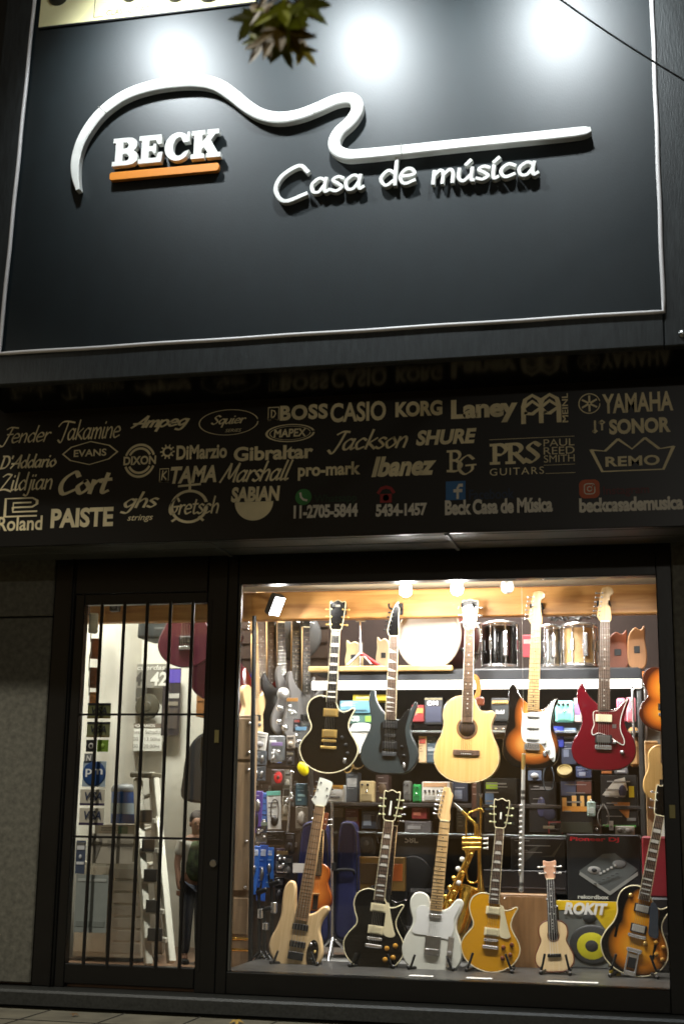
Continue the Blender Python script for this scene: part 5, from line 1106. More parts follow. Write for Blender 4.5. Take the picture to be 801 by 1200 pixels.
# blue gig bag with a price card and a chrome stand in front
def bag(r_, Y, d, col, lab, nm='gig_bag'):
    x0, x1, z0, z1 = rect(*r_, Y); t = thing(nm, lab, 'bag', ((x0 + x1) / 2, Y, z0)); W, H = x1 - x0, z1 - z0
    o = outline2([(-W * .46, 0), (W * .46, 0), (W * .5, H * .3), (W * .46, H * .7), (W * .34, H * .95), (0, H), (-W * .34, H * .95), (-W * .44, H * .7), (-W * .5, H * .3)], 4)
    fr_ = Matrix(((1, 0, 0, 0), (0, 0, -1, d), (0, 1, 0, 0), (0, 0, 0, 1)))
    b = MB(); b.prism(o, 0, d, .03, frame=fr_); b.build('shell', mat('bag_cloth_%d' % col[2], col, .8, noise=(60, .15), bump=(8, .5)), t)
    b = MB(); b.tube([(a * .9, .002, z * .97 + H * .012) for a, z in o], .004, 6, closed=True); b.build('zip', M['plastic'], t)
    b = MB(); b.tube(smooth_path([(-.05, -.004, H * .55), (-.04, -.03, H * .58), (.04, -.03, H * .58), (.05, -.004, H * .55)], 4), .008, 8); b.build('handle', M['rubber'], t)
bag((345, 962, 387, 1104), .92, .12, (20, 26, 78), 'royal blue soft bag left of the chrome stand behind the bass')
bag((391, 962, 420, 1100), .94, .12, (17, 22, 70), 'royal blue soft bag right of the chrome stand')
x0, x1, z0, z1 = rect(343, 1012, 381, 1023, .86); b = MB(); b.box((0, 0, 0), (x1 - x0, .002, z1 - z0)); o = b.build('price_card', M['paper']); o.location = ((x0 + x1) / 2, .86, (z0 + z1) / 2); tag(o, 'blank white paper strip on the blue bag behind the bass neck', 'card')
t, d_ = pole('chrome_stand', 'tall chrome stand tube between the two blue bags', 'stand', (389, 940), (389, 1120), .84, .84, .008, M['chrome']); b = MB(); b.cyl((0, 0, d_.z * .55), (0, 0, d_.z * .6), .014, 10); b.build('clutch', M['plastic'], t)
for j in range(3):
    a = R(30 + 120 * j); b = MB(); b.tube([(0, 0, .10), (.14 * math.cos(a), .10 * math.sin(a), -.02)], .007, 8); b.build('leg', M['chrome'], t)
# small brown violin behind the bass
s_ = dict(len=.6, out='uke', body=burst('violin_brown', (206, 124, 50), (176, 92, 30), (110, 50, 16), (0, .1), (.1, .1), (0, .2), (.08, .1)), thick=.04, neck=(.20, .46, .042, .026), neckmat=M['maple'], board=M['ebony'], scale=.33, head='uke', headmat=M['mahog'], tuners=[(-.02, .03, -1), (-.022, .06, -1), (.02, .03, 1), (.022, .06, 1)], hardware=[('bridge', [((0, .1, .015), (.04, .004, .03), .001)], M['maple']), ('tailpiece', [((0, .05, .012), (.03, .08, .006), .002)], M['ebony'])], strings=(4, .09, .03))
guitar('violin', 'small orange brown violin body peeping out behind the bass neck', 'violin', (369, 1068), .70, (378, 945), .74, s_)
# bound neck of a guitar behind the black standing one
simple_guitar('electric_guitar', 'second guitar half hidden behind the black standing guitar, showing its bound neck', (444, 1122), (464, 935), .62, 'single', lac['blk'], M['ebony'], L=1.0, head='open')

# ------------------------------------------------------------------ top shelf: drums and bodies
ZT = zz(783) + .0
def drum(lab, px0, px1, y0, y1, Y, shellm, headm, axis='f', hoop=M['chrome'], lugs=8, dep=.3, cat='drum', nm='drum', turn=0):
    x0, x1, z0, z1 = rect(px0, y0, px1, y1, Y)
    if axis == 'f':
        r_ = (x1 - x0) / 2; t = thing(nm, lab, cat, ((x0 + x1) / 2, Y, ZT + r_)); t.rotation_euler = (0, 0, R(turn)); A = Vector((0, -1, 0)); ins = 0
        b = MB(); b.lathe([(r_ * .97, -dep), (r_ * .97, 0)], (0, 0, 0), A, 40); b.build('shell', shellm, t)
        b = MB(); b.lathe([(0, .004), (r_ * .9, .004), (r_ * .95, .002)], (0, 0, 0), A, 40); b.build('drum_head', headm, t)
        for h_ in (0, -dep): b = MB(); b.tube([(r_ * math.cos(R(a)), -h_, r_ * math.sin(R(a))) for a in range(0, 360, 9)], .012, 8, closed=True); b.build('hoop', hoop, t)
        for k in range(lugs):
            a = R(360 * k / lugs + 22); b = MB(); q = Vector((math.cos(a), 0, math.sin(a))) * (r_ + .005); b.tube([q, q + Vector((0, dep, 0))], .005, 6); b.box(q + Vector((0, dep * .3, 0)), (.02, .06, .02), .004); b.build('tension_rod', M['chrome'], t)
    else:
        r_ = (x1 - x0) / 2; H = z1 - z0; t = thing(nm, lab, cat, ((x0 + x1) / 2, Y + r_, ZT))
        b = MB(); b.lathe([(r_ * .94, .02), (r_ * .94, H - .02)], (0, 0, 0), (0, 0, 1), 36); b.build('shell', shellm, t)
        b = MB(); b.lathe([(0, H - .008), (r_ * .93, H - .008), (r_ * .95, H - .015)], (0, 0, 0), (0, 0, 1), 36); b.build('drum_head', headm, t)
        for h_ in (.02, H - .02): b = MB(); b.lathe([(r_ * .95, -.016), (r_, -.014), (r_ + .006, 0), (r_, .014), (r_ * .95, .016)], (0, 0, h_), (0, 0, 1), 36); b.build('hoop', hoop, t)
        for k in range(lugs):
            a = R(360 * k / lugs - 90 + 180 / lugs); q = Vector((math.cos(a) * (r_ + .004), math.sin(a) * (r_ + .004), 0)); b = MB(); b.tube([q + Vector((0, 0, .02)), q + Vector((0, 0, H - .02))], .0045, 6); b.box(q + Vector((0, 0, H / 2)), (.02, .02, H * .24), .005, 0, Matrix.Rotation(a, 3, 'Z')); b.build('tension_rod', M['chrome'], t)
        if nm == 'snare_drum':
            b = MB(); b.box((r_ * .4, -r_ * 1.02, H * .5), (.03, .03, H * .5), .006); b.build('strainer', M['chrome'], t)
    return t
drum('large bass drum with a plain white head under the lit bulbs', 464, 541, 716, 781, 1.04, mat('red_brown_shell', (112, 46, 36), .3, coat=.4), mat('white_skin', (236, 234, 228), .45), 'f', mat('pale_hoop', (214, 206, 192), .4), 8, .34, nm='bass_drum', turn=-14)
drum('black drum with two rows of chrome lugs right of the acoustic guitar', 561, 605, 724, 782, 1.06, lac['blk'], M['white'], 'v', M['chrome'], 8, nm='snare_drum')
drum('chrome shelled drum behind the sunburst guitar neck', 630, 656, 728, 782, 1.10, mat('dull_chrome', (150, 150, 146), .25, metal=.9), M['white'], 'v', M['chrome'], 8, nm='snare_drum')
drum('clear and birch drum with chrome rods between two guitar necks', 656, 698, 727, 782, 1.05, M['maple'], M['white'], 'v', M['chrome'], 10, nm='snare_drum')
b = thing('plastic_wrap', 'crumpled clear plastic wrap on top of the birch drum', 'wrap', at(676, 729, 1.2)); q = MB(); random.seed(4); pts = []
for i in range(14):
    for j in range(7): q.v.append((-.17 + i * .34 / 13 + random.uniform(-.01, .01), -.12 + j * .04, .01 + random.uniform(0, .05)))
for i in range(13):
    for j in range(6): q.f.append((i * 7 + j, i * 7 + 7 + j, i * 7 + 8 + j, i * 7 + j + 1)); q.mi.append(0); q.sm.append(False)
q.build('sheet', glass_mat('clear_film', (235, 238, 240), .25), b)
def body_on_shelf(px0, px1, y0, y1, Y, col, lab, side=1):
    x0, x1, z0, z1 = rect(px0, y0, px1, y1, Y); W, H = x1 - x0, z1 - z0; t = thing('unfinished_guitar', lab, 'guitar', ((x0 + x1) / 2, Y, ZT)); cx = 0
    o = outline2([(-W * .5, H * .35), (-W * .4, H * .08), (0, 0), (W * .4, H * .08), (W * .5, H * .35), (W * .42, H * .65), (W * .44, H * .85), (W * .40, H * 1.0), (W * .2, H * .9), (-W * .1, H * .95), (-W * .42, H * .75)], 4)
    o = [(side * a, c) for a, c in o]
    b = MB(); b.prism(o, 0, .05, .006, frame=Matrix(((1, 0, 0, 0), (0, 0, -1, .05), (0, 1, 0, 0), (0, 0, 0, 1)))); b.build('blank', mat('raw_%d' % col[0], col, .5, noise=(9, .06), stretch=(12, 1, 1)), t)
    b = MB(); b.box((0, -.002, H * .45), (W * .3, .006, H * .16), .002); b.build('pickup_cavity', M['plastic'], t)
body_on_shelf(404, 424, 743, 780, 1.12, (206, 188, 140), 'pale cream guitar body on the top shelf behind the black guitar neck', -1)
body_on_shelf(440, 458, 740, 780, 1.10, (200, 184, 146), 'pale guitar body leaning left of the white bass drum', -1)
body_on_shelf(734, 757, 730, 782, 1.16, (196, 142, 92), 'tan guitar body with a pointed horn at the right end of the top shelf')
body_on_shelf(710, 736, 734, 782, 1.22, (150, 88, 62), 'reddish brown guitar body beside the wine red guitar neck')
t, d_ = pole('cymbal_stand', 'thin chrome cymbal stand between the pale guitar bodies', 'cymbal stand', (422, 726), (422, 781), 1.06, 1.06, .006, M['chrome'])
b = MB(); b.cyl((-.03, 0, d_.z * .98), (.03, 0, d_.z * .98), .009, 10); b.build('wing_nut', M['chrome'], t); b = MB(); b.cyl((0, 0, d_.z * .25), (0, 0, d_.z * .5), .014, 10, ch=.002); b.build('clutch', M['chrome'], t)
for q_ in (-1, 1): b = MB(); b.tube([(0, 0, d_.z * .3), (q_ * .07, -.02, .01)], .006, 6); b.build('leg', M['chrome'], t)
b = MB(); b.tube([(-.07, 0, 0), (.07, 0, -.09)], .012, 8); o = b.build('red_drumstick', M['red']); o.location = at(436, 766, 1.06); tag(o, 'red stick leaning right of the chrome cymbal stand', 'stick')
goods('red_booklet', 'pink red booklet between the black drum and the sunburst neck', 'booklet', (612, 744, 622, 770), 1.05, .012, (214, 70, 84), [('p', .1, .6, .9, .8, (230, 200, 200))], body='cover')
x0, x1, z0, z1 = rect(752, 787, 762, 797, .98); b = MB(); b.box((0, 0, 0), (x1 - x0, .004, z1 - z0), .001); o = b.build('orange_tag', M['orange']); o.location = ((x0 + x1) / 2, .97, (z0 + z1) / 2); tag(o, 'orange paper tag at the right end of the light strip', 'tag')
# dark gong-like bag behind the lamp
p = at(347, 745, 1.42); b = MB(); b.lathe([(0, .03), (.15, .025), (.165, 0), (.15, -.03), (0, -.03)], (0, 0, 0), (.1, -1, 0), 30); o = b.build('cymbal_case', mat('grey_case', (70, 70, 68), .6)); o.location = p; tag(o, 'round grey cymbal bag on the wall behind the lit floodlight', 'bag')

# ------------------------------------------------------------------ upper middle shelf
UM = 'boxes on the upper shelf'
Yu = RY + .04
goods('accessory_box', 'teal box under the light strip right of the black hanging guitar', 'box', (398, 821, 433, 836), Yu, .18, (70, 110, 124), [('p', .05, .55, .4, .75, (200, 214, 214)), ('p', .05, .2, .9, .3, (40, 66, 78))], group=UM)
goods('accessory_box', 'green box with white letters above the white mask', 'box', (403, 837, 436, 848), Yu + .01, .18, (60, 92, 84), [('p', .75, .2, .95, .8, (120, 160, 60))], [('GB', .25, .25, .55, .8, (220, 226, 220), .03, 0)], group=UM)
goods('accessory_box', 'flat yellow box lying under the light strip behind the teal horn', 'box', (413, 814, 452, 821), Yu + .02, .16, (196, 170, 30), [('p', .1, .3, .5, .7, (240, 230, 160))], group=UM)
x0, x1, z0, z1 = rect(409, 849, 434, 885, Yu - .06); t = thing('paper_leaflet', 'crumpled white leaflet between the black and teal hanging guitars', 'leaflet', ((x0 + x1) / 2, Yu - .06, z0)); W, H = x1 - x0, z1 - z0
b = MB(); b.prism(outline2([(-W * .3, 0), (0, H * .05), (W * .1, H * .2), (W * .5, H * .6), (W * .45, H), (-W * .4, H), (-W * .5, H * .5)], 3), 0, .01, .003, frame=Matrix(((1, 0, 0, 0), (0, .2, -1, 0), (0, 1, .2, 0), (0, 0, 0, 1)))); b.build('sheet', M['paper'], t)
goods('amplifier', 'small black amplifier with white letters left of the acoustic guitar', 'amplifier', (497, 817, 518, 849), Yu, .16, (22, 22, 24), [('p', .08, .08, .92, .66, (36, 40, 58), 'grille'), ('p', .0, .9, 1, .97, (90, 84, 60))], [('OMEGA'[:2], .15, .70, .75, .86, (220, 220, 220), .03, 0)], body='cabinet')
goods('accessory_box', 'dark red box beside the teal guitar horn', 'box', (482, 826, 497, 846), Yu + .03, .14, (120, 34, 36), [('p', .1, .5, .9, .8, (200, 120, 60))], group=UM)
goods('accessory_box', 'cream upright box left of the acoustic guitar body', 'box', (490, 862, 499, 894), Yu, .1, (204, 178, 140), [('p', .1, .7, .9, .9, (160, 60, 50))], group=UM)
goods('accessory_box', 'slate blue box left of the acoustic guitar body', 'box', (499, 860, 512, 894), Yu + .02, .14, (66, 84, 96), [('p', .15, .4, .8, .5, (160, 170, 176))], group=UM)
goods('amplifier', 'tiny black guitar amplifier with a white script mark right of the acoustic guitar', 'amplifier', (575, 818, 596, 845), Yu - .03, .12, (18, 18, 19), [('p', .06, .06, .94, .66, (30, 36, 38), 'grille'), ('p', .04, .74, .96, .88, (120, 100, 50), 'control_panel')] + [('k', .12 + .13 * k, .77, .19 + .13 * k, .86, M['gold'], 'knob') for k in range(6)], [('Marshall', .25, .3, .75, .48, (220, 220, 216), .03, .3)], body='cabinet')
goods('effect_pedal', 'dark brown pedal box under the tiny black amplifier', 'pedal', (575, 850, 596, 866), Yu, .1, (74, 66, 58), [('k', .2, .6, .35, .9, M['chrome'], 'knob'), ('k', .6, .6, .75, .9, M['chrome'], 'knob')], body='housing')
def pedal(r_, Y, c, lab, knobs=3, grp='effect pedals on the shelves'):
    return goods('effect_pedal', lab, 'pedal', r_, Y, .06, c, [('k', .12 + .76 * k / knobs, .74, .12 + .76 * k / knobs + .16, .90, M['plastic'], 'knob') for k in range(knobs)] + [('p', .15, .1, .85, .4, tuple(int(v * .75) for v in c), 'treadle'), ('k', .42, .46, .58, .56, M['chrome'], 'switch')], group=grp, body='housing', bev=.008)
pedal((650, 821, 671, 846), Yu - .02, (124, 208, 190), 'turquoise pedal with a grey dial right of the sunburst guitar', 3)
goods('accessory_box', 'pale pictured box between the turquoise pedal and the wine guitar', 'box', (672, 818, 680, 846), Yu, .1, (196, 176, 170), [('p', .1, .3, .9, .8, (120, 90, 140))], group=UM)
pedal((722, 818, 732, 846), Yu, (206, 110, 130), 'narrow pink pedal left of the wine guitar horn', 2)
pedal((733, 817, 744, 846), Yu - .01, (222, 128, 140), 'pale pink pedal beside the glass rail', 2)
goods('accessory_box', 'deep blue box under the turquoise pedal', 'box', (648, 851, 660, 876), Yu, .1, (34, 52, 150), [('p', .1, .5, .9, .7, (90, 110, 200))], group=UM)
goods('accessory_box', 'pale blue box beside the wine guitar body', 'box', (660, 853, 674, 866), Yu, .1, (110, 130, 156), [('p', .1, .2, .9, .8, (160, 170, 190))], group=UM)
goods('accessory_box', 'dark navy box below the pale blue box', 'box', (657, 867, 675, 896), Yu + .01, .12, (40, 48, 66), [('p', .15, .3, .5, .6, (100, 110, 130))], group=UM)
goods('tan_case', 'tan padded case at the right end of the upper shelf', 'case', (736, 852, 748, 898), Yu, .14, (184, 142, 92), [('p', .1, .45, .9, .5, (120, 86, 50))], bev=.02, body='shell')
x0, x1, z0, z1 = rect(548, 796, 560, 822, .93); t = thing('guitar_strap', 'orange leather strap looped behind the acoustic guitar neck', 'strap', ((x0 + x1) / 2, .93, (z0 + z1) / 2)); b = MB()
ribbon3([([(v.x, v.y) for v in smooth_path([(-.02, .085, 0), (.02, .07, 0), (.032, .0, 0), (.015, -.05, 0), (.025, -.085, 0)], 5)], [.028] * 21)], -.004, .004, b); b.v = [(v[0], -v[2], v[1]) for v in b.v]; b.build('strap', mat('orange_leather', (214, 134, 60), .5), t)
p = at(562, 822, .93); b = MB(); b.box((0, 0, 0), (.05, .03, .05), .012); o = b.build('leather_pouch', M['mahog']); o.location = p; tag(o, 'small brown leather holder hanging from the orange strap', 'holder')

# ------------------------------------------------------------------ middle shelf pedals etc
Ym = RY + .03
goods('white_box', 'white box with an orange top right of the bass headstock', 'box', (383, 920, 402, 940), Ym, .1, (226, 226, 220), [('p', .0, .78, 1, 1, (190, 140, 60)), ('p', .2, .25, .8, .35, (120, 120, 120))])
pedal((421, 915, 438, 941), Ym, (196, 176, 130), 'beige pedal with two black dials left of the black guitar headstock', 2)
pedal((472, 915, 481, 940), Ym + .01, (112, 112, 110), 'grey pedal left of the green pedal', 2)
pedal((483, 919, 493, 941), Ym, (40, 150, 76), 'green pedal left of the white multi effects unit', 2)
goods('multi_effects', 'white multi effects unit above the white guitar headstock', 'effects unit', (494, 916, 527, 940), Ym - .01, .12, (222, 220, 212), [('p', .05, .74, .9, .95, (200, 160, 120), 'screen')] + [('k', .08 + .15 * k, .46, .16 + .15 * k, .62, M['plastic'], 'switch') for k in range(6)] + [('p', .08, .1, .5, .3, (170, 170, 165))], body='housing')
p = at(419, 893, 1.1); b = MB()
for k in range(9): b.tube([(.045 * math.cos(R(a)) * (1 - k * .03), k * .004 - .02, .045 * math.sin(R(a)) * (1 - k * .03)) for a in range(0, 360, 18)], .0028, 6, closed=True)
o = b.build('coiled_cable', mat('copper_cable', (120, 96, 60), .4, metal=.4)); o.location = p; tag(o, 'coiled gold coloured cable under the teal guitar', 'cable')
goods('accessory_box', 'small red box on the middle shelf right of the black guitar headstock', 'box', (482, 946, 500, 960), Ym + .02, .1, (120, 40, 40), [('p', .1, .3, .6, .6, (170, 100, 80))], group='boxes on the lower shelves')
goods('accessory_box', 'grey flat box below the small red box', 'box', (474, 962, 505, 976), Ym + .03, .2, (96, 94, 96), [('p', .1, .3, .6, .6, (150, 150, 150))], group='boxes on the lower shelves')
Yb = .98
goods('amplifier', 'black amplifier with small white letters behind the black standing guitar', 'amplifier', (452, 978, 515, 1060), Yb + .06, .24, (20, 21, 23), [('p', .05, .05, .95, .84, (28, 30, 34), 'grille'), ('o', .15, .15, .85, .7, (24, 25, 27), 'speaker')], [('58L', .35, .88, .6, .97, (200, 200, 200), .02, 0)], body='cabinet')
goods('amplifier', 'black amplifier with a round grille behind the black guitar shoulder', 'amplifier', (418, 974, 440, 1004), Yb + .03, .2, (22, 22, 22), [('o', .12, .12, .88, .88, (40, 40, 40), 'speaker'), ('o', .35, .35, .65, .65, (66, 64, 60), 'speaker_cone')], body='cabinet')
goods('amplifier', 'brown and orange amplifier below the round grille amplifier', 'amplifier', (418, 1004, 474, 1044), Yb, .2, (120, 92, 40), [('p', .5, .3, .95, .8, (186, 96, 30)), ('p', .05, .2, .45, .8, (80, 62, 34), 'grille')], body='cabinet')
goods('carton', 'reddish brown box under the acoustic guitar', 'box', (552, 900, 562, 958), Ym - .02, .1, (74, 48, 40), [('p', .2, .2, .8, .9, (96, 66, 54))])
goods('carton', 'black carton with a lime green label behind the gold guitar headstock', 'carton', (566, 912, 606, 976), Ym, .26, (18, 20, 20), [('p', .08, .80, .42, .92, (150, 190, 50)), ('p', .05, .42, .3, .72, (90, 120, 160)), ('p', .5, .15, .9, .2, (70, 80, 80))])
goods('carton', 'dark carton with a faint blue picture right of the flute', 'carton', (619, 916, 652, 976), Ym, .26, (22, 20, 20), [('o', .3, .3, .6, .7, (60, 62, 92)), ('o', .5, .25, .95, .5, (50, 52, 74)), ('p', .4, .84, .8, .9, (110, 112, 110)), ('p', .5, .08, .9, .14, (120, 110, 90))])
goods('pick_pack', 'small blue pick pack above the dark picture carton', 'pack', (618, 903, 634, 915), Ym - .02, .01, (96, 112, 140), [('b', .2, .2, .8, .8, (180, 186, 190))], body='card')
p = at(661, 903, Ym - .03); b = MB(); b.lathe([(0, .006), (.032, .006), (.034, .010), (.042, .010), (.044, .006), (.044, -.012), (0, -.012)], (0, 0, 0), (0, -1, .9), 24, 0, False); o = b.build('round_tin', mat('olive_gold', (132, 116, 66), .5, metal=.2)); o.location = p; tag(o, 'round gold coloured tin above the orange key carton', 'tin')
goods('accessory_box', 'blue patterned box right of the round gold tin', 'box', (674, 898, 693, 912), Ym, .1, (54, 64, 96), [('p', .2, .2, .6, .5, (150, 160, 180))], group='boxes on the lower shelves')
keyp = []
t = goods('carton', 'carton with a glowing picture of orange keys', 'carton', (656, 914, 694, 976), Ym - .01, .24, (30, 26, 24), [('p', .03, .7, .48, .97, (90, 100, 130)), ('p', .02, .0, .98, .2, (60, 62, 50)), ('p', .06, .40, .94, .50, (230, 160, 70)), ('p', .06, .50, .2, .66, (240, 190, 110)), ('p', .36, .50, .5, .70, (240, 190, 110)), ('p', .62, .50, .74, .70, (240, 190, 110)), ('p', .84, .50, .96, .70, (240, 190, 110)), ('p', .52, .74, .97, .97, (100, 60, 50))])
goods('pale_bottle', 'small pale green bottle in front of the orange key carton', 'bottle', (687, 939, 697, 957), Ym - .06, .03, (176, 206, 196), [('p', .1, .2, .9, .6, (210, 224, 216), 'label_band'), ('k', .35, .9, .65, 1.2, M['white'], 'cap')], bev=.012, body='vessel')
goods('carton', 'black carton with a slanted white and yellow picture by the glass shelf end', 'carton', (703, 908, 746, 968), Ym, .24, (26, 24, 22), [('t', .05, .45, .75, .95, (196, 196, 186), 'printed_shape', [(0, .3), (.5, .9), (.9, 1), (1, .5), (.6, .2)]), ('t', .3, .12, .8, .5, (190, 130, 66), 'printed_shape', [(0, .9), (.9, 0), (1, .9)]), ('o', .5, .55, .72, .8, (54, 58, 90)), ('p', .78, .56, .92, .78, (206, 186, 40)), ('p', .7, .1, .95, .16, (120, 120, 120)), ('p', .05, -.02, .95, .02, (90, 170, 80))])
goods('white_tag', 'small white upright card on the glass shelf', 'card', (713, 962, 718, 973), Ym - .04, .004, (226, 228, 230), [('p', .2, .3, .8, .5, (150, 150, 150))], body='card')
goods('printed_sachet', 'white patterned sachet on the glass shelf', 'sachet', (720, 968, 743, 979), Ym - .04, .02, (190, 188, 180), [('b', .1, .2, .4, .8, (120, 116, 110)), ('b', .5, .2, .9, .8, (140, 136, 130))], body='pouch', bev=.008)
goods('red_outline_box', 'dark box with a red rounded outline behind the ukulele head', 'box', (641, 962, 660, 978), Ym, .14, (30, 24, 24), [('p', .05, .85, .95, .95, (130, 34, 34)), ('p', .05, .05, .13, .9, (130, 34, 34)), ('p', .87, .05, .95, .9, (130, 34, 34))])
goods('brown_patterned_box', 'brown patterned box left of the white upright card', 'box', (673, 960, 704, 978), Ym + .01, .14, (76, 52, 36), [('p', .1, .3, .9, .7, (100, 70, 48)), ('b', .75, .2, .9, .5, M['chrome'])])
# lower right: controller carton, speaker carton, cajon
def box_px(r_, Y): return rect(*r_, Y)
Yc = .90
t = goods('controller_carton', 'black carton picturing a silver DJ controller above the yellow carton', 'carton', (664, 978, 750, 1056), Yc, .34, (20, 22, 23), [
    ('t', .16, .10, .96, .72, (86, 90, 88), 'printed_controller', [(.0, .55), (.52, .0), (1, .62), (.62, 1), (.42, .98)]), ('t', .16, .07, .96, .55, (140, 142, 136), 'printed_edge', [(0, .66), (.52, .04), (1, .68), (1, .80), (.52, .16), (.02, .76)]),
    ('o', .28, .40, .46, .52, (150, 150, 146), 'printed_dial'), ('o', .62, .50, .80, .62, (130, 132, 130), 'printed_dial'), ('o', .33, .43, .41, .49, (40, 42, 42), 'printed_dial')] + [('p', .44 + .05 * k, .40 + .03 * k, .47 + .05 * k, .43 + .03 * k, (190, 190, 184), 'printed_button') for k in range(5)] + [('p', .36 + .06 * k, .25 + .032 * k, .40 + .06 * k, .27 + .032 * k, (60, 62, 60), 'printed_button') for k in range(6)],
    [('Pioneer DJ', .05, .88, .72, .96, (206, 30, 52), .03, 0), ('rekordbox', .14, .03, .56, .09, (196, 198, 186), .03, 0)])
goods('speaker_carton', 'yellow carton picturing a studio speaker with a yellow cone', 'carton', (652, 1056, 726, 1137), Yc - .02, .34, (104, 108, 104), [
    ('p', 0, .86, 1, 1, (222, 186, 20)), ('t', .55, .3, 1, .88, (206, 176, 24), 'printed_flash', [(0, 1), (1, 0), (1, 1)]), ('o', .2, .08, .92, .66, (58, 60, 60), 'printed_cone_rim'), ('o', .30, .14, .80, .56, (206, 200, 40), 'printed_cone'), ('o', .44, .26, .66, .44, (52, 54, 52), 'printed_dust_cap'), ('o', .42, .68, .62, .82, (40, 42, 42), 'printed_tweeter'), ('p', 0, -.0, 1, .05, (40, 42, 42))],
    [('ROKIT', .12, .80, .82, .98, (222, 222, 216), .05, .25)])
goods('cajon', 'brown wooden box drum behind the gold guitar', 'box drum', (584, 1048, 648, 1139), .80, .3, (132, 100, 64), [('p', .02, .02, .98, .97, M['rosewood'] if 0 else wood('cajon_front', (126, 94, 60), (152, 116, 78), 3, (10, 1, 1), .45), 'tapa'), ('o', .1, .93, .13, .95, M['chrome'], 'screw'), ('o', .87, .93, .9, .95, M['chrome'], 'screw')], body='shell')
goods('black_case', 'long black case with red corner marks under the flute', 'case', (566, 1020, 664, 1047), .92, .3, (26, 22, 22), [('p', .78, .3, .82, .6, (150, 34, 34)), ('p', .02, .2, .98, .26, (50, 44, 44))], body='shell')
goods('dark_guitar_case', 'dark upright guitar case filling the corner behind the white guitar', 'case', (476, 1042, 566, 1138), 1.0, .2, (24, 23, 23), [('p', .0, .5, 1, .53, (46, 46, 48), 'lid_seam'), ('k', .3, .46, .34, .56, M['chrome'], 'catch'), ('k', .7, .46, .74, .56, M['chrome'], 'catch')], body='shell', bev=.02)
goods('black_picture_carton', 'black carton with pale curved line art behind the ukulele', 'carton', (598, 982, 662, 1020), .95, .3, (20, 20, 21), [('t', .05, .1, .55, .8, (64, 64, 60), 'printed_shape', [(0, 0), (.5, .7), (1, 1), (.6, .4), (.3, .1)]), ('t', .55, .3, .95, .9, (72, 70, 62), 'printed_shape', [(0, .2), (.5, .3), (1, 1), (.6, .2)])])
goods('yellow_black_sachet', 'small yellow and black sachet on the deck in front of the hollow body guitar', 'sachet', (713, 1131, 727, 1146), .55, .02, (190, 160, 30), [('p', .35, .1, .6, .9, (40, 40, 36))], body='pouch')
goods('yellow_white_box', 'small yellow and white box on the deck under the ukulele', 'box', (641, 1136, 655, 1147), .56, .05, (214, 196, 40), [('p', .45, .1, .95, .9, (220, 220, 214))])
goods('cable_tray', 'grey wire tray on the deck behind the standing guitars', 'tray', (336, 1128, 560, 1141), .74, .16, (110, 110, 106), [('p', .02 + .12 * k, .2, .1 + .12 * k, .8, (70, 70, 70), 'slot') for k in range(8)], body='tray')
# white plastic rod bits along the deck edge
for k, (x0_, x1_, lab) in enumerate(((478, 506, 'white slip on the deck edge under the white guitar'), (640, 700, 'long white slip on the deck edge near the ukulele'), (545, 575, 'white slip on the deck edge under the gold guitar'))):
    a0, a1, q0, q1 = rect(x0_, 1146, x1_, 1149, .1); b = MB(); b.box((0, 0, 0), (a1 - a0, .05, .006), .002); o = b.build('paper_slip', M['paper']); o.location = ((a0 + a1) / 2, .13, WZ0 - .002); tag(o, lab, 'paper slip', 'white slips on the deck edge')

for yy in (858, 979):
    z = zz(yy); b = MB(); b.box(((sx0 + sx1) / 2, RY + .004, z + .004), (sx1 - sx0 - .06, .03, .006), .001); b.build('glass_edge', mat('glass_edge', (150, 160, 156), .2, metal=.5), sh, world=True)
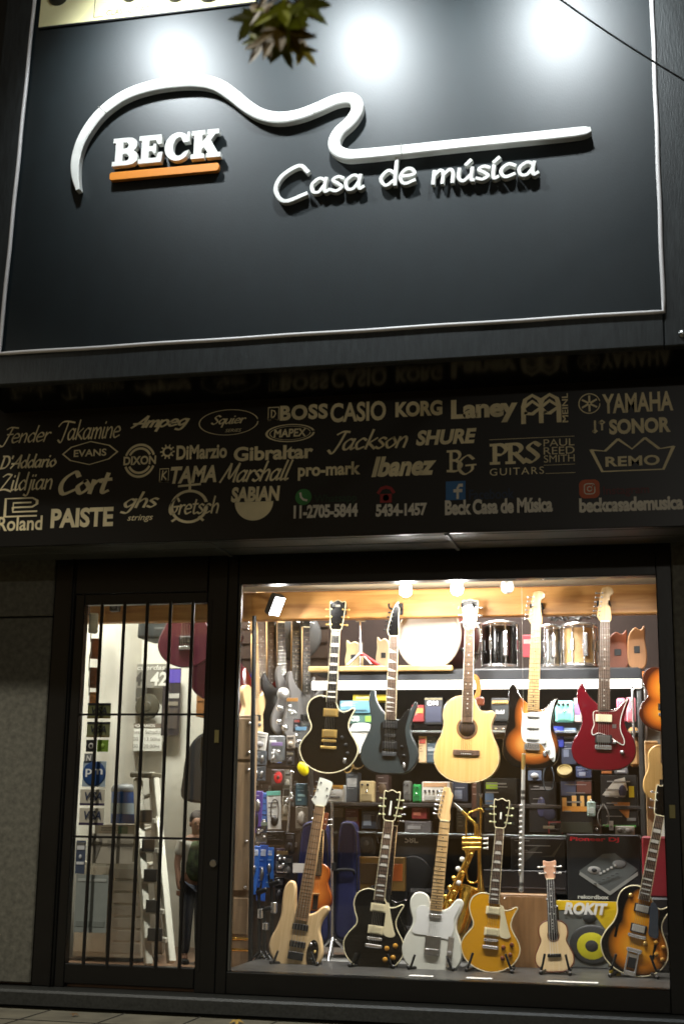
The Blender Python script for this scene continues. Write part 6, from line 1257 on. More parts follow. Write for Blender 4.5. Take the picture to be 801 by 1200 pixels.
# more stock filling the gaps on the shelves
for r_, Y_, c, acc_, lab, cat_ in (
  ((438, 838, 452, 857), Yu + .1, (176, 168, 150), [('p', .1, .3, .9, .7, (120, 60, 50))], 'ivory box behind the teal guitar body', 'box'),
  ((470, 848, 481, 858), Yu + .02, (40, 44, 50), [('p', .1, .3, .9, .5, (190, 190, 186))], 'small charcoal box left of the cream upright box', 'box'),
  ((597, 830, 606, 857), Yu + .08, (150, 40, 50), [('p', .1, .6, .9, .85, (220, 200, 180))], 'crimson box behind the sunburst guitar horn', 'box'),
  ((606, 838, 617, 857), Yu + .1, (190, 184, 170), [('o', .2, .3, .8, .7, (90, 90, 96))], 'light grey box behind the sunburst guitar', 'box'),
  ((690, 826, 703, 857), Yu + .1, (58, 92, 130), [('p', .1, .1, .9, .4, (190, 200, 206))], 'steel blue box behind the wine guitar neck', 'box'),
  ((704, 836, 716, 857), Yu + .1, (200, 170, 90), [('p', .1, .4, .9, .6, (110, 60, 40))], 'mustard box behind the wine guitar pickguard', 'box'),
  ((518, 868, 528, 896), Yu + .1, (126, 70, 54), [], 'rust red box behind the acoustic guitar waist', 'box'),
  ((600, 872, 612, 897), Yu + .1, (70, 78, 60), [], 'olive box behind the sunburst guitar body', 'box'),
  ((676, 872, 688, 890), Yu + .1, (150, 146, 140), [('p', .1, .2, .9, .5, (70, 70, 80))], 'pale grey box at the left of the wine guitar body', 'box'),
  ((440, 908, 455, 940), Ym + .05, (60, 44, 40), [('o', .2, .3, .8, .7, (100, 80, 60))], 'dark brown box behind the black guitar headstock', 'box'),
  ((405, 905, 419, 940), Ym + .08, (70, 74, 78), [('p', .1, .5, .9, .8, (160, 160, 156))], 'cool grey box left of the beige pedal', 'box'),
  ((530, 905, 548, 940), Ym + .1, (44, 50, 66), [('p', .1, .1, .6, .4, (120, 130, 150))], 'ink blue box right of the white multi effects unit', 'box'),
  ((506, 944, 531, 976), Ym + .12, (60, 54, 50), [('p', .1, .55, .9, .8, (120, 104, 80))], 'umber box below the white multi effects unit', 'box'),
  ((385, 946, 402, 958), Ym + .04, (112, 96, 70), [], 'khaki flat box below the white box with the orange top', 'box'),
  ((404, 948, 420, 972), Ym + .06, (90, 34, 40), [('p', .1, .4, .9, .6, (170, 150, 120))], 'maroon box above the round grille amplifier', 'box'),
  ((423, 950, 446, 972), Ym + .06, (48, 58, 70), [('p', .1, .2, .5, .8, (130, 140, 150))], 'slate box above the round grille amplifier', 'box'),
  ((534, 946, 548, 976), Ym + .12, (128, 120, 104), [], 'sand coloured box behind the trumpet bell pipe', 'box'),
  ((704, 898, 716, 907), Ym + .02, (190, 120, 70), [], 'little copper box above the slanted picture carton', 'box'),
  ((719, 900, 735, 907), Ym + .03, (110, 110, 116), [('p', .2, .3, .8, .6, (200, 200, 200))], 'little grey box above the slanted picture carton', 'box')):
    goods('accessory_box', lab, cat_, r_, Y_, .1, c, acc_, group='boxes filling the gaps on the shelves')
# cables and small hooks dangling from the shelf fronts
for k, (px, py, ln, c, lab) in enumerate(((408, 872, .16, (150, 120, 60), 'amber looped cable hanging left of the teal guitar'), (447, 946, .2, (30, 30, 30), 'black looped cable behind the black guitar headstock'), (552, 866, .16, (140, 60, 40), 'rust looped cable behind the acoustic guitar'), (642, 896, .14, (50, 60, 70), 'blue grey looped cable right of the sunburst guitar'), (706, 946, .10, (120, 118, 112), 'grey looped cable beside the pale green bottle'))):
    p = at(px, py, RY - .03); b = MB(); b.tube(smooth_path([(0, .02, .02), (-.03, 0, -ln * .4), (-.02, -.004, -ln), (.02, .004, -ln * .95), (.03, 0, -ln * .4), (.004, .02, .018)], 6), .0035, 6); o = b.build('looped_cable', mat('cable_%d' % k, c, .5)); o.location = p; tag(o, lab, 'cable', 'looped cables hanging from the shelf fronts')
# ------------------------------------------------------------------ brass and flute
yb = .74
def P(px, py, Y=yb): return at(px, py, Y)
t = thing('saxophone', 'gold saxophone slanting behind the white and gold guitars', 'saxophone', P(522, 1075)); o0 = Vector(t.location)
b = MB(); b.tube([v - o0 for v in smooth_path([P(557, 978), P(553, 995), P(540, 1025), P(524, 1060), P(520, 1082), P(528, 1095), P(538, 1090), P(545, 1068)], 6)], [.012 + .034 * k / 42 for k in range(43)], 14); b.tube([v - o0 for v in smooth_path([P(545, 1068), P(549, 1050), P(552, 1040)], 4)], [.042, .045, .05, .055, .058, .062, .066, .072, .078][:9], 18, caps=False); b.build('horn', M['brass'], t)
b = MB(); b.tube([v - o0 for v in smooth_path([P(557, 978), P(556, 966), P(548, 958), P(541, 951)], 5)], .010, 10); b.build('crook', M['brass'], t)
b = MB(); b.tube([P(541, 951) - o0, P(537, 947) - o0, P(531, 941) - o0], [.011, .010, .006], 10); b.build('mouthpiece', M['chrome'], t)
for k in range(13):
    q = k / 12; c_ = P(551 - 29 * q + (4 if k % 2 else -4), 996 + 66 * q) - o0 + Vector((0, -.035, 0)); b = MB(); b.lathe([(0, .010), (.011, .010), (.0145, .004), (.0145, 0)], c_, (0, -1, .1), 12); b.build('key', M['pearl'] if k in (2, 4, 7) else M['brass'], t)
b = MB(); b.tube([P(555, 990) - o0 + Vector((.02, -.03, 0)), P(527, 1056) - o0 + Vector((.025, -.035, 0))], .004, 6); b.build('key_rod', M['brass'], t)
t = thing('trumpet', 'gold trumpet hanging upright behind the gold guitar headstock', 'trumpet', P(556, 990, .70)); o0 = Vector(t.location); Q = lambda px, py: P(px, py, .70) - o0
b = MB(); b.tube(smooth_path([Q(563, 934), Q(563, 960), Q(562, 1000), Q(563, 1036), Q(564, 1060)], 5), [.0065] * 12 + [.008, .010, .013, .017, .022, .028, .036, .044, .05], 14); b.build('bell', M['brass'], t)
b = MB(); b.tube(smooth_path([Q(566, 952), Q(563, 948), Q(556, 950), Q(549, 953), Q(546, 962), Q(546, 1000), Q(547, 1028), Q(551, 1034), Q(557, 1034), Q(560, 1028), Q(560, 990), Q(559, 965)], 5), .0055, 10); b.build('tubing', M['brass'], t)
for k in range(3):
    y_ = 983 + 5.5 * k; b = MB(); b.cyl(Q(541, y_), Q(564, y_), .0105, 14, ch=.002); b.build('valve', M['brass'], t)
    b = MB(); b.cyl(Q(566, y_), Q(570.5, y_), .005, 8); b.cyl(Q(570.5, y_), Q(571.5, y_), .009, 10); b.build('finger_button', M['pearl'], t)
b = MB(); b.lathe([(.004, .05), (.005, .03), (.012, .004), (.013, 0), (.008, .002), (.004, .012)], Q(563, 930), (0, 0, -1), 14); b.build('mouthpiece', M['chrome'], t)
t = thing('flute', 'silver flute hanging upright in front of the sunburst guitar', 'flute', at(613, 883, .46)); o0 = Vector(t.location); Q = lambda px, py: at(px, py, .46) - o0
b = MB(); b.tube([Q(613, 883), Q(610.5, 1041)], .0105, 14); b.build('tube', mat('flute_silver', (238, 236, 228), .38, metal=.55), t)
b = MB(); b.tube([Q(613, 884), Q(612.6, 902)], .0108, 14); b.build('crown', M['gold'], t)
for yy in (926, 933, 1034): b = MB(); b.tube([Q(612.2 - (yy - 926) * .015, yy), Q(612.1 - (yy - 926) * .015, yy + 4)], .0118, 14); b.build('joint', M['steel'], t)
b = MB(); b.tube([Q(608.5, 945), Q(607.5, 1026)], .0026, 6); b.build('key_rod', M['chrome'], t)
for k in range(13):
    yy = 944 + k * 6.4; c_ = Q(611 - (yy - 940) * .016, yy) + Vector((-.004, -.008, 0)); b = MB(); b.lathe([(0, .005), (.007, .005), (.0085, .002), (.0085, -.002)], c_, (-.5, -1, 0), 12); b.build('key', MATS['flute_silver'], t)
b = MB(); b.ball(Q(610, 1043), (.015, .012, .014), 10); b.build('foot', M['chrome'], t)
a = at(613, 883, .46); b = MB(); b.tube([(0, 0, 0), (0, .02, 2.40 - .06 - a.z)], .0008, 4); o = b.build('hanging_thread', M['string']); o.location = a; tag(o, 'thin thread from which the silver flute hangs', 'thread')

# ------------------------------------------------------------------ right edge of the window
simple_guitar('electric_guitar', 'sunburst guitar hanging at the right edge above the pale one', (779, 858), (774, 690), .78, 'single', burst('side_burst', (226, 150, 50), (190, 100, 30), (70, 30, 14), (0, .13), (.15, .12), (0, .3), (.12, .14)), M['rosewood'], head='open', group='guitars at the right edge of the window')
simple_guitar('acoustic_guitar', 'pale natural guitar hanging low at the right edge of the window', (779, 941), (776, 795), .86, 'acoustic', lac['nat'], M['rosewood'], L=1.04, head='slot', thick=.09, group='guitars at the right edge of the window')
goods('red_case', 'dark red case leaning at the right edge behind the hollow body guitar', 'case', (752, 980, 784, 1052), .84, .14, (122, 24, 34), [('p', .02, .1, .06, .9, (150, 40, 50))], body='shell', bev=.01)
goods('plywood_sheet', 'pale plywood panel at the right edge of the shelving', 'panel', (756, 868, 772, 985), .95, .03, (188, 160, 116), [('p', .1, .97, .9, .985, (150, 120, 80))], body='sheet')
goods('black_case', 'black case standing in the right corner behind the hollow body guitar', 'case', (755, 1052, 786, 1140), .80, .16, (22, 22, 24), [('p', .05, .5, .95, .53, (60, 60, 60), 'lid_seam')], body='shell', bev=.01)

# ------------------------------------------------------------------ behind the door
DY = 1.95
def flat(name, lab, cat, r_, Y, m_, txts=(), accs=(), th=.004, grp=None, bodyname='sheet'):
    return goods(name, lab, cat, r_, Y, th, (0, 0, 0), accs, txts, group=grp, body=bodyname, mats=m_, bev=.001)
flat('number_sign', 'grey sign with two large white numbers on the white wall', 'sign', (154, 778, 198, 806), DY, cm((124, 120, 112)), [('cuerdas', .15, .74, .9, .95, (196, 194, 186), .02, .2), ('4', .08, .08, .3, .66, (60, 58, 54), .03, .1), ('42', .52, .08, .95, .66, (206, 204, 196), .03, .1)], bodyname='board')
flat('purple_poster', 'narrow dark poster with a violet top right of the number sign', 'poster', (190, 783, 211, 862), DY - .004, cm((44, 38, 42), .35), (), [('p', .25, .78, .98, .98, (76, 60, 150)), ('p', .2, .55, .95, .62, (170, 166, 160)), ('p', .1, .1, .9, .4, (66, 58, 54)), ('p', .2, .44, .9, .5, (120, 112, 100))])
p = at(173, 828, DY - .01); b = MB(); b.lathe([(0, .03), (.03, .026), (.035, .022), (.084, .012), (.09, 0), (0, 0)], (0, 0, 0), (0, -1, 0), 30, 0, False); o = b.build('round_plaque', mat('olive_disc', (66, 62, 50), .4, noise=(6, .2))); o.location = p; tag(o, 'round dark plaque on the wall below the number sign', 'plaque')
flat('small_notice', 'small dark notice tucked above the round plaque', 'notice', (155, 806, 172, 822), DY, cm((70, 68, 62)), (), [('p', .1, .2, .9, .3, (110, 106, 98))])
flat('opening_hours', 'white opening hours notice with a grey heading', 'notice', (148, 848, 190, 880), DY, M['paper'], [('HORARIOS', .2, .865, .8, .975, (220, 216, 206), .02, 0), ('Lunes a Sábado', .05, .62, .95, .76, (96, 90, 84), .0, 0), ('10.00 a 13.00hs', .05, .36, .95, .50, (96, 90, 84), .0, 0), ('16.00 a 20.00hs', .05, .10, .95, .24, (96, 90, 84), .0, 0)], [('p', 0, .84, 1, 1, (104, 92, 82), 'heading')])
# stickers on the door glass
DG_ = .013
def sticker(r_, lab, c, txts=(), accs=(), nm='card_sticker'): return flat(nm, lab, 'sticker', r_, DG_, c if not isinstance(c, tuple) else cm(c), txts, accs, .0012, 'stickers on the door glass')
sticker((103, 824, 130, 842), 'topmost green card sticker with dark letters on the door glass', (112, 116, 74), [('VISA', .18, .3, .85, .75, (30, 34, 40), .03, .2)], [('p', 0, .86, 1, 1, (44, 46, 50)), ('p', 0, 0, 1, .12, (104, 92, 50))])
sticker((102, 846, 129, 864), 'second green card sticker below the topmost one', (108, 112, 76), [('VISA', .18, .3, .85, .75, (30, 34, 40), .03, .2)], [('p', 0, .86, 1, 1, (44, 46, 50)), ('p', 0, 0, 1, .12, (104, 92, 50))])
sticker((101, 867, 113, 881), 'black square sticker with a ring beside the green square', (24, 24, 26), (), [('o', .25, .25, .75, .75, (190, 188, 180)), ('o', .35, .35, .65, .65, (24, 24, 26))])
sticker((114, 867, 127, 881), 'lime green square sticker on the door glass', (108, 140, 40), (), [('o', .3, .3, .7, .7, (140, 170, 70))])
sticker((99, 883, 110, 894), 'small grey square sticker above the blue round sticker', (120, 122, 122), [('N', .25, .2, .75, .8, (230, 230, 226), .03, .1)])
sticker((97, 892, 124, 922), 'pale blue sticker with a dark blue disc and white letters', (150, 166, 178), [('pm', .14, .38, .88, .70, (226, 228, 230), .02, 0)], [('o', .0, .02, 1, 1, (28, 66, 120))], 'payment_sticker')
sticker((94, 925, 123, 944), 'pale card sticker with dark blue letters, upper of the lower pair', (186, 180, 164), [('VISA', .2, .32, .9, .84, (50, 56, 76), .03, .2)], [('p', 0, 0, 1, .15, (54, 44, 70))])
sticker((93, 947, 122, 967), 'pale card sticker with dark blue letters, lower of the lower pair', (186, 180, 164), [('VISA', .2, .32, .9, .84, (50, 56, 76), .03, .2)], [('p', 0, 0, 1, .15, (54, 44, 70))])
sticker((89, 985, 100, 1024), 'narrow blue sticker with two pale blocks at the left of the door glass', (60, 70, 90), (), [('p', .1, .72, .9, .95, (200, 202, 204)), ('p', .1, .28, .9, .36, (200, 202, 204)), ('o', .35, .45, .65, .58, (190, 194, 200))])
sticker((103, 977, 156, 1012), 'pale grey notice with a map pin mark on the door glass', (158, 152, 138), [('pago online', .45, .68, .98, .82, (110, 106, 98), .0, 0), ('aceptamos', .45, .48, .98, .62, (110, 106, 98), .0, 0)], [('o', .08, .5, .32, .95, (110, 106, 98)), ('t', .1, .15, .3, .62, (110, 106, 98), 'printed_pin', [(0, 1), (.5, 0), (1, 1)]), ('o', .14, .62, .26, .84, (158, 152, 138))], 'notice_sticker')
sticker((88, 1025, 126, 1093), 'pale grey translucent notice low on the door glass', (132, 138, 134), (), [('p', .06, .1, .94, .2, (116, 122, 118)), ('p', .06, .88, .94, .93, (160, 164, 160))], 'notice_sticker')
# counter, blue can and ladder
goods('white_cabinet', 'low white cabinet with drawers behind the door glass', 'cabinet', (88, 1010, 168, 1122), .95, .4, (186, 178, 162), [('p', .5, .05 + .13 * k, .98, .15 + .13 * k, (168, 160, 146), 'drawer_front') for k in range(7)] + [('p', .02, .05, .48, .95, (196, 186, 168), 'door_panel')], body='carcass')
t = thing('paint_tub', 'blue and white lidded tub standing on the white cabinet', 'tub', at(146, 965, .99)); rr_ = (at(162, 945, .99).x - at(130, 945, .99).x) / 2; hh_ = at(146, 928, .99).z - at(146, 965, .99).z
zc = at(128, 1010, .95).z - t.location.z
b = MB(); b.lathe([(0, 0), (rr_ * .95, 0), (rr_, hh_)], (0, 0, 0), (0, 0, 1), 26); b.build('vessel', mat('tub_blue', (24, 80, 150), .4), t); b = MB(); b.lathe([(rr_ * .965, hh_ * .3), (rr_ * .99, hh_ * .64)], (0, 0, 0), (0, 0, 1), 26); b.v = [(v[0] * 1.01, v[1] * 1.01, v[2]) for v in b.v]; b.build('label_band', mat('tub_label', (140, 156, 166), .5), t)
b = MB(); b.lathe([(rr_ * 1.03, hh_), (rr_ * 1.03, hh_ + .02), (rr_ * .9, hh_ + .04), (0, hh_ + .05)], (0, 0, 0), (0, 0, 1), 26); b.build('lid', M['grey'], t)
goods('shoe_box', 'grey box under the blue tub on the white cabinet', 'box', (110, 966, 166, 1010), 1.0, .3, (150, 142, 128), [('p', .0, .6, 1, .66, (110, 104, 92), 'lid_edge'), ('p', .5, .75, .7, .95, (60, 90, 60))])
# step ladder
t = thing('step_ladder', 'white aluminium step ladder with black treads behind the door', 'ladder', at(182, 1130, .60)); o0 = Vector(t.location)
lad = mat('ladder_white', (196, 192, 180), .35, metal=.2)
Lf = lambda px, py, Y: at(px, py, Y) - o0
rails = (((164, 960, .80), (174, 1131, .55)), ((185, 958, .80), (201, 1128, .55)))
for a, c in rails: b = MB(); v0, v1 = Lf(*a), Lf(*c); d_ = (v1 - v0); fm = d_.to_track_quat('Z', 'X').to_matrix(); b.box((v0 + v1) / 2, (.05, .042, d_.length), .004, 0, fm); b.build('front_rail', lad, t)
for a, c in (((160, 912, .85), (166, 1120, 1.2)), ((178, 905, .85), (188, 1118, 1.2))): b = MB(); v0, v1 = Lf(*a), Lf(*c); d_ = (v1 - v0); fm = d_.to_track_quat('Z', 'X').to_matrix(); b.box((v0 + v1) / 2, (.022, .036, d_.length), .004, 0, fm); b.build('rear_rail', lad, t)
for a, c in (((162, 915, .84), (164.5, 962, .80)), ((181, 912, .84), (185.5, 960, .80))): b = MB(); v0, v1 = Lf(*a), Lf(*c); d_ = (v1 - v0); fm = d_.to_track_quat('Z', 'X').to_matrix(); b.box((v0 + v1) / 2, (.05, .042, d_.length), .004, 0, fm); b.build('front_rail', lad, t)
for q in (.02, .23, .44, .65, .84):
    va = Vector(Lf(*rails[0][0])).lerp(Lf(*rails[0][1]), q); vb = Vector(Lf(*rails[1][0])).lerp(Lf(*rails[1][1]), q); b = MB(); b.box((va + vb) / 2, ((vb - va).length, .10, .03), .004); so_ = b.build('tread', lad, t); b = MB(); b.box((va + vb) / 2 + Vector((0, -.052, .03)), ((vb - va).length * .66, .012, .07), .003); b.build('grip_pad', mat('tread_rubber', (60, 54, 48), .8), so_)
for q in (.12, .3, .5, .7, .9):
    va = Vector(Lf(160, 912, .85)).lerp(Lf(166, 1120, 1.2), q); vb = Vector(Lf(178, 905, .85)).lerp(Lf(188, 1118, 1.2), q); b = MB(); b.tube([va, vb], .012, 8); b.build('rear_rung', lad, t)
b = MB(); va, vb = Lf(158, 912, .84), Lf(184, 905, .84); b.box((va + vb) / 2, ((vb - va).length, .16, .03), .006); b.build('top_platform', mat('ladder_top', (92, 86, 70), .6), t)
# hanging things at the top of the door view
simple_guitar('hollow_guitar', 'plum coloured guitar with chrome hardware hanging high behind the door', (217, 782), (222, 585), 1.15, 'arch', mat('plum_lac', (92, 46, 58), .2, coat=.6), M['rosewood'], L=1.06, head='open', thick=.06, group='plum guitars behind the door')
simple_guitar('hollow_guitar', 'second plum guitar hanging lower beside the door stile', (254, 822), (259, 625), 1.3, 'arch', MATS['plum_lac'], M['rosewood'], L=1.06, head='open', thick=.06, group='plum guitars behind the door')
goods('wall_speaker', 'dark grey speaker box fixed under the beam behind the door', 'speaker', (161, 722, 201, 748), 1.2, .3, (56, 60, 62), [('p', .05, .1, .95, .9, (48, 54, 56), 'grille'), ('p', .5, .4, .85, .5, (90, 94, 96), 'badge')], body='cabinet', bev=.01, roll=2)
t = thing('junction_box', 'small black junction box on the beam behind the top of the door', 'electrical box', at(135, 712, .6)); b = MB(); b.box((0, 0, 0), (.06, .04, .05), .006); b.build('case', M['plastic'], t); b = MB(); b.cyl((0, -.02, 0), (0, -.028, 0), .012, 12); b.build('knob', M['grey'], t)
cols_ = [((104, 722), (206, 196, 170)), ((106, 752), (160, 84, 40)), ((104, 786), (120, 60, 34)), ((104, 815), (190, 120, 60))]
for k, ((px, py), c) in enumerate(cols_):
    p = at(px, py + 20, .42 + .02 * k); t = thing('hanging_mandolin', ['cream small guitar body, topmost at the left edge of the door', 'orange brown small guitar body, second from the top by the door jamb', 'dark brown small guitar body, third from the top by the door jamb', 'tan small guitar body, lowest by the door jamb'][k], 'guitar', p, 'small guitar bodies by the door jamb')
    o = outline2([(x * .45, y * .45) for x, y in OUT['uke']], 2); fm = Matrix.Rotation(R(-60), 4, 'Z') @ Matrix(((1, 0, 0, 0), (0, 0, -1, 0), (0, 1, 0, 0), (0, 0, 0, 1)))
    b = MB(); b.prism(o, -.05, 0, .006, frame=fm); b.build('body', cm(c, .3), t); b = MB(); b.prism(rrect(-.006, .1, .006, .2, .002), .001, .006, .001, frame=fm); b.build('neck', M['rosewood'], t)
goods('tan_shelf_box', 'tan wooden crate on the wall right of the posters behind the door', 'crate', (230, 802, 252, 840), 1.7, .3, (170, 116, 66), [('p', .05, .45, .95, .5, (120, 80, 44), 'slat'), ('p', .05, .9, .95, .96, (196, 150, 96), 'slat')], body='frame')
t = thing('dark_coat', 'dark coat hanging behind the door at the right', 'coat', at(238, 938, 1.5)); b = MB(); W = .13
b.prism(outline2([(-W, 0), (W, 0), (W * 1.1, .15), (W * .8, .36), (W * .3, .42), (-W * .3, .42), (-W * .9, .32), (-W * 1.1, .15)], 4), -.06, .02, .02, frame=Matrix(((1, 0, 0, 0), (0, 0, -1, 0), (0, 1, 0, 0), (0, 0, 0, 1)))); b.build('cloth', mat('dark_cloth', (44, 44, 48), .85, bump=(12, .6)), t); b = MB(); b.tube(smooth_path([(0, 0, .40), (.0, 0, .48), (.02, 0, .50), (.03, 0, .47)], 4), .004, 6); b.build('hook', M['steel'], t)

# ------------------------------------------------------------------ person just inside the door
def person():
    Yp = 1.05; f0 = at(225, 1121, Yp); f0.z = .12; top = at(226, 954, Yp).z; k = (top - .12) / 1.72
    t = thing('person', 'person in a green patterned vest, white sleeves and dark trousers behind the door glass', 'person', f0)
    def skin(name, nodes, edges, m_, sub=2, extra=None):
        me = bpy.data.meshes.new(name); me.from_pydata([(x * k, y * k, z * k) for x, y, z, r in nodes], edges, [])
        o = bpy.data.objects.new(name, me); COL.objects.link(o); md = o.modifiers.new('Skin', 'SKIN')
        if not me.skin_vertices: 
            import bmesh as bm_; q = bm_.new(); q.from_mesh(me); q.verts.layers.skin.verify(); q.to_mesh(me); q.free()
        for i, (x, y, z, r) in enumerate(nodes):
            sv = me.skin_vertices[0].data[i]; rr = r if isinstance(r, tuple) else (r, r); sv.radius = (rr[0] * k, rr[1] * k); sv.use_root = (i == 0)
        ss = o.modifiers.new('Sub', 'SUBSURF'); ss.levels = sub; ss.render_levels = sub
        dg = bpy.context.evaluated_depsgraph_get(); nm = bpy.data.meshes.new_from_object(o.evaluated_get(dg)); bpy.data.objects.remove(o)
        nm.materials.clear(); nm.materials.append(m_)
        for pl in nm.polygons: pl.use_smooth = True
        q = bpy.data.objects.new(name, nm); COL.objects.link(q); q.parent = t; return q
    sk = mat('skin_dimmed', (132, 94, 72), .6)  # skin, tee and vest colours darkened to make the figure look dimly lit
    N = [(0, 0, .98, (.14, .1)), (0, 0, 1.14, (.125, .095)), (0, 0, 1.32, (.15, .10)), (0, 0, 1.42, (.11, .08)), (0, 0, 1.48, (.055, .055)), (0, -.02, 1.55, (.07, .075)), (0, -.02, 1.62, (.078, .09)), (0, -.01, 1.69, (.055, .065)),
         (-.17, 0, 1.40, .055), (-.22, 0, 1.16, .042), (-.20, -.06, .93, .032), (-.19, -.08, .84, (.035, .02)), (.17, 0, 1.40, .055), (.22, 0, 1.16, .042), (.20, -.06, .93, .032), (.19, -.08, .84, (.035, .02)),
         (-.085, 0, .90, .085), (-.09, -.01, .50, .058), (-.09, .02, .10, .042), (-.09, -.06, .035, .038), (.085, 0, .90, .085), (.09, -.01, .50, .058), (.09, .02, .10, .042), (.09, -.06, .035, .038)]
    E_ = [(0, 1), (1, 2), (2, 3), (3, 4), (4, 5), (5, 6), (6, 7), (3, 8), (8, 9), (9, 10), (10, 11), (3, 12), (12, 13), (13, 14), (14, 15), (0, 16), (16, 17), (17, 18), (18, 19), (0, 20), (20, 21), (21, 22), (22, 23)]
    skin('body', N, E_, sk)
    skin('trousers', [(0, 0, 1.0, (.155, .12)), (-.085, 0, .90, .11), (-.09, -.01, .50, .088), (-.09, .02, .09, .062), (.085, 0, .90, .11), (.09, -.01, .50, .088), (.09, .02, .09, .062)], [(0, 1), (1, 2), (2, 3), (0, 4), (4, 5), (5, 6)], mat('dark_denim', (34, 38, 48), .9, noise=(12, .2), bump=(9, .6)))
    skin('shirt', [(0, 0, .93, (.165, .125)), (0, 0, 1.14, (.155, .12)), (0, 0, 1.32, (.17, .125)), (0, 0, 1.42, (.12, .095)), (-.17, 0, 1.39, .07), (-.21, 0, 1.22, .062), (.17, 0, 1.39, .07), (.21, 0, 1.22, .062)], [(0, 1), (1, 2), (2, 3), (3, 4), (4, 5), (3, 6), (6, 7)], mat('white_tee_dimmed', (164, 160, 150), .9, noise=(14, .12), bump=(9, .6)))
    skin('vest', [(.02, -.022, .90, (.165, .135)), (.02, -.022, 1.14, (.158, .13)), (.02, -.022, 1.34, (.16, .13)), (.02, -.012, 1.42, (.10, .10))], [(0, 1), (1, 2), (2, 3)], mat('green_vest_dimmed', (58, 70, 44), .9, noise=(22, .85), bump=(12, .5)))
    skin('hair', [(0, .045, 1.54, (.075, .06)), (0, .04, 1.62, (.098, .088)), (0, .012, 1.705, (.092, .105)), (0, -.03, 1.735, (.07, .07))], [(0, 1), (1, 2), (2, 3)], mat('dark_hair', (40, 28, 22), .7))
    b = MB()
    b.ball((0, -.115 * k, 1.59 * k), (.012 * k, .018 * k, .02 * k), 8); b.build('nose', sk, t)
    for q in (-1, 1):
        b = MB(); b.ball((q * .03 * k, -.098 * k, 1.62 * k), (.011 * k, .008 * k, .007 * k), 8); b.build('eye', mat('eye_dark', (30, 24, 20), .3), t)
        b = MB(); b.ball((q * .08 * k, -.01 * k, 1.6 * k), (.012 * k, .02 * k, .03 * k), 8); b.build('ear', sk, t)
        for j in range(5):
            b = MB(); x = q * .19 + (j - 2) * .014 * (1 if j < 4 else 1.6); ln = (.05, .06, .065, .06, .04)[j]
            b.tube([(x * k, -.085 * k, .83 * k), (x * k, -.095 * k, (.83 - ln * .6) * k), (x * k, -.09 * k, (.83 - ln) * k)], [.009 * k, .008 * k, .006 * k], 6); b.build('finger', sk, t)
        b = MB(); b.box((q * .09 * k, -.04 * k, .03 * k), (.085 * k, .25 * k, .06 * k), .02 * k); b.build('shoe', M['rubber'], t)
    b = MB(); b.ball((0, -.102 * k, 1.555 * k), (.022 * k, .006 * k, .006 * k), 8); b.build('mouth', mat('lip', (140, 80, 70), .5), t)
    t.rotation_euler = (0, 0, R(25))
person()

# ------------------------------------------------------------------ leaves of the street tree, hanging in front of the sign
LY = -4.6
br = thing('tree_branch', 'plane tree branch with green and yellow leaves hanging before the sign', 'tree branch', at(322, -40, LY)); o0 = Vector(br.location)
tw = MB(); tw.tube(smooth_path([(2.6, -1.2, 1.9), (1.5, -.6, 1.2), (.6, -.2, .55), (.15, -.03, .18), (0, 0, 0)], 5), [.05, .046, .042, .038, .034, .031, .028, .025, .022, .019, .017, .015, .013, .012, .010, .009, .008, .007, .006, .005, .005], 8)
tw.tube(smooth_path([(.0, 0, 0), (-.01, 0, -.04), at(318, 22, LY) - o0, at(322, 48, LY) - o0], 4), .0025, 5); tw.tube([(.05, -.01, .06), at(346, 8, LY) - o0], .003, 5); tw.tube([(0, 0, -.02), at(298, 16, LY) - o0], .0025, 5)
tw.build('twig', mat('bark', (70, 58, 44), .9, noise=(20, .3)), br)
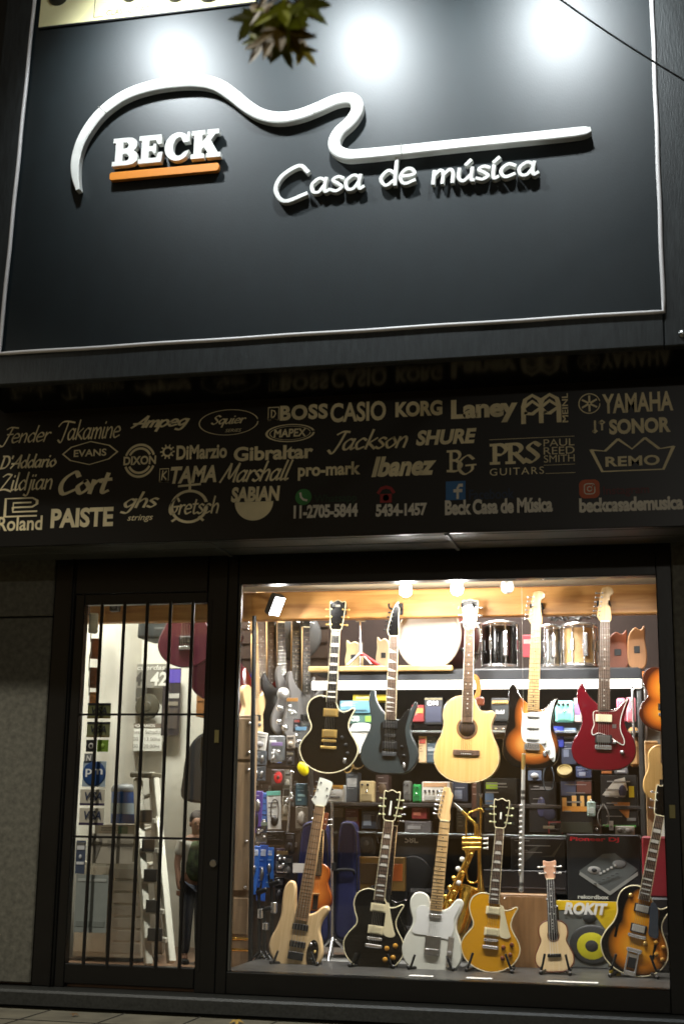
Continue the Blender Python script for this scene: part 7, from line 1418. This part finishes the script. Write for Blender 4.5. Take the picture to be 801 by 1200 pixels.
def leaf(mb, c, sz_, ang, mi, tilt):
    pts = []
    for k in range(5):
        a = 90 + (k - 2) * 58; l = (0.62, .86, 1, .86, .62)[k]
        pts += [(a - 29, .42), (a - 12, l * .72), (a, l), (a + 12, l * .72)]
    pts.append((90 + 2 * 58 + 29, .40)); pts += [(270, .15)]
    ca_, sa_ = math.cos(R(ang)), math.sin(R(ang)); rot = Matrix.Rotation(R(tilt[0]), 3, 'Z') @ Matrix.Rotation(R(tilt[1]), 3, 'X'); vs = [Vector(c)]
    for a, r_ in pts:
        x, y = r_ * sz_ * math.cos(R(a)), r_ * sz_ * math.sin(R(a)); x, y = x * ca_ - y * sa_, x * sa_ + y * ca_
        vs.append(Vector(c) + rot @ Vector((x, .25 * r_ * r_ * sz_ * (1 if r_ > .5 else .3), y)))
    n = len(pts); mb.add(vs, [(0, i + 1, (i + 1) % n + 1) for i in range(n)], mi, False)
lf = MB(); random.seed(11)
spots = [(296, 22, .040, 150, 0), (303, 14, .036, 40, 2), (318, 18, .05, 200, 1), (330, 10, .05, 120, 3), (312, 36, .045, 170, 0), (326, 34, .048, 210, 2), (333, 28, .045, 260, 1), (340, 40, .036, 250, 2), (309, 50, .036, 140, 2), (330, 52, .036, 190, 0), (322, 44, .042, 180, 2), (353, 58, .030, 230, 4), (350, 50, .03, 280, 2), (346, 8, .045, 200, 2), (356, 8, .040, 230, 1), (362, 4, .036, 290, 0), (316, 4, .045, 90, 2), (300, 46, .022, 110, 1), (326, 20, .045, 30, 3), (334, 16, .04, 320, 1), (312, 26, .04, 100, 2)]
for px, py, s_, an, mi in spots:
    lf.add([], []); leaf(lf, at(px, py, LY + random.uniform(-.06, .06)) - o0, s_ * 1.6, an + random.uniform(-20, 20), mi, (random.uniform(-35, 35), random.uniform(-40, 25)))
def leafmat(n, c):
    m_ = mat(n, c, .5, noise=(25, .25)); m_.node_tree.nodes['Principled BSDF'].inputs['Transmission Weight'].default_value = 0; return m_
lf.build('leaves', [leafmat('leaf_dark', (112, 116, 34)), leafmat('leaf_mid', (150, 160, 40)), leafmat('leaf_brown', (124, 100, 36)), leafmat('leaf_green', (178, 186, 46)), leafmat('leaf_yellow', (240, 216, 40))], br)
# fallen leaves on the pavement
for k, (px, py, s_, c) in enumerate(((277, 1197, .05, 4), (86, 1189, .035, 2))):
    p = at(px, py, -1); d = ray(px, py); q = CAM + d * ((.008 - CAM.z) / d.z); mb = MB(); leaf(mb, (0, 0, 0), s_, 200 + 60 * k, 0, (0, -84)); o = mb.build('fallen_leaf', mat('leaf_fallen_%d' % k, ((186, 150, 70), (110, 84, 54))[k], .7)); o.location = q + Vector((0, 0, .006)); tag(o, ('yellow fallen leaf on the pavement below the door and window joint', 'brown fallen leaf on the pavement below the door')[k], 'leaf')
